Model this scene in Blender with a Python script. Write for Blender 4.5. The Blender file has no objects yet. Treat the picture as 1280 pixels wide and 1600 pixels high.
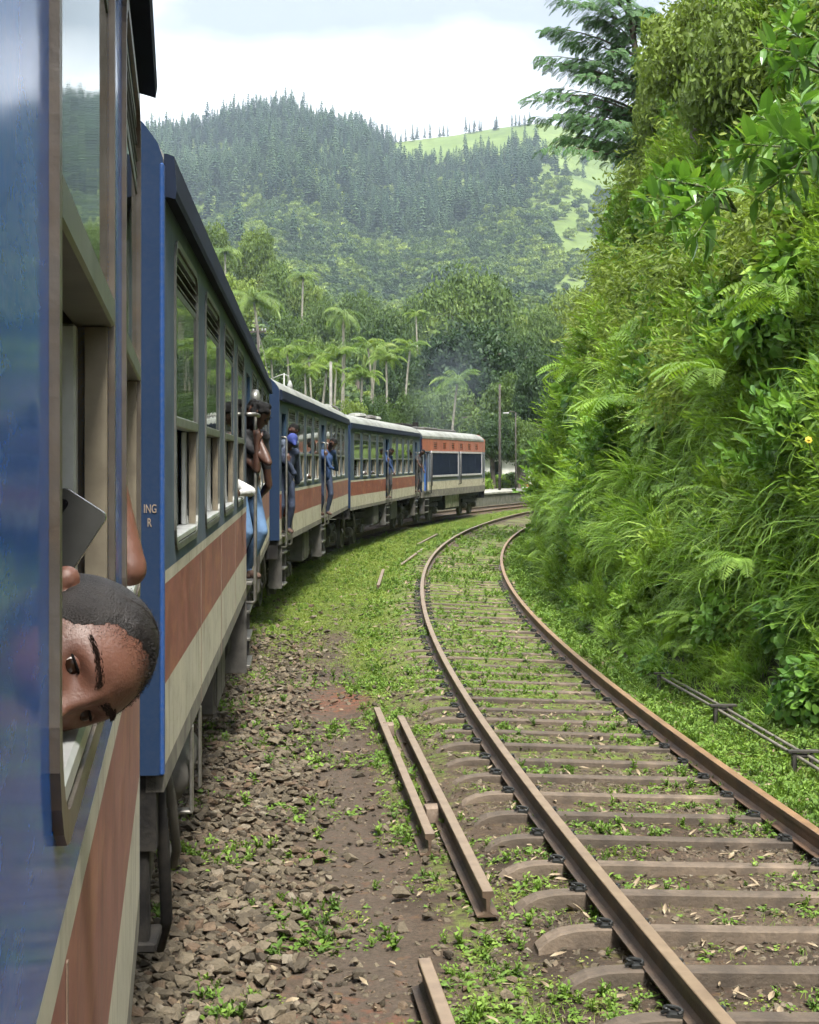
import bpy, bmesh, math, random
import numpy as np
from mathutils import Vector, Matrix, Euler

random.seed(7)
rng = np.random.default_rng(11)
scene = bpy.context.scene
C = scene.collection

# ------------------------------------------------------------------ camera
FPX, CAMZ, HORIZON = 2400.0, 2.45, 718.0
cam_data = bpy.data.cameras.new('camera')
cam = bpy.data.objects.new('camera', cam_data)
C.objects.link(cam)
cam.location = (0, 0, CAMZ)
cam.rotation_euler = (math.radians(90), 0, 0)
cam_data.sensor_fit = 'HORIZONTAL'
cam_data.sensor_width = 36.0
cam_data.lens = 36.0 * FPX / 1280.0
cam_data.shift_y = -(800.0 - HORIZON) / 1280.0
cam_data.clip_start = 0.05
cam_data.clip_end = 6000
scene.camera = cam

# ------------------------------------------------------------------ world: overcast sky
SUN_EL, SUN_AZ = math.radians(60), math.radians(163)   # azimuth clockwise from +Y
world = bpy.data.worlds.new('World')
scene.world = world
world.use_nodes = True
wn, wl = world.node_tree.nodes, world.node_tree.links
wn.clear()
w_out = wn.new('ShaderNodeOutputWorld')
w_bg = wn.new('ShaderNodeBackground')
sky = wn.new('ShaderNodeTexSky')
sky.sky_type = 'NISHITA'
sky.sun_disc = False
sky.sun_elevation = SUN_EL
sky.sun_rotation = SUN_AZ
w_bg.inputs['Strength'].default_value = 0.11
w_tc = wn.new('ShaderNodeTexCoord')
w_map = wn.new('ShaderNodeMapping')
w_map.inputs['Location'].default_value = (0.62, 0.35, 0.45)
w_map.inputs['Scale'].default_value = (1.0, 1.0, 2.2)
w_noise = wn.new('ShaderNodeTexNoise')
w_noise.inputs['Scale'].default_value = 3.4
w_noise.inputs['Detail'].default_value = 6
w_noise.inputs['Roughness'].default_value = 0.52
w_ramp = wn.new('ShaderNodeValToRGB')
w_ramp.color_ramp.elements[0].position = 0.38
w_ramp.color_ramp.elements[0].color = (0.56, 0.585, 0.63, 1)
w_ramp.color_ramp.elements[1].position = 0.62
w_ramp.color_ramp.elements[1].color = (1.78, 1.79, 1.81, 1)
w_mix = wn.new('ShaderNodeMixRGB')
w_mix.inputs['Fac'].default_value = 0.93
wl.new(w_tc.outputs['Generated'], w_map.inputs['Vector'])
wl.new(w_map.outputs['Vector'], w_noise.inputs['Vector'])
wl.new(w_noise.outputs['Fac'], w_ramp.inputs['Fac'])
wl.new(sky.outputs['Color'], w_mix.inputs['Color1'])
w_sep = wn.new('ShaderNodeSeparateXYZ'); wl.new(w_tc.outputs['Generated'], w_sep.inputs['Vector'])
w_el = wn.new('ShaderNodeMapRange')      # overcast sky: brighter towards the zenith
w_el.inputs['From Min'].default_value = 0.0; w_el.inputs['From Max'].default_value = 1.0; w_el.inputs['To Min'].default_value = 0.82; w_el.inputs['To Max'].default_value = 3.4
wl.new(w_sep.outputs['Z'], w_el.inputs['Value'])
w_mul = wn.new('ShaderNodeMixRGB'); w_mul.blend_type = 'MULTIPLY'; w_mul.inputs['Fac'].default_value = 1.0
wl.new(w_ramp.outputs['Color'], w_mul.inputs['Color1']); wl.new(w_el.outputs['Result'], w_mul.inputs['Color2'])
wl.new(w_mul.outputs['Color'], w_mix.inputs['Color2'])
wl.new(w_mix.outputs['Color'], w_bg.inputs['Color'])
wl.new(w_bg.outputs['Background'], w_out.inputs['Surface'])

# ------------------------------------------------------------------ sun (veiled by cloud)
sun_data = bpy.data.lights.new('sun', 'SUN')
sun_data.energy = 1.5
sun_data.angle = math.radians(14)
sun_data.color = (1.0, 0.96, 0.88)
sun = bpy.data.objects.new('sun', sun_data)
C.objects.link(sun)
_sd = Vector((math.sin(SUN_AZ) * math.cos(SUN_EL), math.cos(SUN_AZ) * math.cos(SUN_EL), math.sin(SUN_EL)))
sun.rotation_euler = _sd.to_track_quat('Z', 'Y').to_euler()
sun.location = (0, 0, 60)

vs = scene.view_settings
vs.view_transform = 'Standard'
vs.look = 'None'
vs.exposure = 2.8
vs.gamma = 1.0
vs.use_curve_mapping = False
cy = scene.cycles
cy.max_bounces = 4
cy.diffuse_bounces = 2
cy.glossy_bounces = 2
cy.transmission_bounces = 3
cy.volume_bounces = 0
cy.use_adaptive_sampling = True
cy.adaptive_threshold = 0.03
cy.adaptive_min_samples = 20
cy.transparent_max_bounces = 4
cy.caustics_reflective = False
cy.caustics_refractive = False

# ------------------------------------------------------------------ helpers
def tag(o, label=None, cat=None, group=None, kind=None):
    if label: o['label'] = label
    if cat: o['category'] = cat
    if group: o['group'] = group
    if kind: o['kind'] = kind
    return o

def empty(name, loc=(0, 0, 0), rz=0.0, parent=None):
    o = bpy.data.objects.new(name, None)
    C.objects.link(o)
    o.location = loc
    o.rotation_euler = (0, 0, rz)
    o.empty_display_size = 0.2
    if parent: o.parent = parent
    return o

def link_mesh(name, me, parent=None, loc=(0, 0, 0), rot=(0, 0, 0), scl=None):
    o = bpy.data.objects.new(name, me)
    C.objects.link(o)
    o.location = loc
    o.rotation_euler = rot
    if scl is not None: o.scale = scl if hasattr(scl, '__len__') else (scl,) * 3
    if parent: o.parent = parent
    return o

def copy_tree(o, parent=None):
    c = o.copy()
    C.objects.link(c)
    c.parent = parent
    for ch in o.children:
        copy_tree(ch, c)
    return c

class MB:
    """collects shapes into one mesh"""
    def __init__(self):
        self.v, self.f, self.m = [], [], []
    def add(self, vs, fs, mi=0, M=None):
        b = len(self.v)
        if M is not None:
            vs = [tuple(M @ Vector(p)) for p in vs]
        self.v.extend(tuple(p) for p in vs)
        self.f.extend(tuple(b + i for i in f) for f in fs)
        self.m.extend([mi] * len(fs))
        return self
    def box(self, a, b, mi=0, M=None):
        (x0, y0, z0), (x1, y1, z1) = a, b
        x0, x1 = min(x0, x1), max(x0, x1); y0, y1 = min(y0, y1), max(y0, y1); z0, z1 = min(z0, z1), max(z0, z1)
        return self.add([(x0,y0,z0),(x1,y0,z0),(x1,y1,z0),(x0,y1,z0),(x0,y0,z1),(x1,y0,z1),(x1,y1,z1),(x0,y1,z1)],
                        [(0,3,2,1),(4,5,6,7),(0,1,5,4),(1,2,6,5),(2,3,7,6),(3,0,4,7)], mi, M)
    def bbox(self, a, b, c=0.01, mi=0, M=None):
        """box with chamfered edges"""
        (x0, y0, z0), (x1, y1, z1) = [tuple(map(min, a, b)), tuple(map(max, a, b))]
        bm = bmesh.new()
        bmesh.ops.create_cube(bm, size=1)
        for v in bm.verts:
            v.co = ((x0+x1)/2 + v.co.x*(x1-x0), (y0+y1)/2 + v.co.y*(y1-y0), (z0+z1)/2 + v.co.z*(z1-z0))
        bmesh.ops.bevel(bm, geom=bm.edges[:], offset=c, segments=1, affect='EDGES')
        bm.verts.index_update()
        self.add([v.co[:] for v in bm.verts], [[v.index for v in f.verts] for f in bm.faces], mi, M)
        bm.free()
        return self
    def tube(self, pts, r, n=8, mi=0, cap=True, M=None):
        pts = [Vector(p) for p in pts]
        k = len(pts)
        rs = r if hasattr(r, '__len__') else [r] * k
        vs, fs = [], []
        up = Vector((0, 0, 1))
        t0 = (pts[1] - pts[0]).normalized()
        if abs(t0.dot(up)) > 0.95: up = Vector((1, 0, 0))
        nrm = (up - t0 * up.dot(t0)).normalized()
        for i in range(k):
            t = (pts[min(i+1, k-1)] - pts[max(i-1, 0)]).normalized()
            nrm = (nrm - t * nrm.dot(t))
            nrm = nrm.normalized() if nrm.length > 1e-6 else t.orthogonal().normalized()
            bn = t.cross(nrm)
            for j in range(n):
                a = 2 * math.pi * j / n
                vs.append(tuple(pts[i] + (nrm * math.cos(a) + bn * math.sin(a)) * rs[i]))
        for i in range(k - 1):
            for j in range(n):
                fs.append((i*n + j, i*n + (j+1) % n, (i+1)*n + (j+1) % n, (i+1)*n + j))
        if cap:
            fs.append(tuple(range(n))[::-1]); fs.append(tuple((k-1)*n + j for j in range(n)))
        return self.add(vs, fs, mi, M)
    def loft(self, rings, mi=0, closed=True, cap=True, M=None):
        n = len(rings[0]); vs = [p for r in rings for p in r]; fs = []
        for i in range(len(rings) - 1):
            for j in range(n if closed else n - 1):
                fs.append((i*n + j, i*n + (j+1) % n, (i+1)*n + (j+1) % n, (i+1)*n + j))
        if cap:
            fs.append(tuple(range(n))[::-1]); fs.append(tuple((len(rings)-1)*n + j for j in range(n)))
        return self.add(vs, fs, mi, M)
    def sphere(self, c, r, nu=16, nv=10, mi=0, M=None):
        r = r if hasattr(r, '__len__') else (r, r, r)
        vs, fs = [], []
        for i in range(nv + 1):
            th = math.pi * i / nv
            for j in range(nu):
                ph = 2 * math.pi * j / nu
                vs.append((c[0] + r[0]*math.sin(th)*math.cos(ph), c[1] + r[1]*math.sin(th)*math.sin(ph), c[2] + r[2]*math.cos(th)))
        for i in range(nv):
            for j in range(nu):
                fs.append((i*nu + j, (i+1)*nu + j, (i+1)*nu + (j+1) % nu, i*nu + (j+1) % nu))
        return self.add(vs, fs, mi, M)
    def mesh(self, name, mats, smooth=False):
        me = bpy.data.meshes.new(name)
        me.from_pydata(self.v, [], self.f)
        mats = mats if isinstance(mats, (list, tuple)) else [mats]
        for m in mats: me.materials.append(m)
        if len(mats) > 1: me.polygons.foreach_set('material_index', self.m)
        if smooth: me.polygons.foreach_set('use_smooth', [True] * len(me.polygons))
        me.update()
        return me
    def build(self, name, mats, parent=None, loc=(0, 0, 0), rot=(0, 0, 0), smooth=False):
        return link_mesh(name, self.mesh(name, mats, smooth), parent, loc, rot)

class NB:
    """numpy collector for foliage"""
    def __init__(self):
        self.v, self.f, self.n = [], [], 0
    def add(self, v, f):
        self.v.append(np.asarray(v, float)); self.f.extend([tuple(i + self.n for i in q) for q in f]); self.n += len(v)
    def mesh(self, name, mat, smooth=False):
        me = bpy.data.meshes.new(name)
        me.from_pydata(np.concatenate(self.v).tolist(), [], self.f)
        me.materials.append(mat)
        if smooth: me.polygons.foreach_set('use_smooth', [True] * len(me.polygons))
        me.update()
        return me

def hash2(ix, iy, seed):
    n = (ix.astype(np.int64) * 374761393 + iy.astype(np.int64) * 668265263 + seed * 2147483647) & 0xffffffff
    n = ((n ^ (n >> 13)) * 1274126177) & 0xffffffff
    return ((n ^ (n >> 16)) & 0xffff) / 65535.0

def vnoise(x, y, seed=0):
    x = np.asarray(x, float); y = np.asarray(y, float)
    ix, iy = np.floor(x), np.floor(y)
    fx, fy = x - ix, y - iy
    fx = fx * fx * (3 - 2 * fx); fy = fy * fy * (3 - 2 * fy)
    a, b = hash2(ix, iy, seed), hash2(ix + 1, iy, seed)
    c, d = hash2(ix, iy + 1, seed), hash2(ix + 1, iy + 1, seed)
    return (a * (1 - fx) + b * fx) * (1 - fy) + (c * (1 - fx) + d * fx) * fy

def fbm(x, y, oct=4, seed=0):
    s, a, t = 0.0, 1.0, 0.0
    for o in range(oct):
        s = s + a * vnoise(np.asarray(x) * 2**o + 17.3 * o, np.asarray(y) * 2**o + 9.1 * o, seed + o); t += a; a *= 0.5
    return s / t

def sstep(a, b, x):
    t = np.clip((x - a) / (b - a), 0, 1)
    return t * t * (3 - 2 * t)

def at(u, v, t):
    """world point seen at photo pixel (u, v) at depth t"""
    return Vector(((u - 640) / FPX * t, t, CAMZ + (HORIZON - v) / FPX * t))

def grid_mesh(name, X, Y, Z, mat, attrs=None, smooth=True):
    h, w = X.shape
    v = np.stack([X, Y, Z], -1).reshape(-1, 3)
    i = np.arange(h * w).reshape(h, w)
    q = np.stack([i[:-1, :-1], i[:-1, 1:], i[1:, 1:], i[1:, :-1]], -1).reshape(-1, 4)
    me = bpy.data.meshes.new(name)
    me.vertices.add(len(v)); me.vertices.foreach_set('co', v.ravel())
    me.loops.add(q.size); me.loops.foreach_set('vertex_index', q.ravel())
    me.polygons.add(len(q))
    me.polygons.foreach_set('loop_start', np.arange(0, q.size, 4))
    me.update(calc_edges=True)
    if smooth: me.polygons.foreach_set('use_smooth', np.ones(len(q), bool))
    for k, a in (attrs or {}).items():
        at_ = me.attributes.new(k, 'FLOAT', 'POINT'); at_.data.foreach_set('value', np.asarray(a, float).ravel())
    me.materials.append(mat)
    return me

# basis -> euler, vectorised
def euler_from(zdir, spin, xref=None):
    z = zdir / np.linalg.norm(zdir, axis=1, keepdims=True)
    ref = np.where(np.abs(z[:, 2:3]) > 0.9, np.array([[1.0, 0, 0]]), np.array([[0, 0, 1.0]]))
    x = np.cross(ref, z); x /= np.linalg.norm(x, axis=1, keepdims=True)
    y = np.cross(z, x)
    c, s = np.cos(spin)[:, None], np.sin(spin)[:, None]
    X = x * c + y * s; Y = np.cross(z, X)
    return np.stack([np.arctan2(Y[:, 2], z[:, 2]), np.arcsin(np.clip(-X[:, 2], -1, 1)), np.arctan2(X[:, 1], X[:, 0])], -1)

def scatter(name, protos, pts, rot, scl, idx, label=None, kind='stuff', parent=None):
    """one object whose points carry instances of the prototype meshes"""
    pts = np.asarray(pts, float)
    me = bpy.data.meshes.new(name)
    me.vertices.add(len(pts)); me.vertices.foreach_set('co', pts.ravel())
    a = me.attributes.new('rot', 'FLOAT_VECTOR', 'POINT'); a.data.foreach_set('vector', np.asarray(rot, float).ravel())
    a = me.attributes.new('scl', 'FLOAT', 'POINT'); a.data.foreach_set('value', np.asarray(scl, float).ravel())
    a = me.attributes.new('idx', 'INT', 'POINT'); a.data.foreach_set('value', np.asarray(idx, np.int32).ravel())
    me.update()
    o = link_mesh(name, me, parent)
    ng = bpy.data.node_groups.new('scatter_' + name, 'GeometryNodeTree')
    ng.interface.new_socket('Geometry', in_out='INPUT', socket_type='NodeSocketGeometry')
    ng.interface.new_socket('Geometry', in_out='OUTPUT', socket_type='NodeSocketGeometry')
    N, Lk = ng.nodes, ng.links
    gi, go = N.new('NodeGroupInput'), N.new('NodeGroupOutput')
    jn = N.new('GeometryNodeJoinGeometry')
    def attr(nm, dt):
        n = N.new('GeometryNodeInputNamedAttribute'); n.data_type = dt; n.inputs['Name'].default_value = nm
        return n.outputs['Attribute']
    r_, s_, i_ = attr('rot', 'FLOAT_VECTOR'), attr('scl', 'FLOAT'), attr('idx', 'INT')
    for k, p in enumerate(protos):
        oi = N.new('GeometryNodeObjectInfo'); oi.inputs['Object'].default_value = p; oi.inputs['As Instance'].default_value = True
        cp = N.new('FunctionNodeCompare'); cp.data_type = 'INT'; cp.operation = 'EQUAL'
        Lk.new(i_, cp.inputs[2]); cp.inputs[3].default_value = k
        ip = N.new('GeometryNodeInstanceOnPoints')
        Lk.new(gi.outputs[0], ip.inputs['Points']); Lk.new(cp.outputs['Result'], ip.inputs['Selection'])
        Lk.new(oi.outputs['Geometry'], ip.inputs['Instance'])
        Lk.new(r_, ip.inputs['Rotation']); Lk.new(s_, ip.inputs['Scale'])
        Lk.new(ip.outputs['Instances'], jn.inputs['Geometry'])
    Lk.new(jn.outputs['Geometry'], go.inputs[0])
    md = o.modifiers.new('scatter', 'NODES'); md.node_group = ng
    tag(o, label, None, None, kind)
    return o

def proto(name, me):
    return bpy.data.objects.new(name, me)      # source mesh of a scatter, not part of the scene

# ------------------------------------------------------------------ materials
def new_mat(name):
    m = bpy.data.materials.new(name); m.use_nodes = True
    nt = m.node_tree; nt.nodes.clear()
    out = nt.nodes.new('ShaderNodeOutputMaterial')
    return m, nt.nodes, nt.links, out

def noise_node(N, L, coord, scale, detail=4, rough=0.55, dist=0.0):
    n = N.new('ShaderNodeTexNoise'); n.inputs['Scale'].default_value = scale
    n.inputs['Detail'].default_value = detail; n.inputs['Roughness'].default_value = rough; n.inputs['Distortion'].default_value = dist
    L.new(coord, n.inputs['Vector'])
    return n

def ramp_node(N, L, fac, stops):
    r = N.new('ShaderNodeValToRGB')
    e = r.color_ramp.elements
    while len(e) < len(stops): e.new(0.5)
    for k, (p, c) in enumerate(stops):
        e[k].position = p; e[k].color = (*c, 1) if len(c) == 3 else c
    L.new(fac, r.inputs['Fac'])
    return r

def mix_rgb(N, L, fac, a, b, mode='MIX'):
    m = N.new('ShaderNodeMixRGB'); m.blend_type = mode
    for s, x in ((m.inputs['Fac'], fac), (m.inputs['Color1'], a), (m.inputs['Color2'], b)):
        if isinstance(x, (int, float)): s.default_value = x
        elif isinstance(x, tuple): s.default_value = (*x, 1)[:4]
        else: L.new(x, s)
    return m.outputs['Color']

def pm(name, c1, c2=None, rough=0.6, metal=0.0, scale=6.0, bump=0.0, bscale=None, coat=0.0, spec=0.5, stretch=None, lo=0.35, hi=0.65, rvar=0.0, dirt=None, dirt_amt=0.0, dirt_scale=3.0, objvar=0.0):
    """principled with two-tone noise colour, optional dirt blotches and bump"""
    m, N, L, out = new_mat(name)
    b = N.new('ShaderNodeBsdfPrincipled')
    tc = N.new('ShaderNodeTexCoord'); co = tc.outputs['Object']
    if stretch:
        mp = N.new('ShaderNodeMapping'); mp.inputs['Scale'].default_value = stretch; L.new(co, mp.inputs['Vector']); co = mp.outputs['Vector']
    if c2 is None: c2 = tuple(x * 0.72 for x in c1)
    n = noise_node(N, L, co, scale, 6, 0.6)
    col = ramp_node(N, L, n.outputs['Fac'], [(lo, c2), (hi, c1)]).outputs['Color']
    if dirt:
        nd = noise_node(N, L, co, dirt_scale, 8, 0.68)
        rd = ramp_node(N, L, nd.outputs['Fac'], [(0.46, (0, 0, 0)), (0.64, (dirt_amt,) * 3)])
        col = mix_rgb(N, L, rd.outputs['Color'], col, dirt)
    if objvar:       # each piece a little lighter or darker than the next
        oi = N.new('ShaderNodeObjectInfo'); ov = N.new('ShaderNodeMapRange'); ov.inputs['To Min'].default_value = 1 - objvar; ov.inputs['To Max'].default_value = 1 + objvar * 0.6
        L.new(oi.outputs['Random'], ov.inputs['Value']); col = mix_rgb(N, L, 1.0, col, ov.outputs['Result'], 'MULTIPLY')
    L.new(col, b.inputs['Base Color'])
    b.inputs['Roughness'].default_value = rough
    if rvar:
        mr = N.new('ShaderNodeMapRange'); mr.inputs['To Min'].default_value = max(0, rough - rvar); mr.inputs['To Max'].default_value = rough + rvar
        n3 = noise_node(N, L, co, scale * 2.3, 5, 0.6); L.new(n3.outputs['Fac'], mr.inputs['Value']); L.new(mr.outputs['Result'], b.inputs['Roughness'])
    b.inputs['Metallic'].default_value = metal
    b.inputs['Specular IOR Level'].default_value = spec
    if coat:
        b.inputs['Coat Weight'].default_value = coat; b.inputs['Coat Roughness'].default_value = 0.06
    if bump:
        nb = noise_node(N, L, co, bscale or scale * 4, 5, 0.6)
        bp_ = N.new('ShaderNodeBump'); bp_.inputs['Strength'].default_value = bump; bp_.inputs['Distance'].default_value = 0.02
        L.new(nb.outputs['Fac'], bp_.inputs['Height']); L.new(bp_.outputs['Normal'], b.inputs['Normal'])
    L.new(b.outputs['BSDF'], out.inputs['Surface'])
    return m

def leafmat(name, c1, c2, c3=None, trans=0.3, rough=0.55, scale=0.6, spec=0.22):
    """foliage: colour varies from instance to instance and in patches; part of the light passes through"""
    m, N, L, out = new_mat(name)
    oi = N.new('ShaderNodeObjectInfo')
    geo = N.new('ShaderNodeNewGeometry')
    n = noise_node(N, L, geo.outputs['Position'], scale, 3, 0.5)
    ad = N.new('ShaderNodeMath'); ad.operation = 'MULTIPLY_ADD'; ad.inputs[1].default_value = 0.55
    L.new(oi.outputs['Random'], ad.inputs[0])
    sb = N.new('ShaderNodeMath'); sb.operation = 'MULTIPLY_ADD'; sb.inputs[1].default_value = 1.1; sb.inputs[2].default_value = -0.33
    L.new(n.outputs['Fac'], sb.inputs[0]); L.new(sb.outputs['Value'], ad.inputs[2])
    stops = [(0.1, c1), (0.75, c2)] + ([(0.97, c3)] if c3 else [])
    rp = ramp_node(N, L, ad.outputs['Value'], stops)
    ri = N.new('ShaderNodeMath'); ri.operation = 'MULTIPLY_ADD'; ri.inputs[1].default_value = 0.5; ri.inputs[2].default_value = 0.75
    L.new(geo.outputs['Random Per Island'], ri.inputs[0])
    col = mix_rgb(N, L, 1.0, rp.outputs['Color'], ri.outputs['Value'], 'MULTIPLY')
    b = N.new('ShaderNodeBsdfPrincipled')
    L.new(col, b.inputs['Base Color']); b.inputs['Roughness'].default_value = rough; b.inputs['Specular IOR Level'].default_value = spec
    tr = N.new('ShaderNodeBsdfTranslucent')
    tcol = mix_rgb(N, L, 1.0, col, (1.25, 1.3, 0.55), 'MULTIPLY'); L.new(tcol, tr.inputs['Color'])
    ms = N.new('ShaderNodeMixShader'); ms.inputs['Fac'].default_value = trans
    L.new(b.outputs['BSDF'], ms.inputs[1]); L.new(tr.outputs['BSDF'], ms.inputs[2])
    L.new(ms.outputs['Shader'], out.inputs['Surface'])
    return m
# ================================================================== setting: ground, bank, hills
CX, CY = 189.86, 27.6           # centre of the curve both tracks follow
R_LEFT, R_RIGHT = 189.63, 187.87
R_MID = 188.75
R_TRAIN = 194.35

def on_curve(rho, a, z=0.0):
    return Vector((CX - rho * math.cos(a), CY + rho * math.sin(a), z))

def ang(depth, rho=R_MID):
    return math.asin((depth - CY) / rho)

def soil_mat():
    m, N, L, out = new_mat('trackside_soil')
    b = N.new('ShaderNodeBsdfPrincipled'); tc = N.new('ShaderNodeTexCoord'); co = tc.outputs['Object']
    n1 = noise_node(N, L, co, 1.7, 7, 0.62); n2 = noise_node(N, L, co, 38, 6, 0.7); n3 = noise_node(N, L, co, 9, 6, 0.65)
    soil = ramp_node(N, L, n1.outputs['Fac'], [(0.3, (0.026, 0.0185, 0.012)), (0.5, (0.052, 0.037, 0.025)), (0.72, (0.092, 0.068, 0.048))]).outputs['Color']
    fine = ramp_node(N, L, n2.outputs['Fac'], [(0.3, (0.45, 0.45, 0.45)), (0.7, (1.5, 1.45, 1.4))]).outputs['Color']
    soil = mix_rgb(N, L, 0.9, soil, fine, 'MULTIPLY')
    def attr(nm):
        a = N.new('ShaderNodeAttribute'); a.attribute_name = nm; return a.outputs['Fac']
    def broken(fac, nz, w=0.22):
        s = N.new('ShaderNodeMath'); s.operation = 'SUBTRACT'; L.new(nz, s.inputs[0]); s.inputs[1].default_value = 0.5
        k = N.new('ShaderNodeMath'); k.operation = 'MULTIPLY_ADD'; L.new(s.outputs[0], k.inputs[0]); k.inputs[1].default_value = 2.2; L.new(fac, k.inputs[2])
        r = N.new('ShaderNodeMapRange'); L.new(k.outputs[0], r.inputs['Value']); r.inputs['From Min'].default_value = 0.5 - w; r.inputs['From Max'].default_value = 0.5 + w
        return r.outputs['Result']
    path = mix_rgb(N, L, 0.75, (0.068, 0.053, 0.04), fine, 'MULTIPLY')
    col = mix_rgb(N, L, broken(attr('path'), n3.outputs['Fac'], 0.35), soil, path)
    col = mix_rgb(N, L, broken(attr('red'), n3.outputs['Fac'], 0.35), col, (0.16, 0.055, 0.028))
    n4 = noise_node(N, L, co, 14, 6, 0.7)
    mosscol = ramp_node(N, L, n4.outputs['Fac'], [(0.28, (0.042, 0.056, 0.013)), (0.5, (0.088, 0.112, 0.023)), (0.72, (0.15, 0.175, 0.04))]).outputs['Color']
    col = mix_rgb(N, L, broken(attr('moss'), n3.outputs['Fac']), col, mosscol)
    L.new(col, b.inputs['Base Color']); b.inputs['Roughness'].default_value = 0.9; b.inputs['Specular IOR Level'].default_value = 0.25
    bp_ = N.new('ShaderNodeBump'); bp_.inputs['Strength'].default_value = 0.7; bp_.inputs['Distance'].default_value = 0.02
    ad = N.new('ShaderNodeMath'); ad.operation = 'ADD'; L.new(n2.outputs['Fac'], ad.inputs[0]); L.new(n4.outputs['Fac'], ad.inputs[1])
    L.new(ad.outputs[0], bp_.inputs['Height']); L.new(bp_.outputs['Normal'], b.inputs['Normal'])
    L.new(b.outputs['BSDF'], out.inputs['Surface'])
    return m

def moss_amount(rho, y):
    """how green the ground is, by place"""
    n = fbm(rho * 0.9, y * 0.55, 4, 3)
    left = sstep(13, 27, y + 6 * (n - 0.5)) * 0.85 + 0.12
    path_strip = np.exp(-((rho - 191.08) / 0.4) ** 2) * (1 - sstep(24, 34, y))
    left = left - 0.5 * path_strip
    between = 0.02 + 0.88 * sstep(9, 22, y)
    edge = 0.55 + 0.3 * sstep(8, 20, y)
    m = np.where(rho > 190.2, left, np.where(rho > 187.3, between, edge + 0.2))
    weedstrip = np.exp(-((rho - 190.45) / 0.2) ** 2) * 0.35
    under = sstep(192.6, 193.4, rho) * (1 - sstep(196, 197, rho)) * (1 - sstep(76, 82, y))
    stones = sstep(191.3, 191.6, rho) * (1 - sstep(17, 26, y)) * 0.45
    return np.clip(m + weedstrip * (rho > 190.1) + (n - 0.5) * 0.7 - under * 0.7 - stones, 0, 1)

def ground_z(rho, y):
    n = fbm(rho * 2.5, y * 2.5, 4, 21) - 0.5
    n2 = fbm(rho * 0.4, y * 0.4, 3, 5) - 0.5
    bed = sstep(187.0, 187.5, rho) * (1 - sstep(189.9, 190.35, rho))
    far = sstep(10, 24, y)
    z = -0.275 + 0.05 * n + 0.06 * n2 + bed * (0.048 + 0.048 * far)
    z = z + np.where(rho < 189.63, (rho - 189.63) * 0.035, 0)
    z = z - 0.05 * np.exp(-((rho - 191.1) / 0.5) ** 2)
    z = z + 0.06 * sstep(191.4, 192.4, rho) * (1 - sstep(196, 197.5, rho))
    z = z + sstep(187.2, 186.2, rho) * 0.25
    z = z - sstep(197, 200, rho) * 0.3 - 0.0028 * np.maximum(0, y - 6) * sstep(190.6, 192.6, rho)
    return z

SOIL = soil_mat()
_rho = np.concatenate([np.arange(183.0, 186.6, 0.2), np.arange(186.6, 194.0, 0.07), np.arange(194.0, 203.0, 0.3)])
_al = np.concatenate([np.arange(ang(-14), ang(30), 0.0006), np.arange(ang(30), ang(70), 0.0012), np.arange(ang(70), ang(125), 0.004)])
RH, AL = np.meshgrid(_rho, _al)
GX, GY = CX - RH * np.cos(AL), CY + RH * np.sin(AL)
GZ = ground_z(RH, GY)
_path = np.exp(-((RH - 191.08) / 0.42) ** 2) * (1 - sstep(17, 30, GY)) * 0.9
_red = np.exp(-((GX + 0.75) / 0.45) ** 2 - ((GY - 17.6) / 1.1) ** 2) * 0.5 + np.exp(-((GX + 0.25) / 0.3) ** 2 - ((GY - 7.0) / 0.7) ** 2) * 0.6
ground = link_mesh('ground', grid_mesh('ground', GX, GY, GZ, SOIL, {'moss': moss_amount(RH, GY), 'path': _path, 'red': _red}))
tag(ground, 'trackside ground of brown soil, gravel and green moss beside the train', None, None, 'structure')

# --- steep overgrown bank on the inside of the curve
BANK_H = np.array([-0.3, 0.0, 0.4, 1.5, 3.0, 5.0, 8.0, 12.0, 16.0, 20.0, 26.0, 30.0, 33.0])
BANK_R = np.array([187.0, 186.75, 186.4, 185.7, 184.95, 184.1, 182.8, 181.1, 179.5, 177.8, 174.0, 168.0, 150.0])
SOIL_BANK = pm('bank_earth', (0.05, 0.06, 0.02), (0.025, 0.03, 0.012), rough=0.95, scale=1.2, bump=0.5)
def bank_point(al, h):
    """bank surface with its lumps: position and outward normal"""
    r = np.interp(h, BANK_H, BANK_R)
    s = al * 186.0
    lump = (fbm(s * 0.16, h * 0.2, 3, 40) - 0.5) * 2.6 * sstep(0.3, 4.0, h) + (fbm(s * 0.5, h * 0.5, 3, 44) - 0.5) * 1.0 * sstep(0.2, 1.5, h)
    dep = CY + 186.0 * np.sin(al)
    r = r - 0.6 * sstep(20, 14, dep) * (1 - sstep(0.8, 2.5, h))
    return r + lump
_hh = np.concatenate([np.arange(-0.3, 3, 0.3), np.arange(3, 33.01, 0.75)])
_ba = np.arange(ang(-14, 186), ang(105, 186), 0.004)
HH, BA = np.meshgrid(_hh, _ba)
BR = bank_point(BA, HH)
bank = link_mesh('embankment', grid_mesh('embankment', CX - BR * np.cos(BA), CY + BR * np.sin(BA), HH, SOIL_BANK))
tag(bank, 'steep earth bank rising beside the empty track, hidden under plants', None, None, 'structure')

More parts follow.
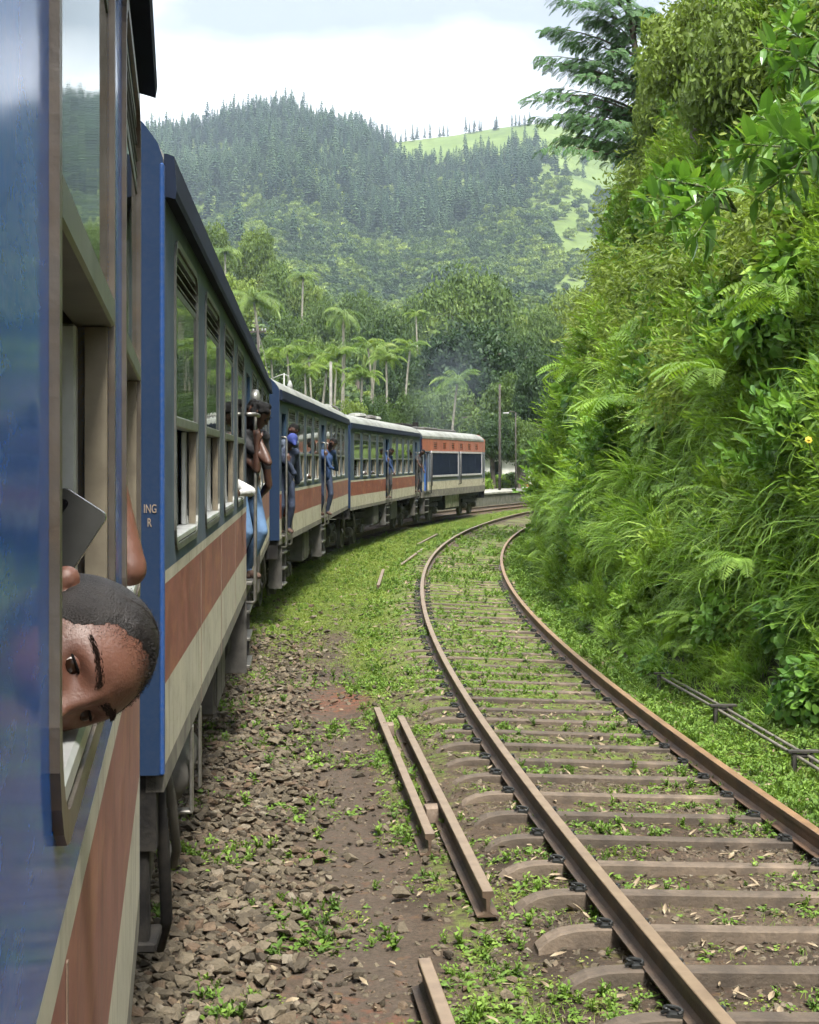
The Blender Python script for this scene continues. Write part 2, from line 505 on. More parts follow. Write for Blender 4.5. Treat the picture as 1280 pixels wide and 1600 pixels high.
# --- valley floor and wooded mountain, one sheet out to the skyline
RIDGE_U = np.array([-1700, -800, -200, 100, 218, 300, 350, 400, 430, 470, 520, 560, 600, 650, 700, 740, 800, 850, 900, 1000, 1200, 2000, 2950])
RIDGE_V = np.array([420, 310, 262, 236, 222, 208, 194, 180, 175, 187, 204, 213, 226, 220, 213, 206, 199, 195, 206, 250, 330, 400, 430])
PROF_D = np.array([0, 60, 120, 200, 300, 450, 600, 850, 1100, 1300, 1450, 1750])
PROF_F = np.array([0, 0, 0.0, 0.012, 0.05, 0.125, 0.22, 0.455, 0.75, 1.0, 0.99, 0.9])
def terrain_z(u, d):
    ridge = CAMZ + (HORIZON - np.interp(u, RIDGE_U, RIDGE_V)) / FPX * 1300
    z = ridge * np.interp(d, PROF_D, PROF_F)
    z = z + sstep(140, 500, d) * (fbm(u * 0.006 + 3, d * 0.006, 4, 60) - 0.5) * (10 + 0.04 * d) * (1 - sstep(1100, 1280, d) * 0.85)
    z = z + 17 * np.exp(-((u - 290) / 150) ** 2) * np.exp(-((d - 235) / 70) ** 2)
    z = z - 0.9 + sstep(90, 140, d) * 0.9
    return z
def hill_mat():
    m, N, L, out = new_mat('hill_grass')
    b = N.new('ShaderNodeBsdfPrincipled'); g = N.new('ShaderNodeNewGeometry')
    n1 = noise_node(N, L, g.outputs['Position'], 0.012, 6, 0.6); n2 = noise_node(N, L, g.outputs['Position'], 0.15, 6, 0.65)
    c = ramp_node(N, L, n1.outputs['Fac'], [(0.35, (0.065, 0.10, 0.025)), (0.65, (0.13, 0.175, 0.05))]).outputs['Color']
    c = mix_rgb(N, L, 0.6, c, ramp_node(N, L, n2.outputs['Fac'], [(0.3, (0.6, 0.6, 0.6)), (0.7, (1.3, 1.3, 1.2))]).outputs['Color'], 'MULTIPLY')
    L.new(c, b.inputs['Base Color']); b.inputs['Roughness'].default_value = 0.95; b.inputs['Specular IOR Level'].default_value = 0.1
    L.new(b.outputs['BSDF'], out.inputs['Surface'])
    return m
_u = np.arange(-1700, 2951, 15.0)
_d = np.concatenate([[-70.0, 0.5], np.geomspace(6, 1080, 140), np.arange(1090, 1470, 10.0), [1500, 1560, 1640, 1750]])
UU, DD = np.meshgrid(_u, _d)
_wx = (UU - 640) / FPX * np.maximum(DD, 40)
mountain = link_mesh('mountain', grid_mesh('mountain', _wx, DD, terrain_z(UU, np.maximum(DD, 0)), hill_mat()))
tag(mountain, 'valley floor and grassy mountainside rising behind the train', None, None, 'structure')

# ================================================================== railway tracks
RUST = pm('rusty_rail_steel', (0.12, 0.078, 0.048), (0.042, 0.031, 0.024), rough=0.62, metal=0.25, scale=5, bump=0.25, bscale=60, lo=0.3, hi=0.7)
RUST2 = pm('rusty_orange_rail_steel', (0.15, 0.085, 0.045), (0.05, 0.031, 0.021), rough=0.62, metal=0.25, scale=4, bump=0.25, bscale=60, lo=0.3, hi=0.7)
RAILTOP = pm('worn_rail_head', (0.27, 0.195, 0.125), (0.16, 0.11, 0.07), rough=0.42, metal=0.35, scale=7, lo=0.3, hi=0.7)
RAILTOP2 = pm('worn_orange_rail_head', (0.3, 0.18, 0.095), (0.17, 0.1, 0.055), rough=0.45, metal=0.3, scale=7, lo=0.3, hi=0.7)
SLEEPER = pm('rusty_steel_sleeper', (0.15, 0.112, 0.078), (0.055, 0.041, 0.029), objvar=0.35, rough=0.8, metal=0.0, scale=3.0, bump=0.35, bscale=45, dirt=(0.04, 0.03, 0.022), dirt_amt=0.6, dirt_scale=5)
CLIP = pm('dark_clip_steel', (0.035, 0.036, 0.034), (0.015, 0.016, 0.015), rough=0.45, metal=0.4, scale=20)

# rail section: (across, up); head at 0
RAIL_SEC = [(-0.034, -0.004), (-0.03, 0.0), (0.03, 0.0), (0.034, -0.004), (0.034, -0.034), (0.011, -0.046), (0.0095, -0.12), (0.03, -0.138), (0.067, -0.145), (0.067, -0.153),
            (-0.067, -0.153), (-0.067, -0.145), (-0.03, -0.138), (-0.0095, -0.12), (-0.011, -0.046), (-0.034, -0.034)]
def rail_on_curve(name, rho, z, d0, d1, parent, mats, step=0.5, grade=0.0):
    a0, a1 = ang(d0, rho), ang(d1, rho); n = int((d1 - d0) / step)
    b = MB(); rings = []
    for i in range(n + 1):
        a = a0 + (a1 - a0) * i / n
        zg = z - grade * max(0.0, CY + rho * math.sin(a) - 6)
        rings.append([tuple(on_curve(rho - x, a, zg + h)) for x, h in RAIL_SEC])
    b.loft(rings)
    b.m = []
    k = len(RAIL_SEC)
    for i in range(n):
        b.m += [1 if j in (0, 1, 2) else 0 for j in range(k)]
    b.m += [0, 0]
    return b.build(name, mats, parent)

def sleeper_mesh():
    """pressed steel trough with drooping spade ends; x across the track"""
    b = MB(); rings = []
    xs = [(-1.36, -0.115, 1.28), (-1.31, -0.065, 1.22), (-1.24, -0.028, 1.12), (-1.14, -0.007, 1.04), (-1.02, 0.0, 1.0), (-0.6, 0.0, 1.0), (0.0, -0.002, 1.0)]
    xs = xs + [(-x, dz, w) for x, dz, w in xs[:-1][::-1]]
    for x, dz, w in xs:
        rings.append([(x, -0.066 * w, -0.12 + dz), (x, -0.062 * w, -0.03 + dz), (x, -0.06 * w, -0.008 + dz), (x, -0.051 * w, 0.0 + dz), (x, 0.051 * w, 0.0 + dz), (x, 0.06 * w, -0.008 + dz), (x, 0.062 * w, -0.03 + dz), (x, 0.066 * w, -0.12 + dz)])
    b.loft(rings, closed=False, cap=False)
    # end plates
    b.add(rings[0], [tuple(range(8))]); b.add(rings[-1], [tuple(range(8))[::-1]])
    return b.mesh('sleeper', SLEEPER, smooth=False)
SLEEPER_ME = sleeper_mesh()
def clip_mesh():
    b = MB()
    pts = []
    for i in range(15):
        a = math.radians(-60 + 300 * i / 14)
        pts.append((0.042 * math.cos(a), 0.030 * math.sin(a), 0.012 + 0.012 * math.sin(a * 0.5)))
    b.tube([(-0.055, -0.005, 0.0)] + pts[::-1], 0.009, 6)
    b.box((-0.03, -0.035, -0.012), (0.045, 0.035, 0.003))
    return b.mesh('rail_clip', CLIP, smooth=False)
CLIP_ME = clip_mesh()

def make_track(name, label, rho_mid, cant, d0, d1, clips_to, phase=0.0, rail_d1=None, sl0=None):
    root = empty(name, on_curve(rho_mid, ang(d0, rho_mid), -0.4))
    tag(root, label, 'railway track')
    root_inv = Matrix.Translation(-root.location)
    grade = 0.0 if cant else 0.0028
    rl = rail_on_curve('rail', rho_mid + 0.88, 0.0, d0, rail_d1 or d1, root, [RUST, RAILTOP], grade=grade)
    rr = rail_on_curve('rail', rho_mid - 0.88, -cant, d0, rail_d1 or d1, root, [RUST2, RAILTOP2], grade=grade)
    for r in (rl, rr): r.location = -root.location
    a, da = ang(sl0 or d0, rho_mid) + phase / rho_mid, 0.69 / rho_mid
    tilt = math.atan2(cant, 1.76)
    while a < ang(d1, rho_mid):
        p = on_curve(rho_mid, a, -cant / 2 - 0.155 + random.uniform(-0.006, 0.002)) - root.location
        p.z -= grade * max(0.0, CY + rho_mid * math.sin(a) - 6)
        s = link_mesh('sleeper', SLEEPER_ME, root, p, (random.uniform(-.02, .02), tilt, -a + random.uniform(-.012, .012)))
        if CY + rho_mid * math.sin(a) < clips_to:
            for x, flip in ((-0.98, 0), (-0.775, 1), (0.775, 0), (0.98, 1)):
                link_mesh('rail_clip', CLIP_ME, s, (x, random.uniform(-.015, .015), 0.013), (0, 0, (math.pi if flip else 0) + random.uniform(-.3, .3)))
        a += da
    return root
empty_track = make_track('railway_track', 'empty curved track of rusty rails on steel sleepers overgrown with weeds', R_MID, 0.07, 2.5, 100, 34)
train_track = make_track('railway_track', 'track under the train, its rails showing again beyond the engine', R_TRAIN, 0.0, 3.0, 112, 0, sl0=6)

# ------------------------------------------------------------------ loose rails lying beside the track
def loose_rail(label, p0, p1, lean=0.0, mats=(RUST, RAILTOP), group=None):
    p0, p1 = Vector(p0), Vector(p1); d = p1 - p0; Ln = d.length
    b = MB()
    secs = []
    for t in (0, 0.5, 1):
        secs.append([(x, t * Ln, h) for x, h in RAIL_SEC])
    b.loft(secs)
    k = len(RAIL_SEC); b.m = ([1 if j in (0, 1, 2) else 0 for j in range(k)] * 2) + [0, 0]
    o = b.build('loose_rail', list(mats))
    o.location = p0
    o.rotation_euler = (math.asin(d.z / Ln), lean, -math.atan2(d.x, d.y))
    tag(o, label, 'rail', group)
    return o
def on_level(u, v, z):
    t = FPX * (CAMZ - z) / (v - HORIZON)
    return at(u, v, t)
loose_rail('longer of the two loose rusty rails lying side by side near the sleeper ends', on_level(763, 1393, -0.10), on_level(626, 1118, -0.10))
loose_rail('shorter loose rusty rail lying on the bare path side of the pair', on_level(672, 1303, -0.13), on_level(589, 1105, -0.13))
loose_rail('short end of rusty rail in the dirt at the bottom edge of the picture', on_level(716, 1640, -0.12), on_level(663, 1497, -0.12))
loose_rail('small piece of old rail lying in the grass nearest the coaches', on_level(591, 914, -0.17), on_level(599, 889, -0.17))
loose_rail('thin old rail half sunk in grass beside the curve', on_level(626, 882, -0.20), on_level(660, 857, -0.20))
loose_rail('farther thin old rail half sunk in bright grass', on_level(652, 850, -0.21), on_level(683, 834, -0.21))
CHOCK = pm('rusty_iron_chock', (0.2, 0.15, 0.11), (0.1, 0.07, 0.05), rough=0.7, metal=0.2, scale=10, bump=0.3)
for (u, v, lb) in ((673, 1262, 'rusty iron chock wedged between the two loose rails'), (607, 1133, 'small rusty chock between the far ends of the loose rails')):
    b = MB(); k = 1.0 if v > 1200 else 0.75
    b.loft([[(-0.05, -0.07 * k, -0.1), (0.05, -0.07 * k, -0.1), (0.045, -0.055 * k, 0.0), (-0.045, -0.055 * k, 0.0)], [(-0.06, 0.0, -0.1), (0.06, 0.0, -0.1), (0.05, 0.0, 0.03), (-0.05, 0.0, 0.03)],
            [(-0.05, 0.08 * k, -0.1), (0.05, 0.08 * k, -0.1), (0.04, 0.06 * k, -0.01), (-0.04, 0.06 * k, -0.01)]])
    o = b.build('iron_chock', CHOCK, None, on_level(u, v, -0.15), (0, 0, 0.25)); tag(o, lb, 'chock')

# ------------------------------------------------------------------ signal rodding on low stools, inside of the curve
ROD = pm('weathered_grey_pipe', (0.2, 0.18, 0.145), (0.1, 0.09, 0.07), rough=0.6, metal=0.3, scale=8)
STOOL = pm('dark_iron_stool', (0.055, 0.05, 0.042), (0.03, 0.027, 0.024), rough=0.7, metal=0.3, scale=12)
rod_root = empty('signal_rodding', on_level(1130, 1106, -0.28))
tag(rod_root, 'pair of grey signal rods on low iron stools along the foot of the bank', 'signal rod')
stools = [(1400, 1262), (1255, 1176), (1130, 1104), (1040, 1054)]
pts3 = [on_level(u, v, -0.16) for u, v in stools]
for k, p in enumerate(pts3):
    b = MB(); b.bbox((-0.14, -0.035, 0.0), (0.14, 0.035, 0.025), 0.004); b.bbox((-0.1, -0.025, -0.22), (-0.06, 0.025, 0.0), 0.004); b.bbox((0.06, -0.025, -0.22), (0.1, 0.025, 0.0), 0.004)
    b.tube([(-0.05, 0, -0.03), (0.05, 0, -0.03)], 0.02, 8)
    s = b.build('stool', STOOL, rod_root, p - rod_root.location, (0, 0, 0.05))
for off in (-0.05, 0.045):
    b = MB(); b.tube([p - rod_root.location + Vector((off, 0, -0.035 if off < 0 else -0.03)) for p in pts3], 0.016, 8)
    b.build('rod', ROD, rod_root, smooth=True)

# ------------------------------------------------------------------ platform beyond the engine
CONC = pm('weathered_concrete', (0.36, 0.35, 0.31), (0.2, 0.2, 0.17), rough=0.9, scale=3, bump=0.3, dirt=(0.07, 0.08, 0.05), dirt_amt=0.8, dirt_scale=1.5)
STONE = pm('mossy_platform_face', (0.12, 0.115, 0.09), (0.05, 0.055, 0.035), rough=0.95, scale=3, bump=0.6, bscale=8)
plat = empty('platform', on_curve(196.2, ang(80), -0.3)); tag(plat, 'low stone station platform edge beyond the engine', 'platform')
b, bt = MB(), MB(); ra, rb_ = [], []
for i in range(26):
    a = ang(66, 196) + (ang(118, 196) - ang(66, 196)) * i / 25
    ra.append([tuple(on_curve(196.15, a, -0.5)), tuple(on_curve(196.15, a, 0.36)), tuple(on_curve(200.5, a, 0.36)), tuple(on_curve(200.5, a, -0.5))])
    rb_.append([tuple(on_curve(196.08, a, 0.362)), tuple(on_curve(196.08, a, 0.46)), tuple(on_curve(200.6, a, 0.48)), tuple(on_curve(200.6, a, 0.362))])
b.loft(ra); bt.loft(rb_)
for o in (b.build('face', STONE, plat), bt.build('coping', CONC, plat)): o.location = -plat.location
# ================================================================== the train
def paint(name, c1, c2, rough=0.22, wear=None, wear_amt=0.0, wear_scale=4.0, wavy=0.12, streak=None, coat=0.35, scale=2.0, spec=0.0, refl=0.45, grime=0.16, runs=0.0):
    m, N, L, out = new_mat(name)
    b = N.new('ShaderNodeBsdfPrincipled'); tc = N.new('ShaderNodeTexCoord'); co = tc.outputs['Object']
    n = noise_node(N, L, co, scale, 6, 0.6)
    col = ramp_node(N, L, n.outputs['Fac'], [(0.36, c2), (0.64, c1)]).outputs['Color']
    if wear:
        mp = N.new('ShaderNodeMapping'); mp.inputs['Scale'].default_value = streak or (1, 1, 1); L.new(co, mp.inputs['Vector'])
        nw = noise_node(N, L, mp.outputs['Vector'], wear_scale, 9, 0.7)
        rw = ramp_node(N, L, nw.outputs['Fac'], [(0.5, (0, 0, 0)), (0.66, (wear_amt,) * 3)])
        col = mix_rgb(N, L, rw.outputs['Color'], col, wear)
    if runs:         # dirt and rust washed down the side
        mr_ = N.new('ShaderNodeMapping'); mr_.inputs['Scale'].default_value = (1, 9, 0.55); L.new(co, mr_.inputs['Vector'])
        nr_ = noise_node(N, L, mr_.outputs['Vector'], 1.6, 6, 0.62)
        col = mix_rgb(N, L, ramp_node(N, L, nr_.outputs['Fac'], [(0.52, (0, 0, 0)), (0.74, (runs,) * 3)]).outputs['Color'], col, (0.06, 0.045, 0.032))
        ns_ = noise_node(N, L, mr_.outputs['Vector'], 14, 4, 0.7)
        col = mix_rgb(N, L, ramp_node(N, L, ns_.outputs['Fac'], [(0.66, (0, 0, 0)), (0.72, (runs * 0.6,) * 3)]).outputs['Color'], col, (0.42, 0.38, 0.3))
    # grime: fine dusty film
    ng_ = noise_node(N, L, co, 55, 4, 0.7)
    col = mix_rgb(N, L, ramp_node(N, L, ng_.outputs['Fac'], [(0.4, (0, 0, 0)), (0.8, (grime,) * 3)]).outputs['Color'], col, (0.22, 0.19, 0.15))
    L.new(col, b.inputs['Base Color'])
    mr = N.new('ShaderNodeMapRange'); mr.inputs['To Min'].default_value = rough * 0.7; mr.inputs['To Max'].default_value = rough * 1.6
    nr = noise_node(N, L, co, 5, 5, 0.6); L.new(nr.outputs['Fac'], mr.inputs['Value']); L.new(mr.outputs['Result'], b.inputs['Roughness'])
    b.inputs['Specular IOR Level'].default_value = 0.0; gl = N.new('ShaderNodeBsdfGlossy'); L.new(mr.outputs['Result'], gl.inputs['Roughness'])
    if wavy:
        mp2 = N.new('ShaderNodeMapping'); mp2.inputs['Scale'].default_value = (1, 1, 1.6); L.new(co, mp2.inputs['Vector'])
        nb = noise_node(N, L, mp2.outputs['Vector'], 3.0, 2, 0.5)
        bp_ = N.new('ShaderNodeBump'); bp_.inputs['Strength'].default_value = wavy; bp_.inputs['Distance'].default_value = 0.02
        L.new(nb.outputs['Fac'], bp_.inputs['Height']); L.new(bp_.outputs['Normal'], b.inputs['Normal']); L.new(bp_.outputs['Normal'], gl.inputs['Normal'])
    # dusty gloss: the sheen over old paint is weaker than on clean lacquer
    fr = N.new('ShaderNodeFresnel'); fr.inputs['IOR'].default_value = 1.45
    fm = N.new('ShaderNodeMath'); fm.operation = 'MULTIPLY'; fm.inputs[1].default_value = refl; L.new(fr.outputs['Fac'], fm.inputs[0])
    ms = N.new('ShaderNodeMixShader'); L.new(fm.outputs[0], ms.inputs['Fac']); L.new(b.outputs['BSDF'], ms.inputs[1]); L.new(gl.outputs['BSDF'], ms.inputs[2])
    L.new(ms.outputs[0], out.inputs['Surface'])
    return m

P_BLUE = paint('blue_coach_paint', (0.018, 0.125, 0.46), (0.013, 0.09, 0.34), rough=0.09, coat=0.0, refl=0.72, wear=(0.09, 0.2, 0.5), wear_amt=0.6, wear_scale=9, streak=(1, 0.35, 1.4))
P_TEAL = paint('slate_blue_coach_paint', (0.026, 0.058, 0.108), (0.018, 0.043, 0.082), rough=0.4, coat=0.0, refl=0.26, runs=0.5, wear=(0.10, 0.14, 0.15), wear_amt=0.4, streak=(1, 1, 0.3))
P_END = paint('blue_end_paint', (0.014, 0.028, 0.062), (0.012, 0.025, 0.055), rough=0.55, coat=0.0, refl=0.15, grime=0.04)
P_POST = paint('bright_blue_post_paint', (0.02, 0.06, 0.19), (0.016, 0.05, 0.15), rough=0.45, coat=0.0, refl=0.2)
P_CREAM = paint('cream_stripe_paint', (0.46, 0.43, 0.32), (0.37, 0.345, 0.26), rough=0.45, refl=0.25, runs=0.6, wear=(0.2, 0.18, 0.12), wear_amt=0.5, wear_scale=5, streak=(1, 0.6, 1), coat=0.2)
P_RED = paint('red_band_paint', (0.235, 0.062, 0.036), (0.17, 0.043, 0.027), rough=0.4, refl=0.25, runs=0.55, wear=(0.34, 0.13, 0.055), wear_amt=0.7, wear_scale=2.6, streak=(1, 0.5, 1.4), coat=0.2, scale=5)
P_SKIRT = pm('grimy_skirt_metal', (0.20, 0.185, 0.15), (0.1, 0.092, 0.075), rough=0.7, scale=5, dirt=(0.05, 0.045, 0.04), dirt_amt=0.8)
P_ROOF = pm('pale_roof_paint', (0.24, 0.25, 0.225), (0.16, 0.165, 0.145), rough=0.6, scale=1.5, dirt=(0.12, 0.12, 0.1), dirt_amt=0.7, dirt_scale=1.2)
P_GUTTER = pm('navy_gutter_paint', (0.010, 0.017, 0.034), (0.007, 0.011, 0.024), rough=0.75, spec=0.12, scale=3)
P_SEAM = pm('rusty_seam', (0.2, 0.14, 0.1), (0.12, 0.075, 0.05), rough=0.7, scale=8)
ALU = pm('aged_aluminium', (0.15, 0.132, 0.115), (0.085, 0.07, 0.058), rough=0.4, metal=0.55, scale=6, dirt=(0.16, 0.11, 0.07), dirt_amt=0.6, dirt_scale=4, bump=0.1)
ALU_DARK = pm('dark_window_frame', (0.12, 0.125, 0.115), (0.07, 0.072, 0.066), rough=0.45, metal=0.3, scale=6)
P_LOUV = pm('grey_louvre_panel', (0.10, 0.115, 0.11), (0.06, 0.07, 0.068), rough=0.45, scale=6)
ALU_LIGHT = pm('pale_sash_aluminium', (0.55, 0.56, 0.55), (0.38, 0.39, 0.38), rough=0.35, metal=0.4, scale=8)
BEIGE = pm('beige_window_jamb', (0.2, 0.17, 0.12), (0.12, 0.1, 0.07), rough=0.6, scale=8)
TRANSOM = pm('grey_green_transom', (0.16, 0.17, 0.145), (0.1, 0.11, 0.09), rough=0.45, metal=0.3, scale=6)
DARK = pm('dark_interior_panel', (0.016, 0.0165, 0.017), (0.01, 0.0105, 0.011), rough=0.7, scale=3)
BLACK = pm('black_underframe', (0.012, 0.011, 0.0105), (0.006, 0.0055, 0.0055), rough=0.8, spec=0.2, scale=6, dirt=(0.045, 0.04, 0.032), dirt_amt=0.5, dirt_scale=4, bump=0.2)
GREYM = pm('dusty_grey_underframe', (0.085, 0.08, 0.068), (0.038, 0.035, 0.031), rough=0.7, scale=6, dirt=(0.05, 0.045, 0.04), dirt_amt=0.7, bump=0.15)
STEEL = pm('worn_handrail_steel', (0.24, 0.23, 0.21), (0.13, 0.125, 0.11), rough=0.38, metal=0.7, scale=10)
DARKBAR = pm('dark_handrail_paint', (0.05, 0.05, 0.05), (0.03, 0.03, 0.03), rough=0.4, metal=0.3, scale=10)
RUBBER = pm('black_bellows_rubber', (0.014, 0.014, 0.015), (0.008, 0.008, 0.009), rough=0.8, scale=9)

def glass_mat():
    m, N, L, out = new_mat('tinted_window_glass')
    tr = N.new('ShaderNodeBsdfTransparent'); tr.inputs['Color'].default_value = (0.34, 0.40, 0.37, 1)
    gl = N.new('ShaderNodeBsdfGlossy'); gl.inputs['Roughness'].default_value = 0.025; gl.inputs['Color'].default_value = (0.9, 0.93, 0.9, 1)
    tc = N.new('ShaderNodeTexCoord'); nb = noise_node(N, L, tc.outputs['Object'], 2.2, 2, 0.5)
    bp_ = N.new('ShaderNodeBump'); bp_.inputs['Strength'].default_value = 0.05; bp_.inputs['Distance'].default_value = 0.02
    L.new(nb.outputs['Fac'], bp_.inputs['Height']); L.new(bp_.outputs['Normal'], gl.inputs['Normal'])
    fr = N.new('ShaderNodeFresnel'); fr.inputs['IOR'].default_value = 1.6
    ms = N.new('ShaderNodeMixShader'); L.new(fr.outputs['Fac'], ms.inputs['Fac']); L.new(tr.outputs[0], ms.inputs[1]); L.new(gl.outputs[0], ms.inputs[2])
    L.new(ms.outputs[0], out.inputs['Surface'])
    return m
GLASS = glass_mat()

ZB, ZC, ZR, ZS, ZU, ZE = 1.15, 1.245, 1.565, 1.96, 2.01, 3.48      # skirt, cream, red, stripe, upper panel, eave
BANDS = [('skirt', ZB, ZC), ('lower_cream_band', ZC, ZR), ('red_band', ZR, ZS), ('cream_stripe', ZS, ZU), ('upper_panel', ZU, ZE)]
WZ0, WZ1 = 2.06, 3.39
HALF = 1.45

def wall_bands(L, bands, holes, o0=0.0, o1=-0.07):
    """a coach side cut by openings; one mesh builder per band. holes: (s0, s1, z0, z1)"""
    sc = sorted({0.0, L} | {h[0] for h in holes} | {h[1] for h in holes})
    res = {}
    def hole(s, z): return any(h[0] < s < h[1] and h[2] < z < h[3] for h in holes)
    zc_all = sorted({b[1] for b in bands} | {b[2] for b in bands} | {h[2] for h in holes} | {h[3] for h in holes})
    zlo, zhi = bands[0][1], bands[-1][2]
    for nm, z0, z1 in bands:
        mb = MB(); zc = [z for z in zc_all if z0 <= z <= z1]
        for i in range(len(sc) - 1):
            sm = (sc[i] + sc[i+1]) / 2
            for j in range(len(zc) - 1):
                zm = (zc[j] + zc[j+1]) / 2
                if hole(sm, zm): continue
                a, b, c, d = sc[i], sc[i+1], zc[j], zc[j+1]
                mb.add([(o0, a, c), (o0, b, c), (o0, b, d), (o0, a, d)], [(0, 1, 2, 3)])
                mb.add([(o1, a, c), (o1, b, c), (o1, b, d), (o1, a, d)], [(3, 2, 1, 0)])
                e = 1e-3
                for cond, q in ((a <= 0 or hole(a - e, zm), [(o0, a, c), (o0, a, d), (o1, a, d), (o1, a, c)]), (b >= L or hole(b + e, zm), [(o0, b, d), (o0, b, c), (o1, b, c), (o1, b, d)]),
                                (c <= zlo or hole(sm, c - e), [(o0, b, c), (o0, a, c), (o1, a, c), (o1, b, c)]), (d >= zhi or hole(sm, d + e), [(o0, a, d), (o0, b, d), (o1, b, d), (o1, a, d)])):
                    if cond: mb.add(q, [(0, 1, 2, 3)])
        res[nm] = mb
    return res

def rounded_rect(s0, s1, z0, z1, r, n=5):
    pts = []
    for cs, cz, a0 in ((s1 - r, z1 - r, 0), (s0 + r, z1 - r, 90), (s0 + r, z0 + r, 180), (s1 - r, z0 + r, 270)):
        for k in range(n + 1):
            a = math.radians(a0 + 90 * k / n); pts.append((cs + r * math.cos(a), cz + r * math.sin(a)))
    return pts

def ring_frame(mb, s0, s1, z0, z1, w, o_in, o_out, r=0.09):
    A, B = rounded_rect(s0, s1, z0, z1, r), rounded_rect(s0 + w, s1 - w, z0 + w, z1 - w, max(0.02, r - w * 0.6))
    n = len(A); vs = []
    for (a, b), (c, d) in zip(A, B):
        vs += [(o_in, a, b), (o_out, a, b), (o_out, c, d), (o_in, c, d)]
    fs = []
    for i in range(n):
        j = (i + 1) % n
        for k in range(4):
            k2 = (k + 1) % 4
            fs.append((i*4 + k, i*4 + k2, j*4 + k2, j*4 + k))
    mb.add(vs, fs)

def make_window(W, parent, s, louvres=3, zt=2.59, frame_mat=None, wall_mat=None, WZ0=WZ0, pane=True):
    """window: frame with pane, louvre slats, transom, sliding sash and sill"""
    rr = 0.13
    mb = MB(); ring_frame(mb, 0, W, WZ0, WZ1, 0.03, -0.075, 0.009, rr)
    win = mb.build('window', frame_mat or ALU, parent, (0, s, 0))
    zg = 3.16
    for cs, cz, a0 in ((W - rr, WZ1 - rr, 0), (rr, WZ1 - rr, 90), (rr, WZ0 + rr, 180), (W - rr, WZ0 + rr, 270)):
        arc = [(-0.004, cs + 0.985 * rr * math.cos(math.radians(a0 + 9 * q)), cz + 0.985 * rr * math.sin(math.radians(a0 + 9 * q))) for q in range(11)]
        cn = (-0.004, W - 0.002 if a0 in (0, 270) else 0.002, WZ1 - 0.002 if a0 < 180 else WZ0 + 0.002)
        g_ = MB(); g_.add([cn] + arc, [(0, q + 1, q + 2) for q in range(10)]); g_.build('corner_plate', wall_mat or P_TEAL, win)
    i0, i1 = 0.032, W - 0.032
    MB().box((-0.008, i0, zt + 0.045), (-0.003, i1, zg)).build('pane', GLASS, win)
    MB().bbox((-0.055, i0, zt), (0.009, i1, zt + 0.045), 0.004).build('transom', TRANSOM, win)
    h = MB(); h.box((-0.05, i0, zg), (-0.001, i1, zg + 0.03)); h.box((-0.06, i0, zg + 0.03), (-0.05, i1, WZ1 - 0.035)); h.box((-0.05, i0, WZ1 - 0.06), (-0.001, i1, WZ1 - 0.034))
    h.build('louvre_panel', P_LOUV, win)
    zz0, zz1 = zg + 0.035, WZ1 - 0.065
    for k in range(louvres):
        z = zz0 + (zz1 - zz0) * (k + 0.5) / louvres
        q = MB(); q.add([(-0.045, i0, z + 0.012), (-0.045, i1, z + 0.012), (0.0, i1, z - 0.014), (0.0, i0, z - 0.014), (-0.045, i0, z + 0.018), (-0.045, i1, z + 0.018), (0.0, i1, z - 0.008), (0.0, i0, z - 0.008)],
                        [(3, 2, 1, 0), (4, 5, 6, 7), (0, 1, 5, 4), (1, 2, 6, 5), (2, 3, 7, 6), (3, 0, 4, 7)])
        q.build('louvre', TRANSOM, win)
    MB().bbox((-0.1, i0 + 0.045, WZ0 + 0.033), (0.006, i1 - 0.045, WZ0 + 0.062), 0.005).build('sill', ALU_LIGHT, win)
    for q0, q1 in ((i1 - 0.03, i1 - 0.001), (i0 + 0.001, i0 + 0.02)): MB().box((-0.036, q0, WZ0 + 0.063), (-0.002, q1, zt - 0.002)).build('jamb', BEIGE, win)
    for q0, q1 in ((i1 - 0.085, i1 - 0.035), (i0 + 0.002, i0 + 0.05)): MB().bbox((-0.072, q0, WZ0 + 0.063), (-0.046, q1, zt - 0.002), 0.004).build('sash', ALU_LIGHT, win)
    if pane: MB().box((-0.085, i1 - 0.30, WZ0 + 0.063), (-0.079, i1 - 0.085, zt - 0.002)).build('sliding_pane', GLASS, win)
    return win

def roof_profile(ze, n=1):
    half = [(0.012, ze + 0.02), (0.012, ze + 0.14), (-0.02, ze + 0.2), (-0.075, ze + 0.275), (-0.15, ze + 0.34), (-0.3, ze + 0.41), (-0.6, ze + 0.48), (-1.0, ze + 0.52), (-HALF, ze + 0.535)]
    return half + [(-2 * HALF - o, z) for o, z in half[:-1][::-1]]

def end_wall(L_at, thick, ze, parent, mat, name='end_wall'):
    prof = [(0.0, ZC - 0.02)] + [(min(o, 0.0), z) for o, z in roof_profile(ze)[1:-1]] + [(-2 * HALF, ZC - 0.02)]
    prof = [(o if o > -2 * HALF else -2 * HALF, z) for o, z in prof]
    mb = MB(); mb.loft([[(o, L_at, z) for o, z in prof], [(o, L_at + thick, z) for o, z in prof]])
    return mb.build(name, mat, parent)

def wheel_mesh(r=0.46):
    b = MB(); prof = [(-0.03, 0.0), (-0.03, r - 0.11), (-0.06, r - 0.07), (-0.065, r + 0.028), (-0.035, r + 0.028), (-0.025, r), (0.07, r - 0.006), (0.07, r - 0.06), (0.03, r - 0.09), (0.02, 0.16), (0.06, 0.12), (0.06, 0.0)]
    n = 24; rings = []
    for j in range(n):
        a = 2 * math.pi * j / n; rings.append([(o, q * math.cos(a), q * math.sin(a)) for o, q in prof])
    rings.append(rings[0])
    b.loft(rings, closed=False, cap=False)
    return b.mesh('wheel', [GREYM], smooth=False)
WHEEL_ME = wheel_mesh()

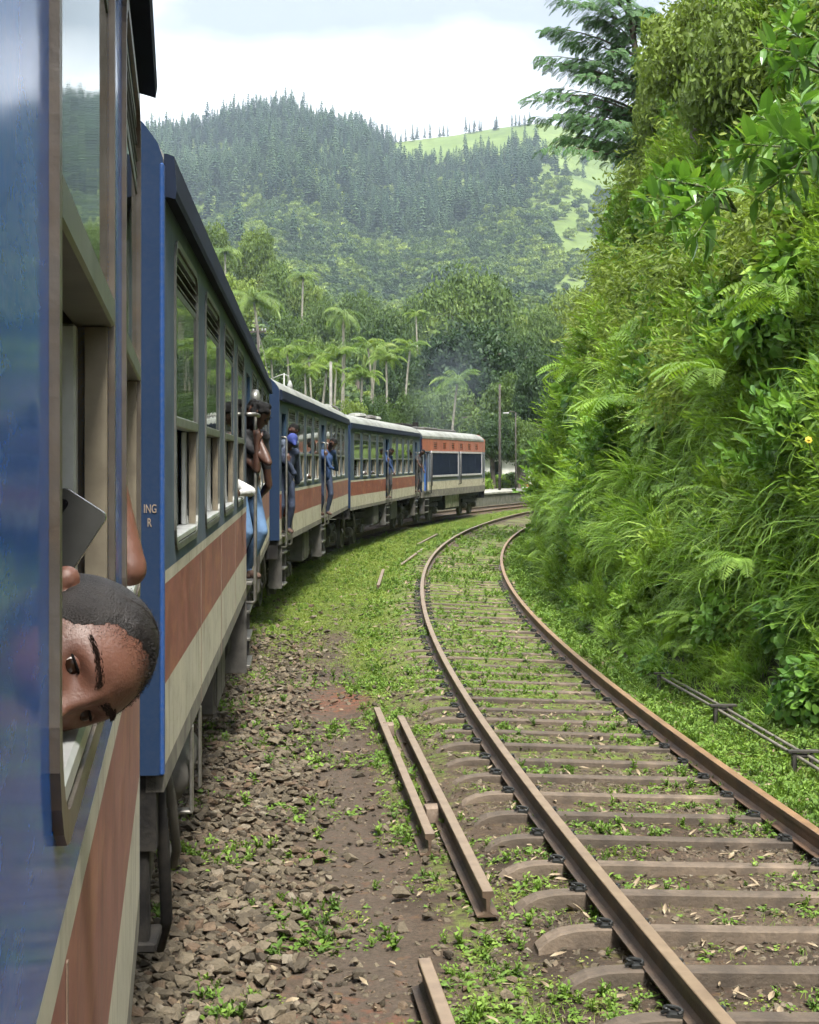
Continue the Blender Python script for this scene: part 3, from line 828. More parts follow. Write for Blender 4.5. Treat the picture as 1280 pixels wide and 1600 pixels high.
def make_bogie(parent, s):
    """bogie with side frame, axle boxes, springs and wheels of both sides"""
    root = MB()
    for o in (-0.34, -2 * HALF + 0.34):
        root.bbox((o - 0.05, -1.75, 0.62), (o + 0.05, 1.75, 0.8), 0.02); root.bbox((o - 0.05, -0.5, 0.5), (o + 0.05, 0.5, 0.62), 0.02)
    root.bbox((-2 * HALF + 0.4, -0.2, 0.5), (-0.4, 0.2, 0.78), 0.02)
    bg = root.build('bogie', BLACK, parent, (0, s, 0))
    for ax in (-1.2, 1.2):
        for o in (-0.58, -2 * HALF + 0.58):
            w = link_mesh('wheel', WHEEL_ME, bg, (o, ax, 0.46)); w.rotation_euler = (random.uniform(0, 6), 0, 0 if o > -1 else math.pi)
        MB().tube([(-0.5, ax, 0.46), (-2 * HALF + 0.5, ax, 0.46)], 0.075, 10).build('axle', GREYM, bg)
        x = MB(); x.bbox((-0.42, ax - 0.16, 0.33), (-0.24, ax + 0.16, 0.6), 0.03); x.tube([(-0.245, ax, 0.46), (-0.215, ax, 0.46)], 0.11, 14); x.build('axle_box', GREYM, bg)
        for k in (-0.26, 0.26):
            pts = [(-0.33 + 0.055 * math.cos(q * 0.9), ax + k + 0.055 * math.sin(q * 0.9), 0.36 + 0.012 * q * 0.9 * 2.2) for q in range(0, 22)]
            MB().tube(pts, 0.014, 5).build('spring', GREYM, bg)
    return bg

def door_fittings(parent, s0, s1, z_floor=1.29, bars=True):
    """open doorway: reveal, floor plate, long grab bars, folding step below"""
    d = MB(); d.box((-0.75, s0 + 0.002, z_floor - 0.05), (-0.08, s1 - 0.002, z_floor)); dr = d.build('door', DARK, parent)
    v = MB(); v.box((-0.75, s0 - 0.04, z_floor), (-0.1, s0 - 0.005, 3.3)); v.box((-0.75, s1 + 0.005, z_floor), (-0.1, s1 + 0.04, 3.3)); v.build('vestibule_panel', P_BLUE, dr)
    t = MB(); t.bbox((-0.08, s0 + 0.005, z_floor - 0.03), (0.06, s1 - 0.005, z_floor + 0.004), 0.006); t.build('threshold', STEEL, dr)
    if bars:
        for s in (s0 - 0.05, s1 + 0.05):
            g = MB(); o = 0.085
            g.tube([(0.0, s, 2.88), (o - 0.02, s, 2.88), (o, s, 2.86), (o, s, 1.12), (o - 0.02, s, 1.10), (0.0, s, 1.10)], 0.017, 8)
            g.build('grab_bar', STEEL, dr, smooth=True)
    o0, o1 = -0.22, 0.0
    lad = MB().bbox((o0, s0 + 0.068, 0.42), (o1, s0 + 0.092, ZB - 0.004), 0.003).build('step_ladder', GREYM, dr)
    MB().bbox((o0, s1 - 0.092, 0.42), (o1, s1 - 0.068, ZB - 0.004), 0.003).build('ladder_side', GREYM, lad)
    for z in (0.46, 0.72, 0.98):
        MB().bbox((o0 - 0.02, s0 + 0.094, z), (o1 + 0.03, s1 - 0.094, z + 0.03), 0.004).build('tread', STEEL, lad)
    return dr

def make_coach(label, p_near, p_far, z0, wins, doors, W=1.25, zt=2.59, upper=None, roof_kit=False, louvres=3, name='passenger_coach', underkit=True, bogies=True, end_extra=True, wz0=WZ0):
    p0, p1 = Vector(p_near), Vector(p_far); d = p1 - p0; L = math.hypot(d.x, d.y)
    root = empty(name, (p0.x, p0.y, z0), -math.atan2(d.x, d.y)); tag(root, label, 'train coach')
    holes = [(s + 0.03, s + W - 0.03, wz0 + 0.03, WZ1 - 0.03) for s in wins] + [(a, b, 1.29, 3.28) for a, b in doors]
    mats = {'skirt': P_SKIRT, 'lower_cream_band': P_CREAM, 'red_band': P_RED, 'cream_stripe': P_CREAM, 'upper_panel': upper or P_TEAL}
    cuts = [-1.0] + [(a + b) / 2 for a, b in doors] + [L + 1]
    for nm, mb in wall_bands(L, BANDS, holes).items():
        if nm in ('red_band', 'cream_stripe') and doors:          # cut through by the doorways: one piece between each two
            for c0, c1 in zip(cuts, cuts[1:]):
                q = MB()
                for f_ in mb.f:
                    if c0 < sum(mb.v[i][1] for i in f_) / len(f_) < c1: q.add([mb.v[i] for i in f_], [tuple(range(len(f_)))])
                if q.f: q.build(nm, mats[nm], root)
        else: mb.build(nm, mats[nm], root)
    far = wall_bands(L, [('far_side', ZB, ZE)], [], -2 * HALF + 0.07, -2 * HALF)
    far['far_side'].build('far_side', P_BLUE, root)
    for s in wins: make_window(W, root, s, louvres, zt, None if upper is P_BLUE else ALU_DARK, upper, wz0, upper is not P_BLUE)
    for a, b in doors: door_fittings(root, a, b)
    prof = roof_profile(ZE)
    r = MB(); r.loft([[(o, s, z) for o, z in prof] for s in (0.05, L * 0.25, L * 0.5, L * 0.75, L - 0.05)]); roof = r.build('roof', P_ROOF, root, smooth=False)
    g = MB(); g.loft([[(0.0, s, ZE), (0.045, s, ZE - 0.012), (0.05, s, ZE + 0.02), (0.04, s, ZE + 0.155), (0.014, s, ZE + 0.165), (0.0, s, ZE + 0.165)] for s in (0.0, L)]); g.build('gutter', P_GUTTER, root)
    end_wall(-0.045, 0.0445, ZE, root, P_END); end_wall(L + 0.0005, 0.0445, ZE, root, P_END)
    for k_ in range(1, int(L / 2.0)):
        s_ = min(max(k_ * 2.0 + 0.16, 0.1), L - 0.1)
        if any(a - 0.06 < s_ < b + 0.06 for a, b in doors): continue
        MB().box((0.0003, s_ - 0.006, ZB + 0.01), (0.0022, s_ + 0.006, ZS - 0.004)).build('panel_seam', P_SEAM, root)
    i = MB(); i.box((-2 * HALF + 0.08, 0.05, 1.2), (-0.08, L - 0.05, 1.235)); i.box((-2 * HALF + 0.08, 0.05, 3.44), (-0.08, L - 0.05, 3.47))
    for s in np.arange(1.2, L - 1, 1.0): i.box((-2.6, s, 1.24), (-1.75, s + 0.09, 2.15)); i.box((-1.2, s, 1.24), (-0.35, s + 0.09, 2.15))
    i.build('interior', DARK, root)
    for s in (-0.48, L):
        bl = MB(); ring_frame(bl, -0.55, 0.55, 1.3, 3.35, 0.1, 0.0, 0.48, 0.08)
        bl.build('bellows', RUBBER, root, (-HALF, s, 0), (0, 0, math.pi / 2)).location = (-HALF, s + (0.48 if s < 0 else 0.48), 0)
    hb = MB()
    for s in (0.0, L - 0.09): hb.box((-2 * HALF + 0.03, s, 0.92), (-0.03, s + 0.09, ZC - 0.022))
    hb.box((-HALF - 0.09, -0.45, 0.85), (-HALF + 0.09, 0.0, 1.02)); hb.box((-HALF - 0.09, L, 0.85), (-HALF + 0.09, L + 0.45, 1.02))
    hb.build('headstock', BLACK, root)
    if bogies:
        make_bogie(root, 2.9); make_bogie(root, L - 2.9)
    if underkit:
        u = MB(); u.box((-2.5, 4.9, 0.95), (-0.4, L - 4.9, ZB - 0.01)); u.build('underframe', BLACK, root)
        for (a, b_, o, za, nm) in ((5.55, 6.75, -0.12, 0.52, 'battery_box'), (10.6, 12.4, -0.2, 0.5, 'equipment_case')):
            e = MB(); e.bbox((o - 0.6, a, za), (o, b_, ZB - 0.012), 0.02)
            ec = e.build(nm, GREYM, root)
            MB().bbox((o + 0.002, a + 0.05, za + 0.06), (o + 0.014, (a + b_) / 2 - 0.02, ZB - 0.1), 0.004).build('cover', GREYM, ec)
            MB().bbox((o + 0.002, (a + b_) / 2 + 0.02, za + 0.06), (o + 0.014, b_ - 0.05, ZB - 0.1), 0.004).build('cover', GREYM, ec)
        for a in (7.3, 12.9):
            MB().tube([(-0.3, a, 0.75), (-0.3, a + 0.05, 0.75), (-0.3, a + 1.0, 0.75), (-0.3, a + 1.05, 0.75)], [0.1, 0.17, 0.17, 0.1], 14).build('air_tank', BLACK, root, smooth=True)
        for a in (1.0, L - 1.0):
            c = MB(); c.tube([(-0.1, a, 1.14), (-0.06, a + 0.05, 0.9), (-0.05, a + 0.2, 0.62), (-0.08, a + 0.4, 0.5), (-0.15, a + 0.6, 0.6)], 0.022, 6); c.build('brake_hose', GREYM, root, smooth=True)
    if roof_kit:
        for k, s in enumerate((0.8, 1.9, 3.0, 9.0, 11.5, 12.8)):
            v = MB()
            if k in (1, 2): v.tube([(-HALF + 0.4 + 0.22 * math.cos(q), s + 0.0 + 0.25 * q / 3, 4.0 + 0.22 * math.sin(q)) for q in np.linspace(0, math.pi, 9)], 0.035, 6)
            else: v.loft([[(-HALF + 0.3 + 0.34 * math.cos(q) * w, s + 0.5 * math.sin(q) * w, z) for q in np.linspace(0, 2 * math.pi, 13)[:-1]] for w, z in ((0.8, 3.9), (0.8, 4.06), (1.0, 4.08), (0.85, 4.16), (0.4, 4.19))])
            v.build('roof_vent', P_ROOF if k % 2 else GREYM, root)
    return root, L

def corner(u, t): return Vector(((u - 640) / FPX * t, t, 0))

# the coach the photograph was taken from: only its last three windows are ahead of the camera
OWN_DIR = Vector((-0.15, 1.0, 0)).normalized()
own_far = Vector((-0.1115 - 0.15 * 4.32, 4.32, 0))
own_near = own_far - OWN_DIR * 9.0
k_own = 1.01119
def own_s(t): return 9.0 - (4.32 - t) * k_own
own, L0 = make_coach('nearest blue coach with the boy leaning out of its window', own_near, own_far, 0.0, [own_s(1.315) - 3.2, own_s(1.315) - 1.62, own_s(1.315), own_s(2.98)], [], W=1.17, zt=2.66, upper=P_BLUE, wz0=2.09, bogies=False, underkit=False)

car2, L2 = make_coach('second coach, blue end wall with lettering, two young men hanging at its door', corner(256, 6.0), corner(421, 24.0), 0.0,
                      [0.47, 2.47, 4.47, 6.47, 10.1, 12.1, 14.1, 16.1], [(8.55, 9.5)], W=1.38, upper=P_TEAL)
car3, L3 = make_coach('third coach, with a man in a blue cap at its first door', corner(437, 24.6), corner(544, 42.7), -0.07,
                      [1.35, 3.1, 4.85, 6.6, 10.0, 11.75, 13.5, 15.25], [(0.3, 1.05), (8.55, 9.45)], W=1.25, upper=P_TEAL)
car4, L4 = make_coach('fourth coach with roof vents, coupled behind the engine', corner(548, 43.4), corner(656, 61.6), -0.15,
                      [0.6, 2.35, 4.1, 5.85, 9.3, 11.05, 12.8, 14.55], [(7.7, 8.6), (16.6, 17.4)], W=1.25, upper=P_TEAL, roof_kit=True)

# lettering that shows on the end wall of the second coach
LETTER = pm('faded_orange_lettering', (0.2, 0.155, 0.12), (0.16, 0.125, 0.095), rough=0.6, scale=30)
def lettering(txt, o, z, size, parent):
    cu = bpy.data.curves.new('lettering', 'FONT'); cu.body = txt; cu.size = size; cu.extrude = 0.0005; cu.offset = 0.0006
    cu.materials.append(LETTER)
    t = bpy.data.objects.new('lettering', cu); C.objects.link(t); t.parent = parent
    t.rotation_euler = (math.radians(90), 0, 0)
    bpy.context.view_layer.update()
    me = bpy.data.meshes.new_from_object(t.evaluated_get(bpy.context.evaluated_depsgraph_get()))
    bpy.data.objects.remove(t)
    return link_mesh('lettering', me, parent, (o, -0.0475, z), (math.radians(90), 0, 0), (0.62, 1, 1))
lettering('ING', -0.0740, CAMZ + (718 - 800.5) / 400, 0.047, car2)
lettering('R', -0.0600, CAMZ + (718 - 822) / 400, 0.047, car2)
# corner post, lamp and pipes at the near end of the second coach
b = MB(); b.bbox((-0.012, -0.055, ZC - 0.02), (0.006, -0.001, 3.6), 0.006); b.build('corner_post', P_POST, car2)
b = MB(); b.tube([(-0.045, 0.25, 1.14), (-0.03, 0.3, 0.9), (-0.02, 0.35, 0.55), (-0.06, 0.45, 0.4)], 0.025, 8); b.build('air_hose', BLACK, car2, smooth=True)
b = MB(); b.bbox((-0.16, 0.02, 0.55), (-0.06, 0.1, 1.145), 0.01); b.bbox((-0.3, 0.0, 0.52), (-0.03, 0.26, 0.56), 0.008); b.build('foot_step', BLACK, car2)
# air reservoir behind a bright hanger under the first window
b = MB(); b.tube([(-0.13, 1.35, 0.9), (-0.13, 1.4, 0.9), (-0.13, 2.3, 0.9), (-0.13, 2.35, 0.9)], [0.06, 0.115, 0.115, 0.06], 16); tank = b.build('air_reservoir', GREYM, car2, smooth=True)
b = MB(); b.bbox((-0.012, 1.5, 0.72), (0.004, 1.58, 1.146), 0.004); b.bbox((-0.26, 1.5, 0.72), (-0.004, 1.58, 0.735), 0.004); b.build('hanger', STEEL, tank)
b = MB(); b.bbox((-0.012, 2.1, 0.72), (0.004, 2.16, 1.146), 0.004); b.build('hanger', STEEL, tank)
# round marker lamp above the second coach's door and a level grab bar beside that door
LAMPGREY = pm('lamp_grey', (0.22, 0.22, 0.2), (0.12, 0.12, 0.11), rough=0.35, metal=0.5, scale=14)
b = MB(); b.tube([(-0.01, 0, 0), (0.05, 0, 0), (0.075, 0, 0), (0.09, 0, 0)], [0.1, 0.1, 0.085, 0.04], 16); b.build('marker_lamp', LAMPGREY, car2, (0, 10.0, 3.08), smooth=True)
b = MB(); b.tube([(0.02, 7.95, 2.86), (0.10, 8.0, 2.86), (0.12, 8.45, 2.86)], 0.02, 8); b.build('grab_bar', STEEL, car2, smooth=True)

# ------------------------------------------------------------------ engine
E_ORANGE = paint('faded_orange_engine_paint', (0.36, 0.095, 0.036), (0.26, 0.062, 0.026), rough=0.5, wear=(0.16, 0.07, 0.04), wear_amt=0.8, wear_scale=2.2, streak=(1, 1.6, 0.25), coat=0.05)
E_NAVY = pm('navy_engine_grille', (0.012, 0.022, 0.05), (0.008, 0.015, 0.034), rough=0.8, spec=0.1, scale=3)
E_GREY = paint('blue_grey_engine_paint', (0.12, 0.15, 0.19), (0.09, 0.11, 0.14), rough=0.4, coat=0.1)
E_FRAME = pm('pale_grille_frame', (0.45, 0.44, 0.46), (0.32, 0.31, 0.33), rough=0.5, scale=5)
pe0, pe1 = corner(660, 62.4), corner(758, 76.0); de = pe1 - pe0; LE = math.hypot(de.x, de.y)
eng = empty('railway_engine', (pe0.x, pe0.y, -0.19), -math.atan2(de.x, de.y)); tag(eng, 'diesel engine with orange top band and dark navy side grilles', 'locomotive')
ez = [('skirt', 1.08, 1.38), ('cream_band', 1.38, 1.72), ('grey_band', 1.72, 3.0), ('orange_band', 3.0, 3.5)]
EM = {'skirt': P_SKIRT, 'cream_band': P_CREAM, 'grey_band': E_GREY, 'orange_band': E_ORANGE}
small = [2.2 + 1.85 * k for k in range(6)]
eh = [(0.35, 1.25, 1.35, 2.95)] + [(s, s + 0.62, 3.1, 3.36) for s in small]
for nm, mb in wall_bands(LE, ez, eh).items(): mb.build(nm, EM[nm], eng)
for s in small:
    v = MB(); v.box((-0.065, s, 3.1), (-0.03, s + 0.62, 3.36)); vp = v.build('vent', DARK, eng)
    for k in range(3): MB().box((-0.03, s + 0.01, 3.13 + 0.08 * k), (-0.005, s + 0.61, 3.16 + 0.08 * k)).build('slat', E_ORANGE, vp)
for a, b_ in ((1.65, 7.15), (7.85, 12.9)):
    v = MB(); v.box((0.002, a, 1.98), (0.02, b_, 2.92)); gp = v.build('grille', E_NAVY, eng)
    fr = MB(); ring_frame(fr, a - 0.08, b_ + 0.08, 1.9, 3.0, 0.08, 0.001, 0.045, 0.05); fr.build('grille_frame', E_FRAME, gp)
    for k in range(1, 12): MB().box((0.0201, a + 0.02, 1.98 + 0.078 * k), (0.028, b_ - 0.02, 1.995 + 0.078 * k)).build('grille_slat', E_NAVY, gp)
    for k in range(1, 3): MB().box((0.0281, a + (b_ - a) * k / 3 - 0.01, 1.99), (0.034, a + (b_ - a) * k / 3 + 0.01, 2.91)).build('grille_rib', E_NAVY, gp)
for s in (7.35, 7.65, 1.5, 13.2):
    MB().tube([(0.0, s, 2.9), (0.08, s, 2.88), (0.08, s, 1.55), (0.0, s, 1.53)], 0.02, 6).build('grab_bar', DARKBAR, eng, smooth=True)
dd = door_fittings(eng, 0.35, 1.25, 1.35, bars=False); 
for s in (0.3, 1.3): MB().tube([(0.0, s, 2.9), (0.09, s, 2.88), (0.09, s, 1.25), (0.0, s, 1.23)], 0.02, 6).build('grab_bar', DARKBAR, dd, smooth=True)
prof = [(o, z + 0.02) for o, z in roof_profile(3.47)]
prof = [(o, 3.5 + (z - 3.5) * 0.85) for o, z in prof]
b = MB(); b.loft([[(o, s, z) for o, z in prof] for s in (0.0, LE * 0.3, LE * 0.6, LE - 0.5)] + [[(-HALF + (o + HALF) * 0.97, LE, 3.5 + (z - 3.5) * 0.7) for o, z in prof]]); er = b.build('roof', P_ROOF, eng)
for s0_, s1_, w in ((0.6, 3.0, 0.6), (3.6, 6.2, 0.75), (7.0, 11.5, 0.5)):
    MB().bbox((-HALF - w, s0_, 3.88), (-HALF + w, s1_, 4.04), 0.04).build('roof_hatch', GREYM, er)
MB().bbox((-HALF - 0.4, -0.3, 3.96), (-HALF + 0.7, 1.5, 4.12), 0.03).build('exhaust_box', BLACK, er)
MB().tube([(-HALF, 5.0, 4.0), (-HALF, 5.0, 4.28)], 0.14, 10).build('exhaust_stack', BLACK, er)
for s, m_ in ((0.0, P_END), (LE - 0.05, E_ORANGE)):
    q = MB(); pr = [(0, 1.3), (0, 3.6), (-0.3, 3.85), (-HALF, 3.95), (-2 * HALF + 0.3, 3.85), (-2 * HALF, 3.6), (-2 * HALF, 1.3)]
    q.loft([[(o - 0.001 * (o > -1), s, z) for o, z in pr], [(o - 0.001 * (o > -1), s + 0.05, z) for o, z in pr]]); q.build('end_wall', m_, eng)
far = wall_bands(LE, [('far_side', 1.08, 3.5)], [], -2 * HALF + 0.07, -2 * HALF); far['far_side'].build('far_side', E_GREY, eng)
b = MB(); b.box((-2.6, 0.1, 0.85), (-0.3, LE - 0.1, 1.09)); b.build('underframe', BLACK, eng)
make_bogie(eng, 2.6); make_bogie(eng, LE - 2.4)
TANKC = pm('dirty_cream_tank', (0.34, 0.33, 0.26), (0.2, 0.19, 0.15), rough=0.6, scale=4, dirt=(0.08, 0.07, 0.05), dirt_amt=0.7)
ft = MB(); ft.bbox((-2.5, 5.3, 0.42), (-0.2, 8.4, 1.06), 0.05); fto = ft.build('fuel_tank', BLACK, eng)
for a, b_ in ((5.4, 6.8), (6.9, 8.3)): MB().bbox((-0.198, a, 0.5), (-0.17, b_, 1.05), 0.01).build('tank_panel', TANKC, fto)
bf = MB()
for o in (-0.55, -2 * HALF + 0.55): bf.tube([(o, LE, 1.05), (o, LE + 0.4, 1.05), (o, LE + 0.41, 1.05), (o, LE + 0.5, 1.05)], [0.09, 0.09, 0.23, 0.22], 14)
bf.build('buffer', BLACK, eng)
MB().box((-2 * HALF + 0.05, LE, 0.75), (-0.05, LE + 0.1, 1.3)).build('headstock', BLACK, eng)
# ================================================================== people
bpy.context.view_layer.update()
def skin_mat(name, c, c2):
    m, N, L, out = new_mat(name); b = N.new('ShaderNodeBsdfPrincipled'); tc = N.new('ShaderNodeTexCoord')
    n = noise_node(N, L, tc.outputs['Object'], 18, 5, 0.6); n2 = noise_node(N, L, tc.outputs['Object'], 240, 3, 0.6)
    L.new(ramp_node(N, L, n.outputs['Fac'], [(0.3, c2), (0.7, c)]).outputs['Color'], b.inputs['Base Color'])
    nr_ = noise_node(N, L, tc.outputs['Object'], 60, 4, 0.6); mr_ = N.new('ShaderNodeMapRange'); mr_.inputs['To Min'].default_value = 0.36; mr_.inputs['To Max'].default_value = 0.62; L.new(nr_.outputs['Fac'], mr_.inputs['Value']); L.new(mr_.outputs['Result'], b.inputs['Roughness']); b.inputs['Subsurface Weight'].default_value = 0.12; b.inputs['Subsurface Radius'].default_value = (0.012, 0.004, 0.002)
    bp2 = N.new('ShaderNodeBump'); bp2.inputs['Strength'].default_value = 0.2; bp2.inputs['Distance'].default_value = 0.004; L.new(n2.outputs['Fac'], bp2.inputs['Height']); L.new(bp2.outputs['Normal'], b.inputs['Normal'])
    L.new(b.outputs['BSDF'], out.inputs['Surface']); return m
SKIN = skin_mat('brown_skin', (0.14, 0.062, 0.041), (0.09, 0.038, 0.025))
SKIN_D = skin_mat('dark_brown_skin', (0.075, 0.035, 0.023), (0.05, 0.023, 0.015))
HAIR = pm('black_hair', (0.006, 0.0055, 0.0055), (0.003, 0.003, 0.003), rough=0.6, spec=0.15, scale=60, bump=0.6, bscale=160)
CROP = pm('cropped_black_hair', (0.017, 0.0135, 0.0125), (0.007, 0.0055, 0.005), rough=0.5, spec=0.3, scale=40, bump=0.35, bscale=420)
def cloth(name, c): return pm(name, c, tuple(x * 0.7 for x in c), rough=0.85, scale=9, bump=0.5, bscale=16)
WHITE_CL, NAVY_CL, JEANS, BLUE_CL, DARK_CL, CHECK_CL, BROWN_CL = (cloth('white_cotton', (0.5, 0.5, 0.49)), cloth('navy_cloth', (0.02, 0.03, 0.06)), cloth('light_blue_denim', (0.09, 0.17, 0.30)),
    cloth('blue_shirt_cloth', (0.02, 0.05, 0.14)), cloth('charcoal_cloth', (0.025, 0.025, 0.028)), cloth('slate_checked_cloth', (0.08, 0.10, 0.14)), cloth('brown_sandal', (0.08, 0.045, 0.03)))
CAP_BLUE = cloth('blue_cap_cloth', (0.03, 0.05, 0.22))

def capsule(mb, p0, p1, r0, r1, n=10):
    p0, p1 = Vector(p0), Vector(p1); d = (p1 - p0); L = max(d.length, 1e-5); d = d / L
    ks = [(-math.cos(a) * r0, math.sin(a) * r0) for a in (0.25, 0.8, 1.25)] ; ke = [(L + math.sin(a) * r1, math.cos(a) * r1) for a in (0.3, 0.75, 1.3)]
    prof = ks + [(0, r0), (L, r1)] + ke
    mb.tube([p0 + d * a for a, _ in prof], [max(r, 1e-4) for _, r in prof], n)

def remesh_body(name, caps, mats, voxel, parent=None, smooth_it=4, extra=None):
    """one continuous surface grown from tapered capsules (p0, p1, r0, r1, material)"""
    mb = MB()
    for c in caps: capsule(mb, *c[:4])
    if extra: extra(mb)
    me = mb.mesh('tmp', mats[0]); o = bpy.data.objects.new('tmp', me); C.objects.link(o)
    rm = o.modifiers.new('r', 'REMESH'); rm.mode = 'VOXEL'; rm.voxel_size = voxel; rm.use_smooth_shade = True
    sm = o.modifiers.new('s', 'SMOOTH'); sm.iterations = smooth_it; sm.factor = 0.5
    dg = bpy.context.evaluated_depsgraph_get(); out = bpy.data.meshes.new_from_object(o.evaluated_get(dg)); out.name = name
    bpy.data.objects.remove(o)
    out.materials.clear()
    for m in mats: out.materials.append(m)
    nf = len(out.polygons); c = np.empty(nf * 3); out.polygons.foreach_get('center', c); c = c.reshape(-1, 3)
    best, mi = np.full(nf, 1e9), np.zeros(nf, np.int32)
    for p0, p1, r0, r1, m in [x[:5] for x in caps]:
        a, b_ = np.array(p0), np.array(p1); ab = b_ - a; t = np.clip(((c - a) @ ab) / max(ab @ ab, 1e-9), 0, 1)
        d = np.linalg.norm(c - a - t[:, None] * ab, axis=1) - (r0 + (r1 - r0) * t)
        k = d < best; best[k] = d[k]; mi[k] = m
    out.polygons.foreach_set('material_index', mi); out.polygons.foreach_set('use_smooth', np.ones(nf, bool)); out.update()
    return out

def hand_caps(wr, d, curl, mat, side=1, k=1.0, spread=Vector((0, 0, 1))):
    """palm, four unequal curled fingers and a thumb leaving the side of the palm"""
    wr, d = Vector(wr), Vector(d).normalized(); w = (spread - d * spread.dot(d)).normalized(); nrm = d.cross(w) * side
    caps = [(wr, wr + d * 0.075 * k, 0.026 * k, 0.03 * k, mat), (wr + w * 0.016 * k, wr + w * 0.022 * k + d * 0.08 * k, 0.02 * k, 0.018 * k, mat), (wr - w * 0.016 * k, wr - w * 0.022 * k + d * 0.075 * k, 0.02 * k, 0.018 * k, mat)]
    for i, ln in enumerate((0.068, 0.078, 0.072, 0.056)):
        b = wr + d * 0.085 * k + w * (0.03 - 0.02 * i) * k; dd = d.copy(); p = b
        for j, q in enumerate((0.45, 0.32, 0.23)):
            dd = (dd * math.cos(curl * (0.8 + 0.2 * j)) + nrm * math.sin(curl * (0.8 + 0.2 * j))).normalized(); dd, nn = dd, None
            e = p + dd * ln * q * k * 1.15; caps.append((p, e, (0.0092 - 0.001 * j) * k, (0.0085 - 0.001 * j) * k, mat)); p = e
            nrm = (nrm - dd * nrm.dot(dd)).normalized() if (nrm - dd * nrm.dot(dd)).length > 1e-3 else nrm
        nrm = d.cross(w) * side
    b = wr + d * 0.025 * k + w * 0.028 * k; m_ = b + (d * 0.6 + w * 0.7 + nrm * 0.3).normalized() * 0.04 * k
    caps += [(b, m_, 0.012 * k, 0.0105 * k, mat), (m_, m_ + (d * 0.8 + w * 0.1 + nrm * 0.6).normalized() * 0.032 * k, 0.0105 * k, 0.0085 * k, mat)]
    return caps

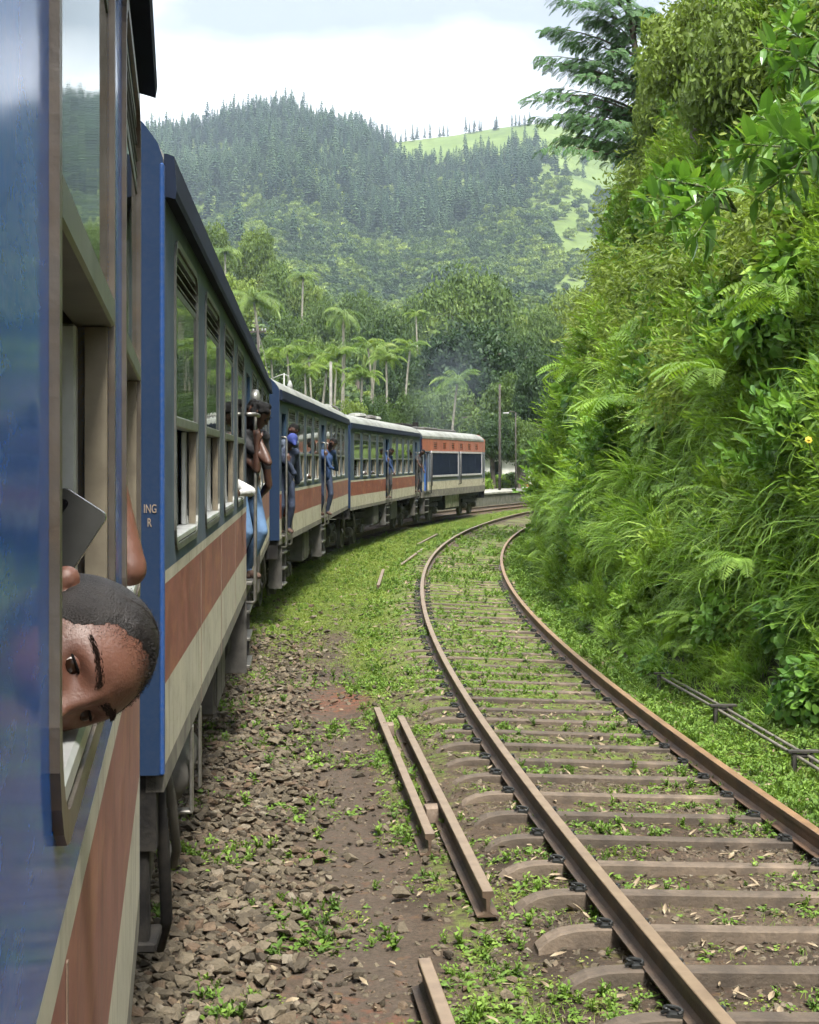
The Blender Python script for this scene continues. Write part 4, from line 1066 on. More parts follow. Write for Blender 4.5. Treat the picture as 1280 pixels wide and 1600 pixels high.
def build_person(label, J, shirt, trousers, shoes=None, skin=SKIN_D, hair='curly', sleeve='short', voxel=0.013, grip=None, beard=False, face=Vector((0.3, -1, 0)), name='person', k=1.0):
    """J: joints in world space. pelvis chest neck head sh_l el_l wr_l sh_r el_r wr_r hip_l kn_l an_l hip_r kn_r an_r"""
    J = {a: Vector(b) for a, b in J.items()}
    base = J.get('an_r', J['pelvis']).copy()
    root = empty(name, base); tag(root, label, 'person')
    J = {a: b - base for a, b in J.items()}
    mats = [skin, shirt, trousers, shoes or BROWN_CL]
    up = (J['head'] - J['neck']).normalized(); f = (face - up * face.dot(up)).normalized(); rt = f.cross(up)
    caps = [(J['pelvis'], J['chest'].lerp(J['pelvis'], 0.45), 0.125 * k, 0.12 * k, 1), (J['chest'].lerp(J['pelvis'], 0.5), J['chest'], 0.12 * k, 0.135 * k, 1), (J['sh_l'], J['sh_r'], 0.072 * k, 0.072 * k, 1),
            (J['chest'].lerp(J['neck'], 0.75), J['head'], 0.055 * k, 0.05 * k, 0)]
    hc = J['head'] + up * 0.1 * k
    caps += [(hc - up * 0.035 * k, hc + up * 0.03 * k, 0.078 * k, 0.088 * k, 0), (hc - up * 0.075 * k + f * 0.03 * k, hc - up * 0.02 * k + f * 0.025 * k, 0.05 * k, 0.062 * k, 0), (hc - f * 0.025 * k, hc + f * 0.012 * k, 0.085 * k, 0.08 * k, 0),
             (hc - up * 0.005 * k + f * 0.082 * k, hc - up * 0.035 * k + f * 0.1 * k, 0.01 * k, 0.016 * k, 0)]
    for s in (-1, 1): caps.append((hc + rt * 0.086 * s * k - up * 0.02 * k, hc + rt * 0.09 * s * k + up * 0.015 * k, 0.014 * k, 0.018 * k, 0))
    for s in ('l', 'r'):
        if 'el_' + s in J:
            sh, el, wr = J['sh_' + s], J['el_' + s], J['wr_' + s]
            cut = {'short': 0.6, 'bare': 0.05}.get(sleeve, 1.0)
            caps += [(sh, sh.lerp(el, cut), 0.058 * k, 0.05 * k, 1), (sh.lerp(el, min(cut, 0.95)), el, 0.044 * k, 0.038 * k, 0 if sleeve != 'long' else 1), (el, el.lerp(wr, 0.35), 0.039 * k, 0.041 * k, 0 if sleeve != 'long' else 1), (el.lerp(wr, 0.35), wr, 0.041 * k, 0.027 * k, 0 if sleeve != 'long' else 1)]
            caps += hand_caps(wr, (wr - el) if s not in (grip or {}) else grip[s], 0.75 if s in (grip or {}) else 0.3, 0, 1 if s == 'r' else -1, k)
        if 'kn_' + s in J:
            hp, kn, an = J['hip_' + s], J['kn_' + s], J['an_' + s]
            caps += [(hp, kn, 0.088 * k, 0.062 * k, 2), (kn, kn.lerp(an, 0.4), 0.062 * k, 0.06 * k, 2), (kn.lerp(an, 0.4), an, 0.06 * k, 0.046 * k, 2)]
            tf = Vector((face.x, face.y, 0)).normalized(); caps += [(an - Vector((0, 0, 0.03)), an + tf * 0.14 * k - Vector((0, 0, 0.055)), 0.04 * k, 0.034 * k, 3)]
    me = remesh_body('body', caps, mats, voxel)
    link_mesh('body', me, root)
    # hair, cap, beard, eyes
    hb = MB(); rnd = random.Random(hash(label) % 999 if False else len(label))
    B = Matrix((rt, f, up)).transposed()
    if hair == 'cap':
        caps_ = [(hc + up * 0.035 * k, hc + up * 0.05 * k, 0.1 * k, 0.088 * k, 0), (hc + up * 0.035 * k + f * 0.06 * k, hc + up * 0.03 * k + f * 0.13 * k, 0.06 * k, 0.03 * k, 0)]
        link_mesh('cap', remesh_body('cap', caps_, [CAP_BLUE], 0.012), root)
    else:
        cs = []
        for i in range(46 if hair == 'curly' else 26):
            a, e = rnd.uniform(0, 6.28), rnd.uniform(-0.15, 1.5)
            d = rt * math.cos(a) * math.cos(e) + f * math.sin(a) * math.cos(e) + up * math.sin(e)
            if d.dot(f) > 0.45 and e < 0.75: continue
            big = 0.028 if hair == 'curly' else 0.018
            p = hc + up * 0.02 * k + d * (0.088 if hair == 'curly' else 0.082) * k; cs.append((p, p + d * 0.008, big * k, big * k * 0.9, 0))
        cs.append((hc + up * 0.035 * k - f * 0.022 * k, hc + up * 0.06 * k - f * 0.01 * k, 0.09 * k, 0.075 * k, 0))
        link_mesh('hair', remesh_body('hair', cs, [HAIR], 0.009, smooth_it=1), root)
    if beard:
        cs = [(hc - up * 0.088 * k + f * 0.045 * k + rt * x * k, hc - up * 0.07 * k + f * (0.055 - abs(x) * 0.5) * k + rt * x * 1.25 * k, 0.022 * k, 0.016 * k, 0) for x in (-0.05, -0.025, 0, 0.025, 0.05)]
        link_mesh('beard', remesh_body('beard', cs, [HAIR], 0.008, smooth_it=1), root)
    for s in (-1, 1):
        e = MB(); e.sphere(tuple(hc + rt * 0.032 * s * k + f * 0.083 * k + up * 0.005 * k), 0.011 * k, 10, 7); e.build('eye', HAIR, root, smooth=True)
        q = MB(); a = hc + rt * 0.032 * s * k + f * 0.089 * k + up * 0.026 * k; q.tube([a - rt * 0.018 * k, a + up * 0.004 * k, a + rt * 0.018 * k], 0.0045 * k, 5); q.build('eyebrow', HAIR, root, smooth=True)
    return root

def stand(car, o, s, zf, H=1.7, lean=(0, 0), face=Vector((0.4, -1, 0)), knees=0.06, arms=None, head_fwd=0.06, sit=False):
    """joints for a figure whose feet are at (o, s) on level zf of a coach; lean = sideways shift of chest and pelvis outward"""
    M = car.matrix_world; P = lambda a, b, c: M @ Vector((a, b, c))
    fx = Vector((face.x, face.y, 0)).normalized(); side = Vector((-fx.y, fx.x, 0))      # person's left
    foot = P(o, s, zf); h = H / 1.7
    out = (M.to_3x3() @ Vector((1, 0, 0))).normalized()
    J = {}
    if sit:
        J['pelvis'] = foot + Vector((0, 0, 0.12)); up0 = 0.0
    else:
        J['pelvis'] = foot + Vector((0, 0, 0.9 * h)) + out * lean[0] * 0.45
    pz = J['pelvis']
    J['chest'] = pz + Vector((0, 0, 0.38 * h)) + out * lean[0] * 0.4 + fx * 0.02
    J['neck'] = pz + Vector((0, 0, 0.56 * h)) + out * lean[0] * 0.75
    J['head'] = pz + Vector((0, 0, 0.63 * h)) + out * lean[1] + fx * head_fwd
    for q, sg in (('l', 1), ('r', -1)):
        J['sh_' + q] = J['chest'] + Vector((0, 0, 0.12 * h)) + side * 0.165 * sg * h
        J['el_' + q] = J['sh_' + q] + Vector((0, 0, -0.28 * h)) + side * 0.04 * sg - fx * 0.03
        J['wr_' + q] = J['el_' + q] + Vector((0, 0, -0.22 * h)) + fx * 0.1
        J['hip_' + q] = pz + side * 0.09 * sg - Vector((0, 0, 0.04))
        if sit:
            J['kn_' + q] = J['hip_' + q] + fx * 0.42 + Vector((0, 0, 0.0)); J['an_' + q] = J['kn_' + q] - Vector((0, 0, 0.42))
        else:
            an = foot + side * 0.1 * sg + Vector((0, 0, 0.09)); J['an_' + q] = an
            J['kn_' + q] = (J['hip_' + q] + an) * 0.5 + fx * knees * 2
    for a, b in (arms or {}).items(): J[a] = P(*b)
    return J, P

V = Vector
# --- the two young men at the second coach's door
J, P = stand(car2, -0.08, 8.72, 1.30, 1.66, lean=(0.12, 0.08), face=V((0.75, -0.65, 0)), knees=0.09, head_fwd=0.06,
             arms={'el_r': (0.21, 8.45, 2.42), 'wr_r': (0.13, 8.52, 2.62), 'el_l': (0.2, 8.95, 2.2), 'wr_l': (0.12, 9.2, 2.1)})
boyA = build_person('curly haired young man in blue jeans hanging out of the second coach by a bar', J, DARK_CL, JEANS, skin=SKIN_D, hair='curly', grip={'r': V((-0.3, 0.2, 0.5))}, face=V((0.85, -0.5, -0.25)))
J, P = stand(car2, -0.14, 8.85, 1.30, 1.70, lean=(0.1, 0.1), face=V((0.35, -0.9, 0)), arms={'el_r': (0.10, 8.5, 2.35), 'wr_r': (0.10, 8.48, 2.62), 'el_l': (-0.05, 9.2, 2.2), 'wr_l': (0.05, 9.45, 2.25)})
build_person('curly haired man in dark clothes standing inside the second coach doorway', J, DARK_CL, NAVY_CL, skin=SKIN_D, hair='curly', grip={'r': V((-0.05, 0, 1))}, face=V((0.5, -0.9, 0)))
# --- passenger with a white sleeve out of the fourth window
J, P = stand(car2, -0.28, 7.35, 1.72, 1.66, face=V((0.2, -1, 0)), sit=True, arms={'sh_l': (-0.12, 7.35, 2.27), 'el_l': (0.075, 7.45, 2.17), 'wr_l': (-0.02, 7.15, 2.16)})
build_person('passenger in white resting an elbow out of the second coach, next to its door', J, WHITE_CL, NAVY_CL, sleeve='long', skin=SKIN_D, hair='short', face=V((0.2, -1, 0)))
# --- third coach, first door
J, P = stand(car3, -0.02, 0.62, 1.30, 1.62, lean=(0.08, 0.06), face=V((0.5, -0.85, 0)), arms={'el_r': (0.2, 0.32, 2.3), 'wr_r': (0.11, 0.26, 2.5), 'el_l': (0.2, 0.95, 2.15), 'wr_l': (0.11, 1.1, 2.3)})
build_person('man in a blue cap and navy clothes hanging at the third coach door', J, NAVY_CL, NAVY_CL, hair='cap', sleeve='long', grip={'r': V((-0.1, 0, 1)), 'l': V((-0.1, 0, 1))}, face=V((0.5, -0.85, 0)))
J, P = stand(car3, -0.06, 0.85, 1.30, 1.80, lean=(0.08, 0.08), face=V((0.6, -0.8, 0)), arms={'el_l': (0.22, 1.15, 2.2), 'wr_l': (0.11, 1.1, 2.05)})
build_person('bearded man in a checked shirt looking out behind the blue capped one', J, CHECK_CL, NAVY_CL, hair='short', sleeve='long', beard=True, grip={'l': V((-0.1, 0, 1))}, face=V((0.7, -0.7, 0)))
# --- third coach middle door, fourth coach doors
J, P = stand(car3, 0.02, 8.9, 1.30, 1.66, lean=(0.08, 0.08), face=V((0.6, -0.8, 0)), arms={'el_r': (0.2, 8.55, 2.35), 'wr_r': (0.1, 8.5, 2.6), 'el_l': (0.28, 9.35, 2.3), 'wr_l': (0.11, 9.5, 2.35)})
build_person('person in a blue shirt holding both bars of the third coach middle door', J, BLUE_CL, NAVY_CL, hair='short', sleeve='long', voxel=0.016, grip={'r': V((-0.1, 0, 1))}, face=V((0.6, -0.8, 0)))
J, P = stand(car4, -0.05, 8.1, 1.30, 1.66, lean=(0.06, 0.06), face=V((0.7, -0.7, 0)), arms={'el_r': (0.18, 7.75, 2.35), 'wr_r': (0.1, 7.65, 2.55)})
build_person('person in dark blue at the middle door of the fourth coach', J, BLUE_CL, DARK_CL, hair='short', sleeve='long', voxel=0.018, grip={'r': V((-0.1, 0, 1))}, face=V((0.7, -0.7, 0)))
J, P = stand(car4, 0.0, 16.95, 1.30, 1.68, lean=(0.1, 0.1), face=V((0.7, -0.7, 0)), arms={'el_r': (0.22, 16.6, 2.3), 'wr_r': (0.1, 16.55, 2.5)})
build_person('person in dark clothes leaning from the door nearest the engine', J, DARK_CL, DARK_CL, hair='short', sleeve='short', voxel=0.018, grip={'r': V((-0.1, 0, 1))}, face=V((0.7, -0.7, 0)))
for car, s, lb, cl in ((car3, 5.35, 'passenger in white seated at a window of the third coach', WHITE_CL), (car4, 4.6, 'passenger with an arm on a window sill of the fourth coach', CHECK_CL), (car4, 2.85, 'pale shirted passenger at a window of the fourth coach', WHITE_CL)):
    J, P = stand(car, -0.30, s, 1.62, 1.66, face=V((0.1, -1, 0)), sit=True, arms={'el_l': (0.02, s + 0.1, 2.17), 'wr_l': (0.03, s - 0.18, 2.19)})
    build_person(lb, J, cl, NAVY_CL, hair='short', voxel=0.018, face=V((0.2, -1, 0)))

# --- own coach: elbow at the second window
M0 = own.matrix_world
def ol(t, o, z):       # own coach: depth t along the side, o outward, height z
    return M0 @ Vector((o, own_s(t), z))
sill2 = 2.09 + 0.062
J, P = stand(own, -0.26, own_s(3.45), 1.78, 1.68, face=V((-0.15, 1, 0)), sit=True)
J['sh_r'] = ol(3.36, -0.085, 2.56); J['el_r'] = ol(3.26, 0.006, sill2 + 0.065); J['wr_r'] = ol(3.52, -0.03, sill2 + 0.1)
J['chest'] = ol(3.45, -0.26, 2.3); J['neck'] = ol(3.45, -0.3, 2.55); J['head'] = ol(3.47, -0.3, 2.62); J['sh_l'] = ol(3.5, -0.42, 2.45)
build_person('seated passenger whose bare brown elbow sticks out of the nearest coach', J, WHITE_CL, NAVY_CL, skin=SKIN, hair='short', sleeve='bare', voxel=0.009, face=V((-0.15, 1, 0)))
# --- own coach: someone holding up a phone inside the first window
J, P = stand(own, -0.42, own_s(1.75), 1.30, 1.62, face=V((0.3, -0.3, 0)))
tp = 2.06
ph_c = at(86, 856, tp)
J['sh_r'] = ol(1.95, -0.3, 2.5); J['el_r'] = ol(2.02, -0.2, 2.20); J['wr_r'] = at(52, 1010, tp + 0.03)
J['head'] = ol(1.75, -0.42, 2.78); J['neck'] = ol(1.75, -0.42, 2.7); J['chest'] = ol(1.78, -0.42, 2.45); J['pelvis'] = ol(1.78, -0.44, 2.1)
build_person('passenger inside the nearest coach holding up a grey phone above the boy', J, DARK_CL, NAVY_CL, skin=SKIN, hair='short', voxel=0.006, grip={'r': V((0.25, -0.1, 1))}, face=V((0.3, -0.4, 0)))
PHONE = pm('grey_phone_shell', (0.06, 0.06, 0.057), (0.05, 0.05, 0.047), rough=0.35, scale=40)
PH_EDGE = pm('phone_metal_edge', (0.5, 0.5, 0.5), (0.4, 0.4, 0.4), rough=0.25, metal=0.9, scale=10)
PH_LENS = pm('phone_lens_black', (0.01, 0.01, 0.012), (0.008, 0.008, 0.009), rough=0.1, scale=10)
ph = empty('phone', ph_c); tag(ph, 'grey phone held up inside the window above the boy', 'phone'); ph.rotation_euler = (0, math.radians(33), 0)
def slab(mb, w, h, y0, y1, r):
    pts = rounded_rect(-w / 2, w / 2, -h / 2, h / 2, r); mb.loft([[(x, y0, z) for x, z in pts], [(x, y1, z) for x, z in pts]])
b = MB(); slab(b, 0.072, 0.150, -0.0042, -0.0035, 0.009); b.build('back_cover', PHONE, ph)
b = MB(); slab(b, 0.074, 0.152, -0.0034, 0.004, 0.010); b.build('edge', PH_EDGE, ph)
b = MB(); slab(b, 0.012, 0.026, -0.0062, -0.0043, 0.006); lens = b.build('camera_bump', PH_LENS, ph); lens.location = (-0.022, 0, 0.05)

# --- the boy leaning out of the nearest window, head turned on its side, looking back at the camera
def boy():
    up0 = V((0.992, 0.0, 0.125)).normalized(); e0 = V((0.125, 0.0, -0.992)).normalized()
    yaw, nod = math.radians(30), math.radians(-12)
    f0 = (V((0, -1, 0)) * math.cos(yaw) + e0 * math.sin(yaw)).normalized()
    fwd = (f0 * math.cos(nod) - up0 * math.sin(nod)).normalized(); up = (up0 * math.cos(nod) + f0 * math.sin(nod)).normalized()
    rt = fwd.cross(up).normalized()                      # x axis of the head: the boy's left, seen from the front at the right
    hc = at(104, 1024, 1.68)
    B = Matrix((rt, -fwd, up)).transposed().to_4x4(); B.translation = hc      # head space: front is -Y
    K = 1.0
    nu, nv = 220, 160
    th = np.linspace(0.02, math.pi - 0.02, nv); phi = np.linspace(0, 2 * math.pi, nu, endpoint=False)
    TH, PH = np.meshgrid(th, phi, indexing='ij')
    x, y, z = np.sin(TH) * np.cos(PH), np.sin(TH) * np.sin(PH), np.cos(TH)
    w = 0.076 * (1 - 0.30 * sstep(0.1, -0.95, z)); 
    X, Y, Z = x * w, y * 0.092 + 0.004, z * (0.108 - 0.010 * (z > 0))
    Y = Y + 0.014 * sstep(-0.2, -1.0, z) * (y > 0) * -1.2
    X = X * (1 + 0.03 * np.exp(-((Z - 0.03) / 0.03) ** 2))
    front = sstep(0.25, -0.35, y)
    def bump(A, x0, z0, sx, sz):
        nonlocal Y
        for sg in ((1,) if x0 == 0 else (-1, 1)):
            Y = Y - front * A * np.exp(-((X - sg * x0) / sx) ** 2 - ((Z - z0) / sz) ** 2)
    bump(0.008, 0, 0.012, 0.009, 0.02); bump(0.024, 0, -0.024, 0.0105, 0.017); bump(0.011, 0.0125, -0.031, 0.008, 0.009)
    bump(0.0055, 0.028, 0.030, 0.022, 0.009); bump(-0.0125, 0.030, 0.008, 0.016, 0.0105); bump(0.006, 0.040, -0.022, 0.02, 0.018)
    bump(0.011, 0, -0.055, 0.020, 0.006); bump(0.010, 0, -0.066, 0.017, 0.006); bump(-0.004, 0, -0.0605, 0.02, 0.002); bump(0.012, 0, -0.088, 0.018, 0.012); bump(0.004, 0, 0.062, 0.05, 0.025)
    head = np.stack([X, Y, Z], -1)
    bx = MB()
    hv = [B @ V(p) for p in head.reshape(-1, 3)]
    root = empty('person', ol(1.75, -0.3, 1.3)); tag(root, 'boy with cropped hair leaning his head sideways out of the nearest window', 'person')
    off = root.matrix_world.inverted() if False else Matrix.Translation(-root.location)
    def extra(mb):
        fs = [(i * nu + j, i * nu + (j + 1) % nu, (i + 1) * nu + (j + 1) % nu, (i + 1) * nu + j) for i in range(nv - 1) for j in range(nu)]
        fs += [tuple(range(nu))[::-1], tuple((nv - 1) * nu + j for j in range(nu))]
        mb.add([tuple(off @ p) for p in hv], fs)
    W = lambda a, b, c: off @ (B @ V((a, b, c)))
    neck_b = off @ ol(1.70, -0.17, 2.19); chest = off @ ol(1.72, -0.30, 2.12); pel = off @ ol(1.85, -0.42, 1.75)
    caps = [(W(0, 0.02, -0.06), neck_b, 0.046, 0.05, 0), (neck_b, chest, 0.07, 0.11, 1), (chest, pel, 0.12, 0.115, 1), (off @ ol(1.58, -0.22, 2.14), off @ ol(1.90, -0.22, 2.14), 0.058, 0.058, 1)]
    for sg, t in ((-1, 1.56), (1, 1.92)):
        sh = off @ ol(t, -0.22, 2.14); el = off @ ol(t + 0.03 * sg, -0.25, 1.90); wr = off @ ol(t - 0.05, -0.12, 2.0)
        caps += [(sh, el, 0.048, 0.038, 1), (el, wr, 0.036, 0.026, 0)] + hand_caps(wr, V((0.3, 0, 0.6)), 0.5, 0, sg, 0.9)
    for sg in (-1, 1):
        kn = pel + V((0.12 * sg, 0.25, -0.1)); caps += [(pel, kn, 0.08, 0.06, 2), (kn, kn + V((0, 0, -0.36)), 0.055, 0.045, 2)]
    for sg in (-1, 1): caps.append((W(0.076 * sg, 0.012, -0.018), W(0.082 * sg, 0.022, 0.02), 0.010, 0.015, 0))
    caps.append((W(0, 0, -0.03), W(0, 0, 0.03), 0.03, 0.03, 0))
    me = remesh_body('body', caps, [SKIN, WHITE_CL, NAVY_CL], 0.0032, smooth_it=2, extra=extra)
    # everything near the head is skin
    c = np.empty(len(me.polygons) * 3); me.polygons.foreach_get('center', c); c = c.reshape(-1, 3); hcn = np.array(hc - root.location)
    mi = np.empty(len(me.polygons), np.int32); me.polygons.foreach_get('material_index', mi); mi[np.linalg.norm(c - hcn, axis=1) < 0.125] = 0; me.polygons.foreach_set('material_index', mi)
    link_mesh('body', me, root)
    # cropped hair: shell over the skull above an uneven hairline
    hl = 0.078 - 0.021 * np.minimum(np.abs(X) / 0.045, 1.2) ** 2 + 0.007 * (fbm(PH * 6, TH * 6, 3, 9) - 0.5)
    line = np.where(y < 0, hl - 0.06 * sstep(0.05, 0.078, np.abs(X)) , np.where(np.abs(X) > 0.055, -0.02, -0.045) * sstep(0.0, 0.5, y) + hl * 0.05)
    mask = Z > line
    nrm = np.stack([X / 0.076 ** 2, (Y - 0.004) / 0.094 ** 2, Z / 0.108 ** 2], -1); nrm /= np.linalg.norm(nrm, axis=-1, keepdims=True)
    rise = 0.0045 * sstep(0.0, 0.03, Z - line) + 0.0006 * (fbm(PH * 60, TH * 60, 2, 5) - 0.5) - 0.0003
    HV = head + nrm * np.maximum(rise, -0.0004)[..., None]
    m2 = Z > line + 0.007 + 0.008 * (fbm(PH * 9, TH * 9, 3, 77) - 0.5)
    fs = [(i * nu + j, i * nu + (j + 1) % nu, (i + 1) * nu + (j + 1) % nu, (i + 1) * nu + j) for i in range(nv - 1) for j in range(nu) if m2[i, j] and mask[i, j] and mask[i, (j + 1) % nu] and mask[i + 1, j] and mask[i + 1, (j + 1) % nu]]
    fs.append(tuple(range(nu))[::-1])
    hm = MB(); hm.add([tuple(W(*p)) for p in HV.reshape(-1, 3)], fs); hm.build('hair', CROP, root, smooth=True)
    # short bristles break the silhouette
    br = NB(); rr = np.random.default_rng(3)
    ii, jj = np.nonzero((Z > line - 0.009 + 0.012 * (fbm(PH * 7, TH * 7, 3, 88) - 0.5)) & (np.arange(nv)[:, None] > 1)); dl = Z[ii, jj] - line[ii, jj]; wt = np.where(dl < 0.014, 6.0, 0.25) * np.clip((dl + 0.010) / 0.012, 0.04, 1); sel = rr.choice(len(ii), 9000, p=wt / wt.sum())
    for s in sel:
        p = HV[ii[s], jj[s]] + rr.normal(0, 0.0012, 3); n_ = nrm[ii[s], jj[s]] + rr.normal(0, 0.35, 3) + np.array([0, 0.2, -0.1]); n_ /= np.linalg.norm(n_); a = np.cross(n_, rr.normal(0, 1, 3)); a /= np.linalg.norm(a); L = rr.uniform(0.0012, 0.0028)
        br.add(np.array([tuple(W(*q)) for q in (p - a * 0.0003, p + a * 0.0003, p + n_ * L)]), [(0, 1, 2)])
    link_mesh('hair_bristle', br.mesh('hair_bristle', CROP), root)
    # eyes with lids, brows
    EYEW = pm('eye_white', (0.36, 0.32, 0.3), (0.28, 0.24, 0.22), rough=0.15, scale=30); IRIS = pm('dark_brown_iris', (0.03, 0.014, 0.008), (0.012, 0.006, 0.004), rough=0.15, scale=30, spec=0.2)
    BROWN_HAIR = pm('dark_brow_hair', (0.03, 0.018, 0.014), (0.016, 0.010, 0.008), rough=0.7, spec=0.1, scale=60)
    LID = skin_mat('eyelid_skin', (0.15, 0.062, 0.04), (0.11, 0.045, 0.03))
    for sg in (-1, 1):
        ex, ez = 0.0300 * sg, 0.007; iz = np.argmin((X - ex) ** 2 + (Z - ez) ** 2 + (y > 0) * 1.0); ey = Y.ravel()[iz] + 0.0098
        e = MB(); n1, n2 = 20, 14; vs, fs2, mi2 = [], [], []
        r_ = 0.0150
        for i in range(n2 + 1):
            a = math.pi * i / n2
            for j in range(n1):
                q = 2 * math.pi * j / n1; vs.append(tuple(W(ex + r_ * math.sin(a) * math.cos(q), ey - r_ * math.cos(a), ez + r_ * math.sin(a) * math.sin(q))))
        for i in range(n2):
            for j in range(n1): fs2.append((i * n1 + j, i * n1 + (j + 1) % n1, (i + 1) * n1 + (j + 1) % n1, (i + 1) * n1 + j)); mi2.append(1 if i < 4 else 0)
        e.add(vs, fs2); e.m = mi2; eye = e.build('eye', [EYEW, IRIS], root, smooth=True)
        for nm, a0, a1 in (('upper_eyelid', 0.36, 1.7), ('lower_eyelid', -1.7, -0.42)):
            l = MB(); r2 = 0.0163; vs = []; na, nb_ = 9, 16
            for i in range(na + 1):
                el = a0 + (a1 - a0) * i / na
                for j in range(nb_ + 1):
                    az = -1.35 + 2.7 * j / nb_; cut = 1 - 0.55 * (az / 1.35) ** 2
                    e2 = el * cut if abs(el) < 0.6 else el
                    vs.append(tuple(W(ex + r2 * math.cos(e2) * math.sin(az), ey - r2 * math.cos(e2) * math.cos(az), ez + r2 * math.sin(e2))))
            l.add(vs, [(i * (nb_ + 1) + j, i * (nb_ + 1) + j + 1, (i + 1) * (nb_ + 1) + j + 1, (i + 1) * (nb_ + 1) + j) for i in range(na) for j in range(nb_)]); l.build(nm, LID, root, smooth=True)
            if nm == 'upper_eyelid':
                ls = MB(); ls.tube([vs[j] for j in range(nb_ + 1)], [0.0004] + [0.0013] * (nb_ - 1) + [0.0004], 6); ls.build('eyelash', HAIR, root, smooth=True)
        bw = NB(); rr = np.random.default_rng(12 + sg)
        for k in range(300):
            f = rr.uniform(0, 1); bxp = (0.010 + 0.044 * f); bz = 0.0295 + 0.0060 * math.sin(f * 2.4) + rr.normal(0, 1) * 0.0021 * (1.15 - 0.7 * f)
            ix = np.argmin((X - bxp * sg) ** 2 + (Z - bz) ** 2 + (y > 0) * 1.0); p = np.array([bxp * sg, Y.ravel()[ix] - 0.0012, bz]); d = np.array([sg * 1.0, 0.15, 0.3 - 0.6 * f]) + rr.normal(0, 0.14, 3); d /= np.linalg.norm(d); L = 0.0065
            a = np.cross(d, [0, 1, 0]); a /= np.linalg.norm(a) + 1e-9
            bw.add(np.array([tuple(W(*q)) for q in (p - a * 0.00045, p + a * 0.00045, p + d * L)]), [(0, 1, 2)])
        link_mesh('eyebrow', bw.mesh('eyebrow', BROWN_HAIR), root)
    LIP = pm('lip_skin', (0.20, 0.07, 0.06), (0.15, 0.05, 0.045), rough=0.4, scale=30)
    lp = MB()
    iy = Y.ravel()[np.argmin(X ** 2 + (Z + 0.058) ** 2 + (y > 0) * 1.0)]
    lp.tube([tuple(W(-0.021, iy + 0.010, -0.0605)), tuple(W(-0.010, iy + 0.0015, -0.057)), tuple(W(0, iy + 0.0005, -0.058)), tuple(W(0.010, iy + 0.0015, -0.057)), tuple(W(0.021, iy + 0.010, -0.0605))], [0.001, 0.0035, 0.003, 0.0035, 0.001], 8)
    lp.build('lips', LIP, root, smooth=True)
    return root
boy()
# ================================================================== plants: prototypes
def rot_to(d, spin=0.0):
    """3x3 taking +Y to direction d, +Z roughly up"""
    d = np.asarray(d, float); d = d / np.linalg.norm(d)
    up = np.array([0, 0, 1.0]) if abs(d[2]) < 0.95 else np.array([1.0, 0, 0])
    x = np.cross(d, up); x /= np.linalg.norm(x); z = np.cross(x, d)
    c, s = math.cos(spin), math.sin(spin)
    return np.stack([x * c + z * s, d, -x * s + z * c], 1)

LEAF_F = [(0, 1, 4), (1, 2, 5, 4), (2, 3, 5), (0, 6, 1), (1, 6, 7, 2), (2, 7, 3)]
def leaf(L, W, fold=0.25, droop=0.25):
    y = np.array([0, 0.35, 0.7, 1.0]) * L
    m = np.stack([np.zeros(4), y, -droop * L * (y / L) ** 2], 1)
    w = np.array([0.5, 0.42]) * W
    l = np.stack([-w, y[1:3], m[1:3, 2] + fold * w], 1); r = l.copy(); r[:, 0] = w
    return np.concatenate([m, l, r])
QUAD_F = [(0, 1, 2, 3)]
def quadleaf(L, W, droop=0.0):
    return np.array([[0, 0, 0], [W / 2, L * 0.5, -droop * L * 0.3], [0, L, -droop * L], [-W / 2, L * 0.5, -droop * L * 0.3]])
def blade(L, W, arch, n=5):
    t = np.linspace(0, 1, n + 1)
    a = arch * t
    y = np.concatenate([[0], np.cumsum(np.sin((a[1:] + a[:-1]) / 2)) * L / n]); z = np.concatenate([[0], np.cumsum(np.cos((a[1:] + a[:-1]) / 2)) * L / n])
    w = W * 0.5 * np.array([0.7] + [1.0] * (n - 2) + [0.7, 0.08])[: n + 1]
    l = np.stack([-w, y, z], 1); r = np.stack([w, y, z], 1)
    f = [(2*i, 2*i + 1, 2*i + 3, 2*i + 2) for i in range(n)]
    return np.stack([l, r], 1).reshape(-1, 3), f
def rz(a):
    c, s = math.cos(a), math.sin(a); return np.array([[c, -s, 0], [s, c, 0], [0, 0, 1.0]])
R = random.uniform

M_GRASS = leafmat('long_grass_blades', (0.095, 0.19, 0.025), (0.25, 0.39, 0.06), (0.42, 0.53, 0.14), trans=0.42, rough=0.4, scale=0.5)
M_BROAD = leafmat('broad_green_leaves', (0.055, 0.135, 0.022), (0.16, 0.295, 0.045), (0.31, 0.44, 0.08), trans=0.28, rough=0.38, scale=0.5)
M_SMALL = leafmat('small_olive_leaves', (0.085, 0.135, 0.025), (0.19, 0.265, 0.046), (0.31, 0.36, 0.085), trans=0.3, rough=0.5, scale=0.4)
M_HERB = leafmat('fresh_herb_leaves', (0.10, 0.19, 0.025), (0.24, 0.37, 0.05), (0.38, 0.47, 0.09), trans=0.38, rough=0.45, scale=0.5)
M_FERN = leafmat('fern_leaflets', (0.10, 0.19, 0.03), (0.21, 0.33, 0.055), None, trans=0.35, rough=0.5, scale=0.6)
M_VINE = leafmat('hanging_vine_leaves', (0.09, 0.14, 0.025), (0.19, 0.255, 0.05), (0.29, 0.34, 0.09), trans=0.35, rough=0.5, scale=0.35)
M_WEED = leafmat('trackside_weed_leaves', (0.065, 0.125, 0.022), (0.14, 0.23, 0.038), (0.21, 0.29, 0.065), trans=0.3, rough=0.55, scale=1.2)
M_MOSSG = leafmat('short_bright_grass', (0.09, 0.135, 0.022), (0.17, 0.225, 0.042), (0.25, 0.29, 0.08), trans=0.3, rough=0.6, scale=0.7)
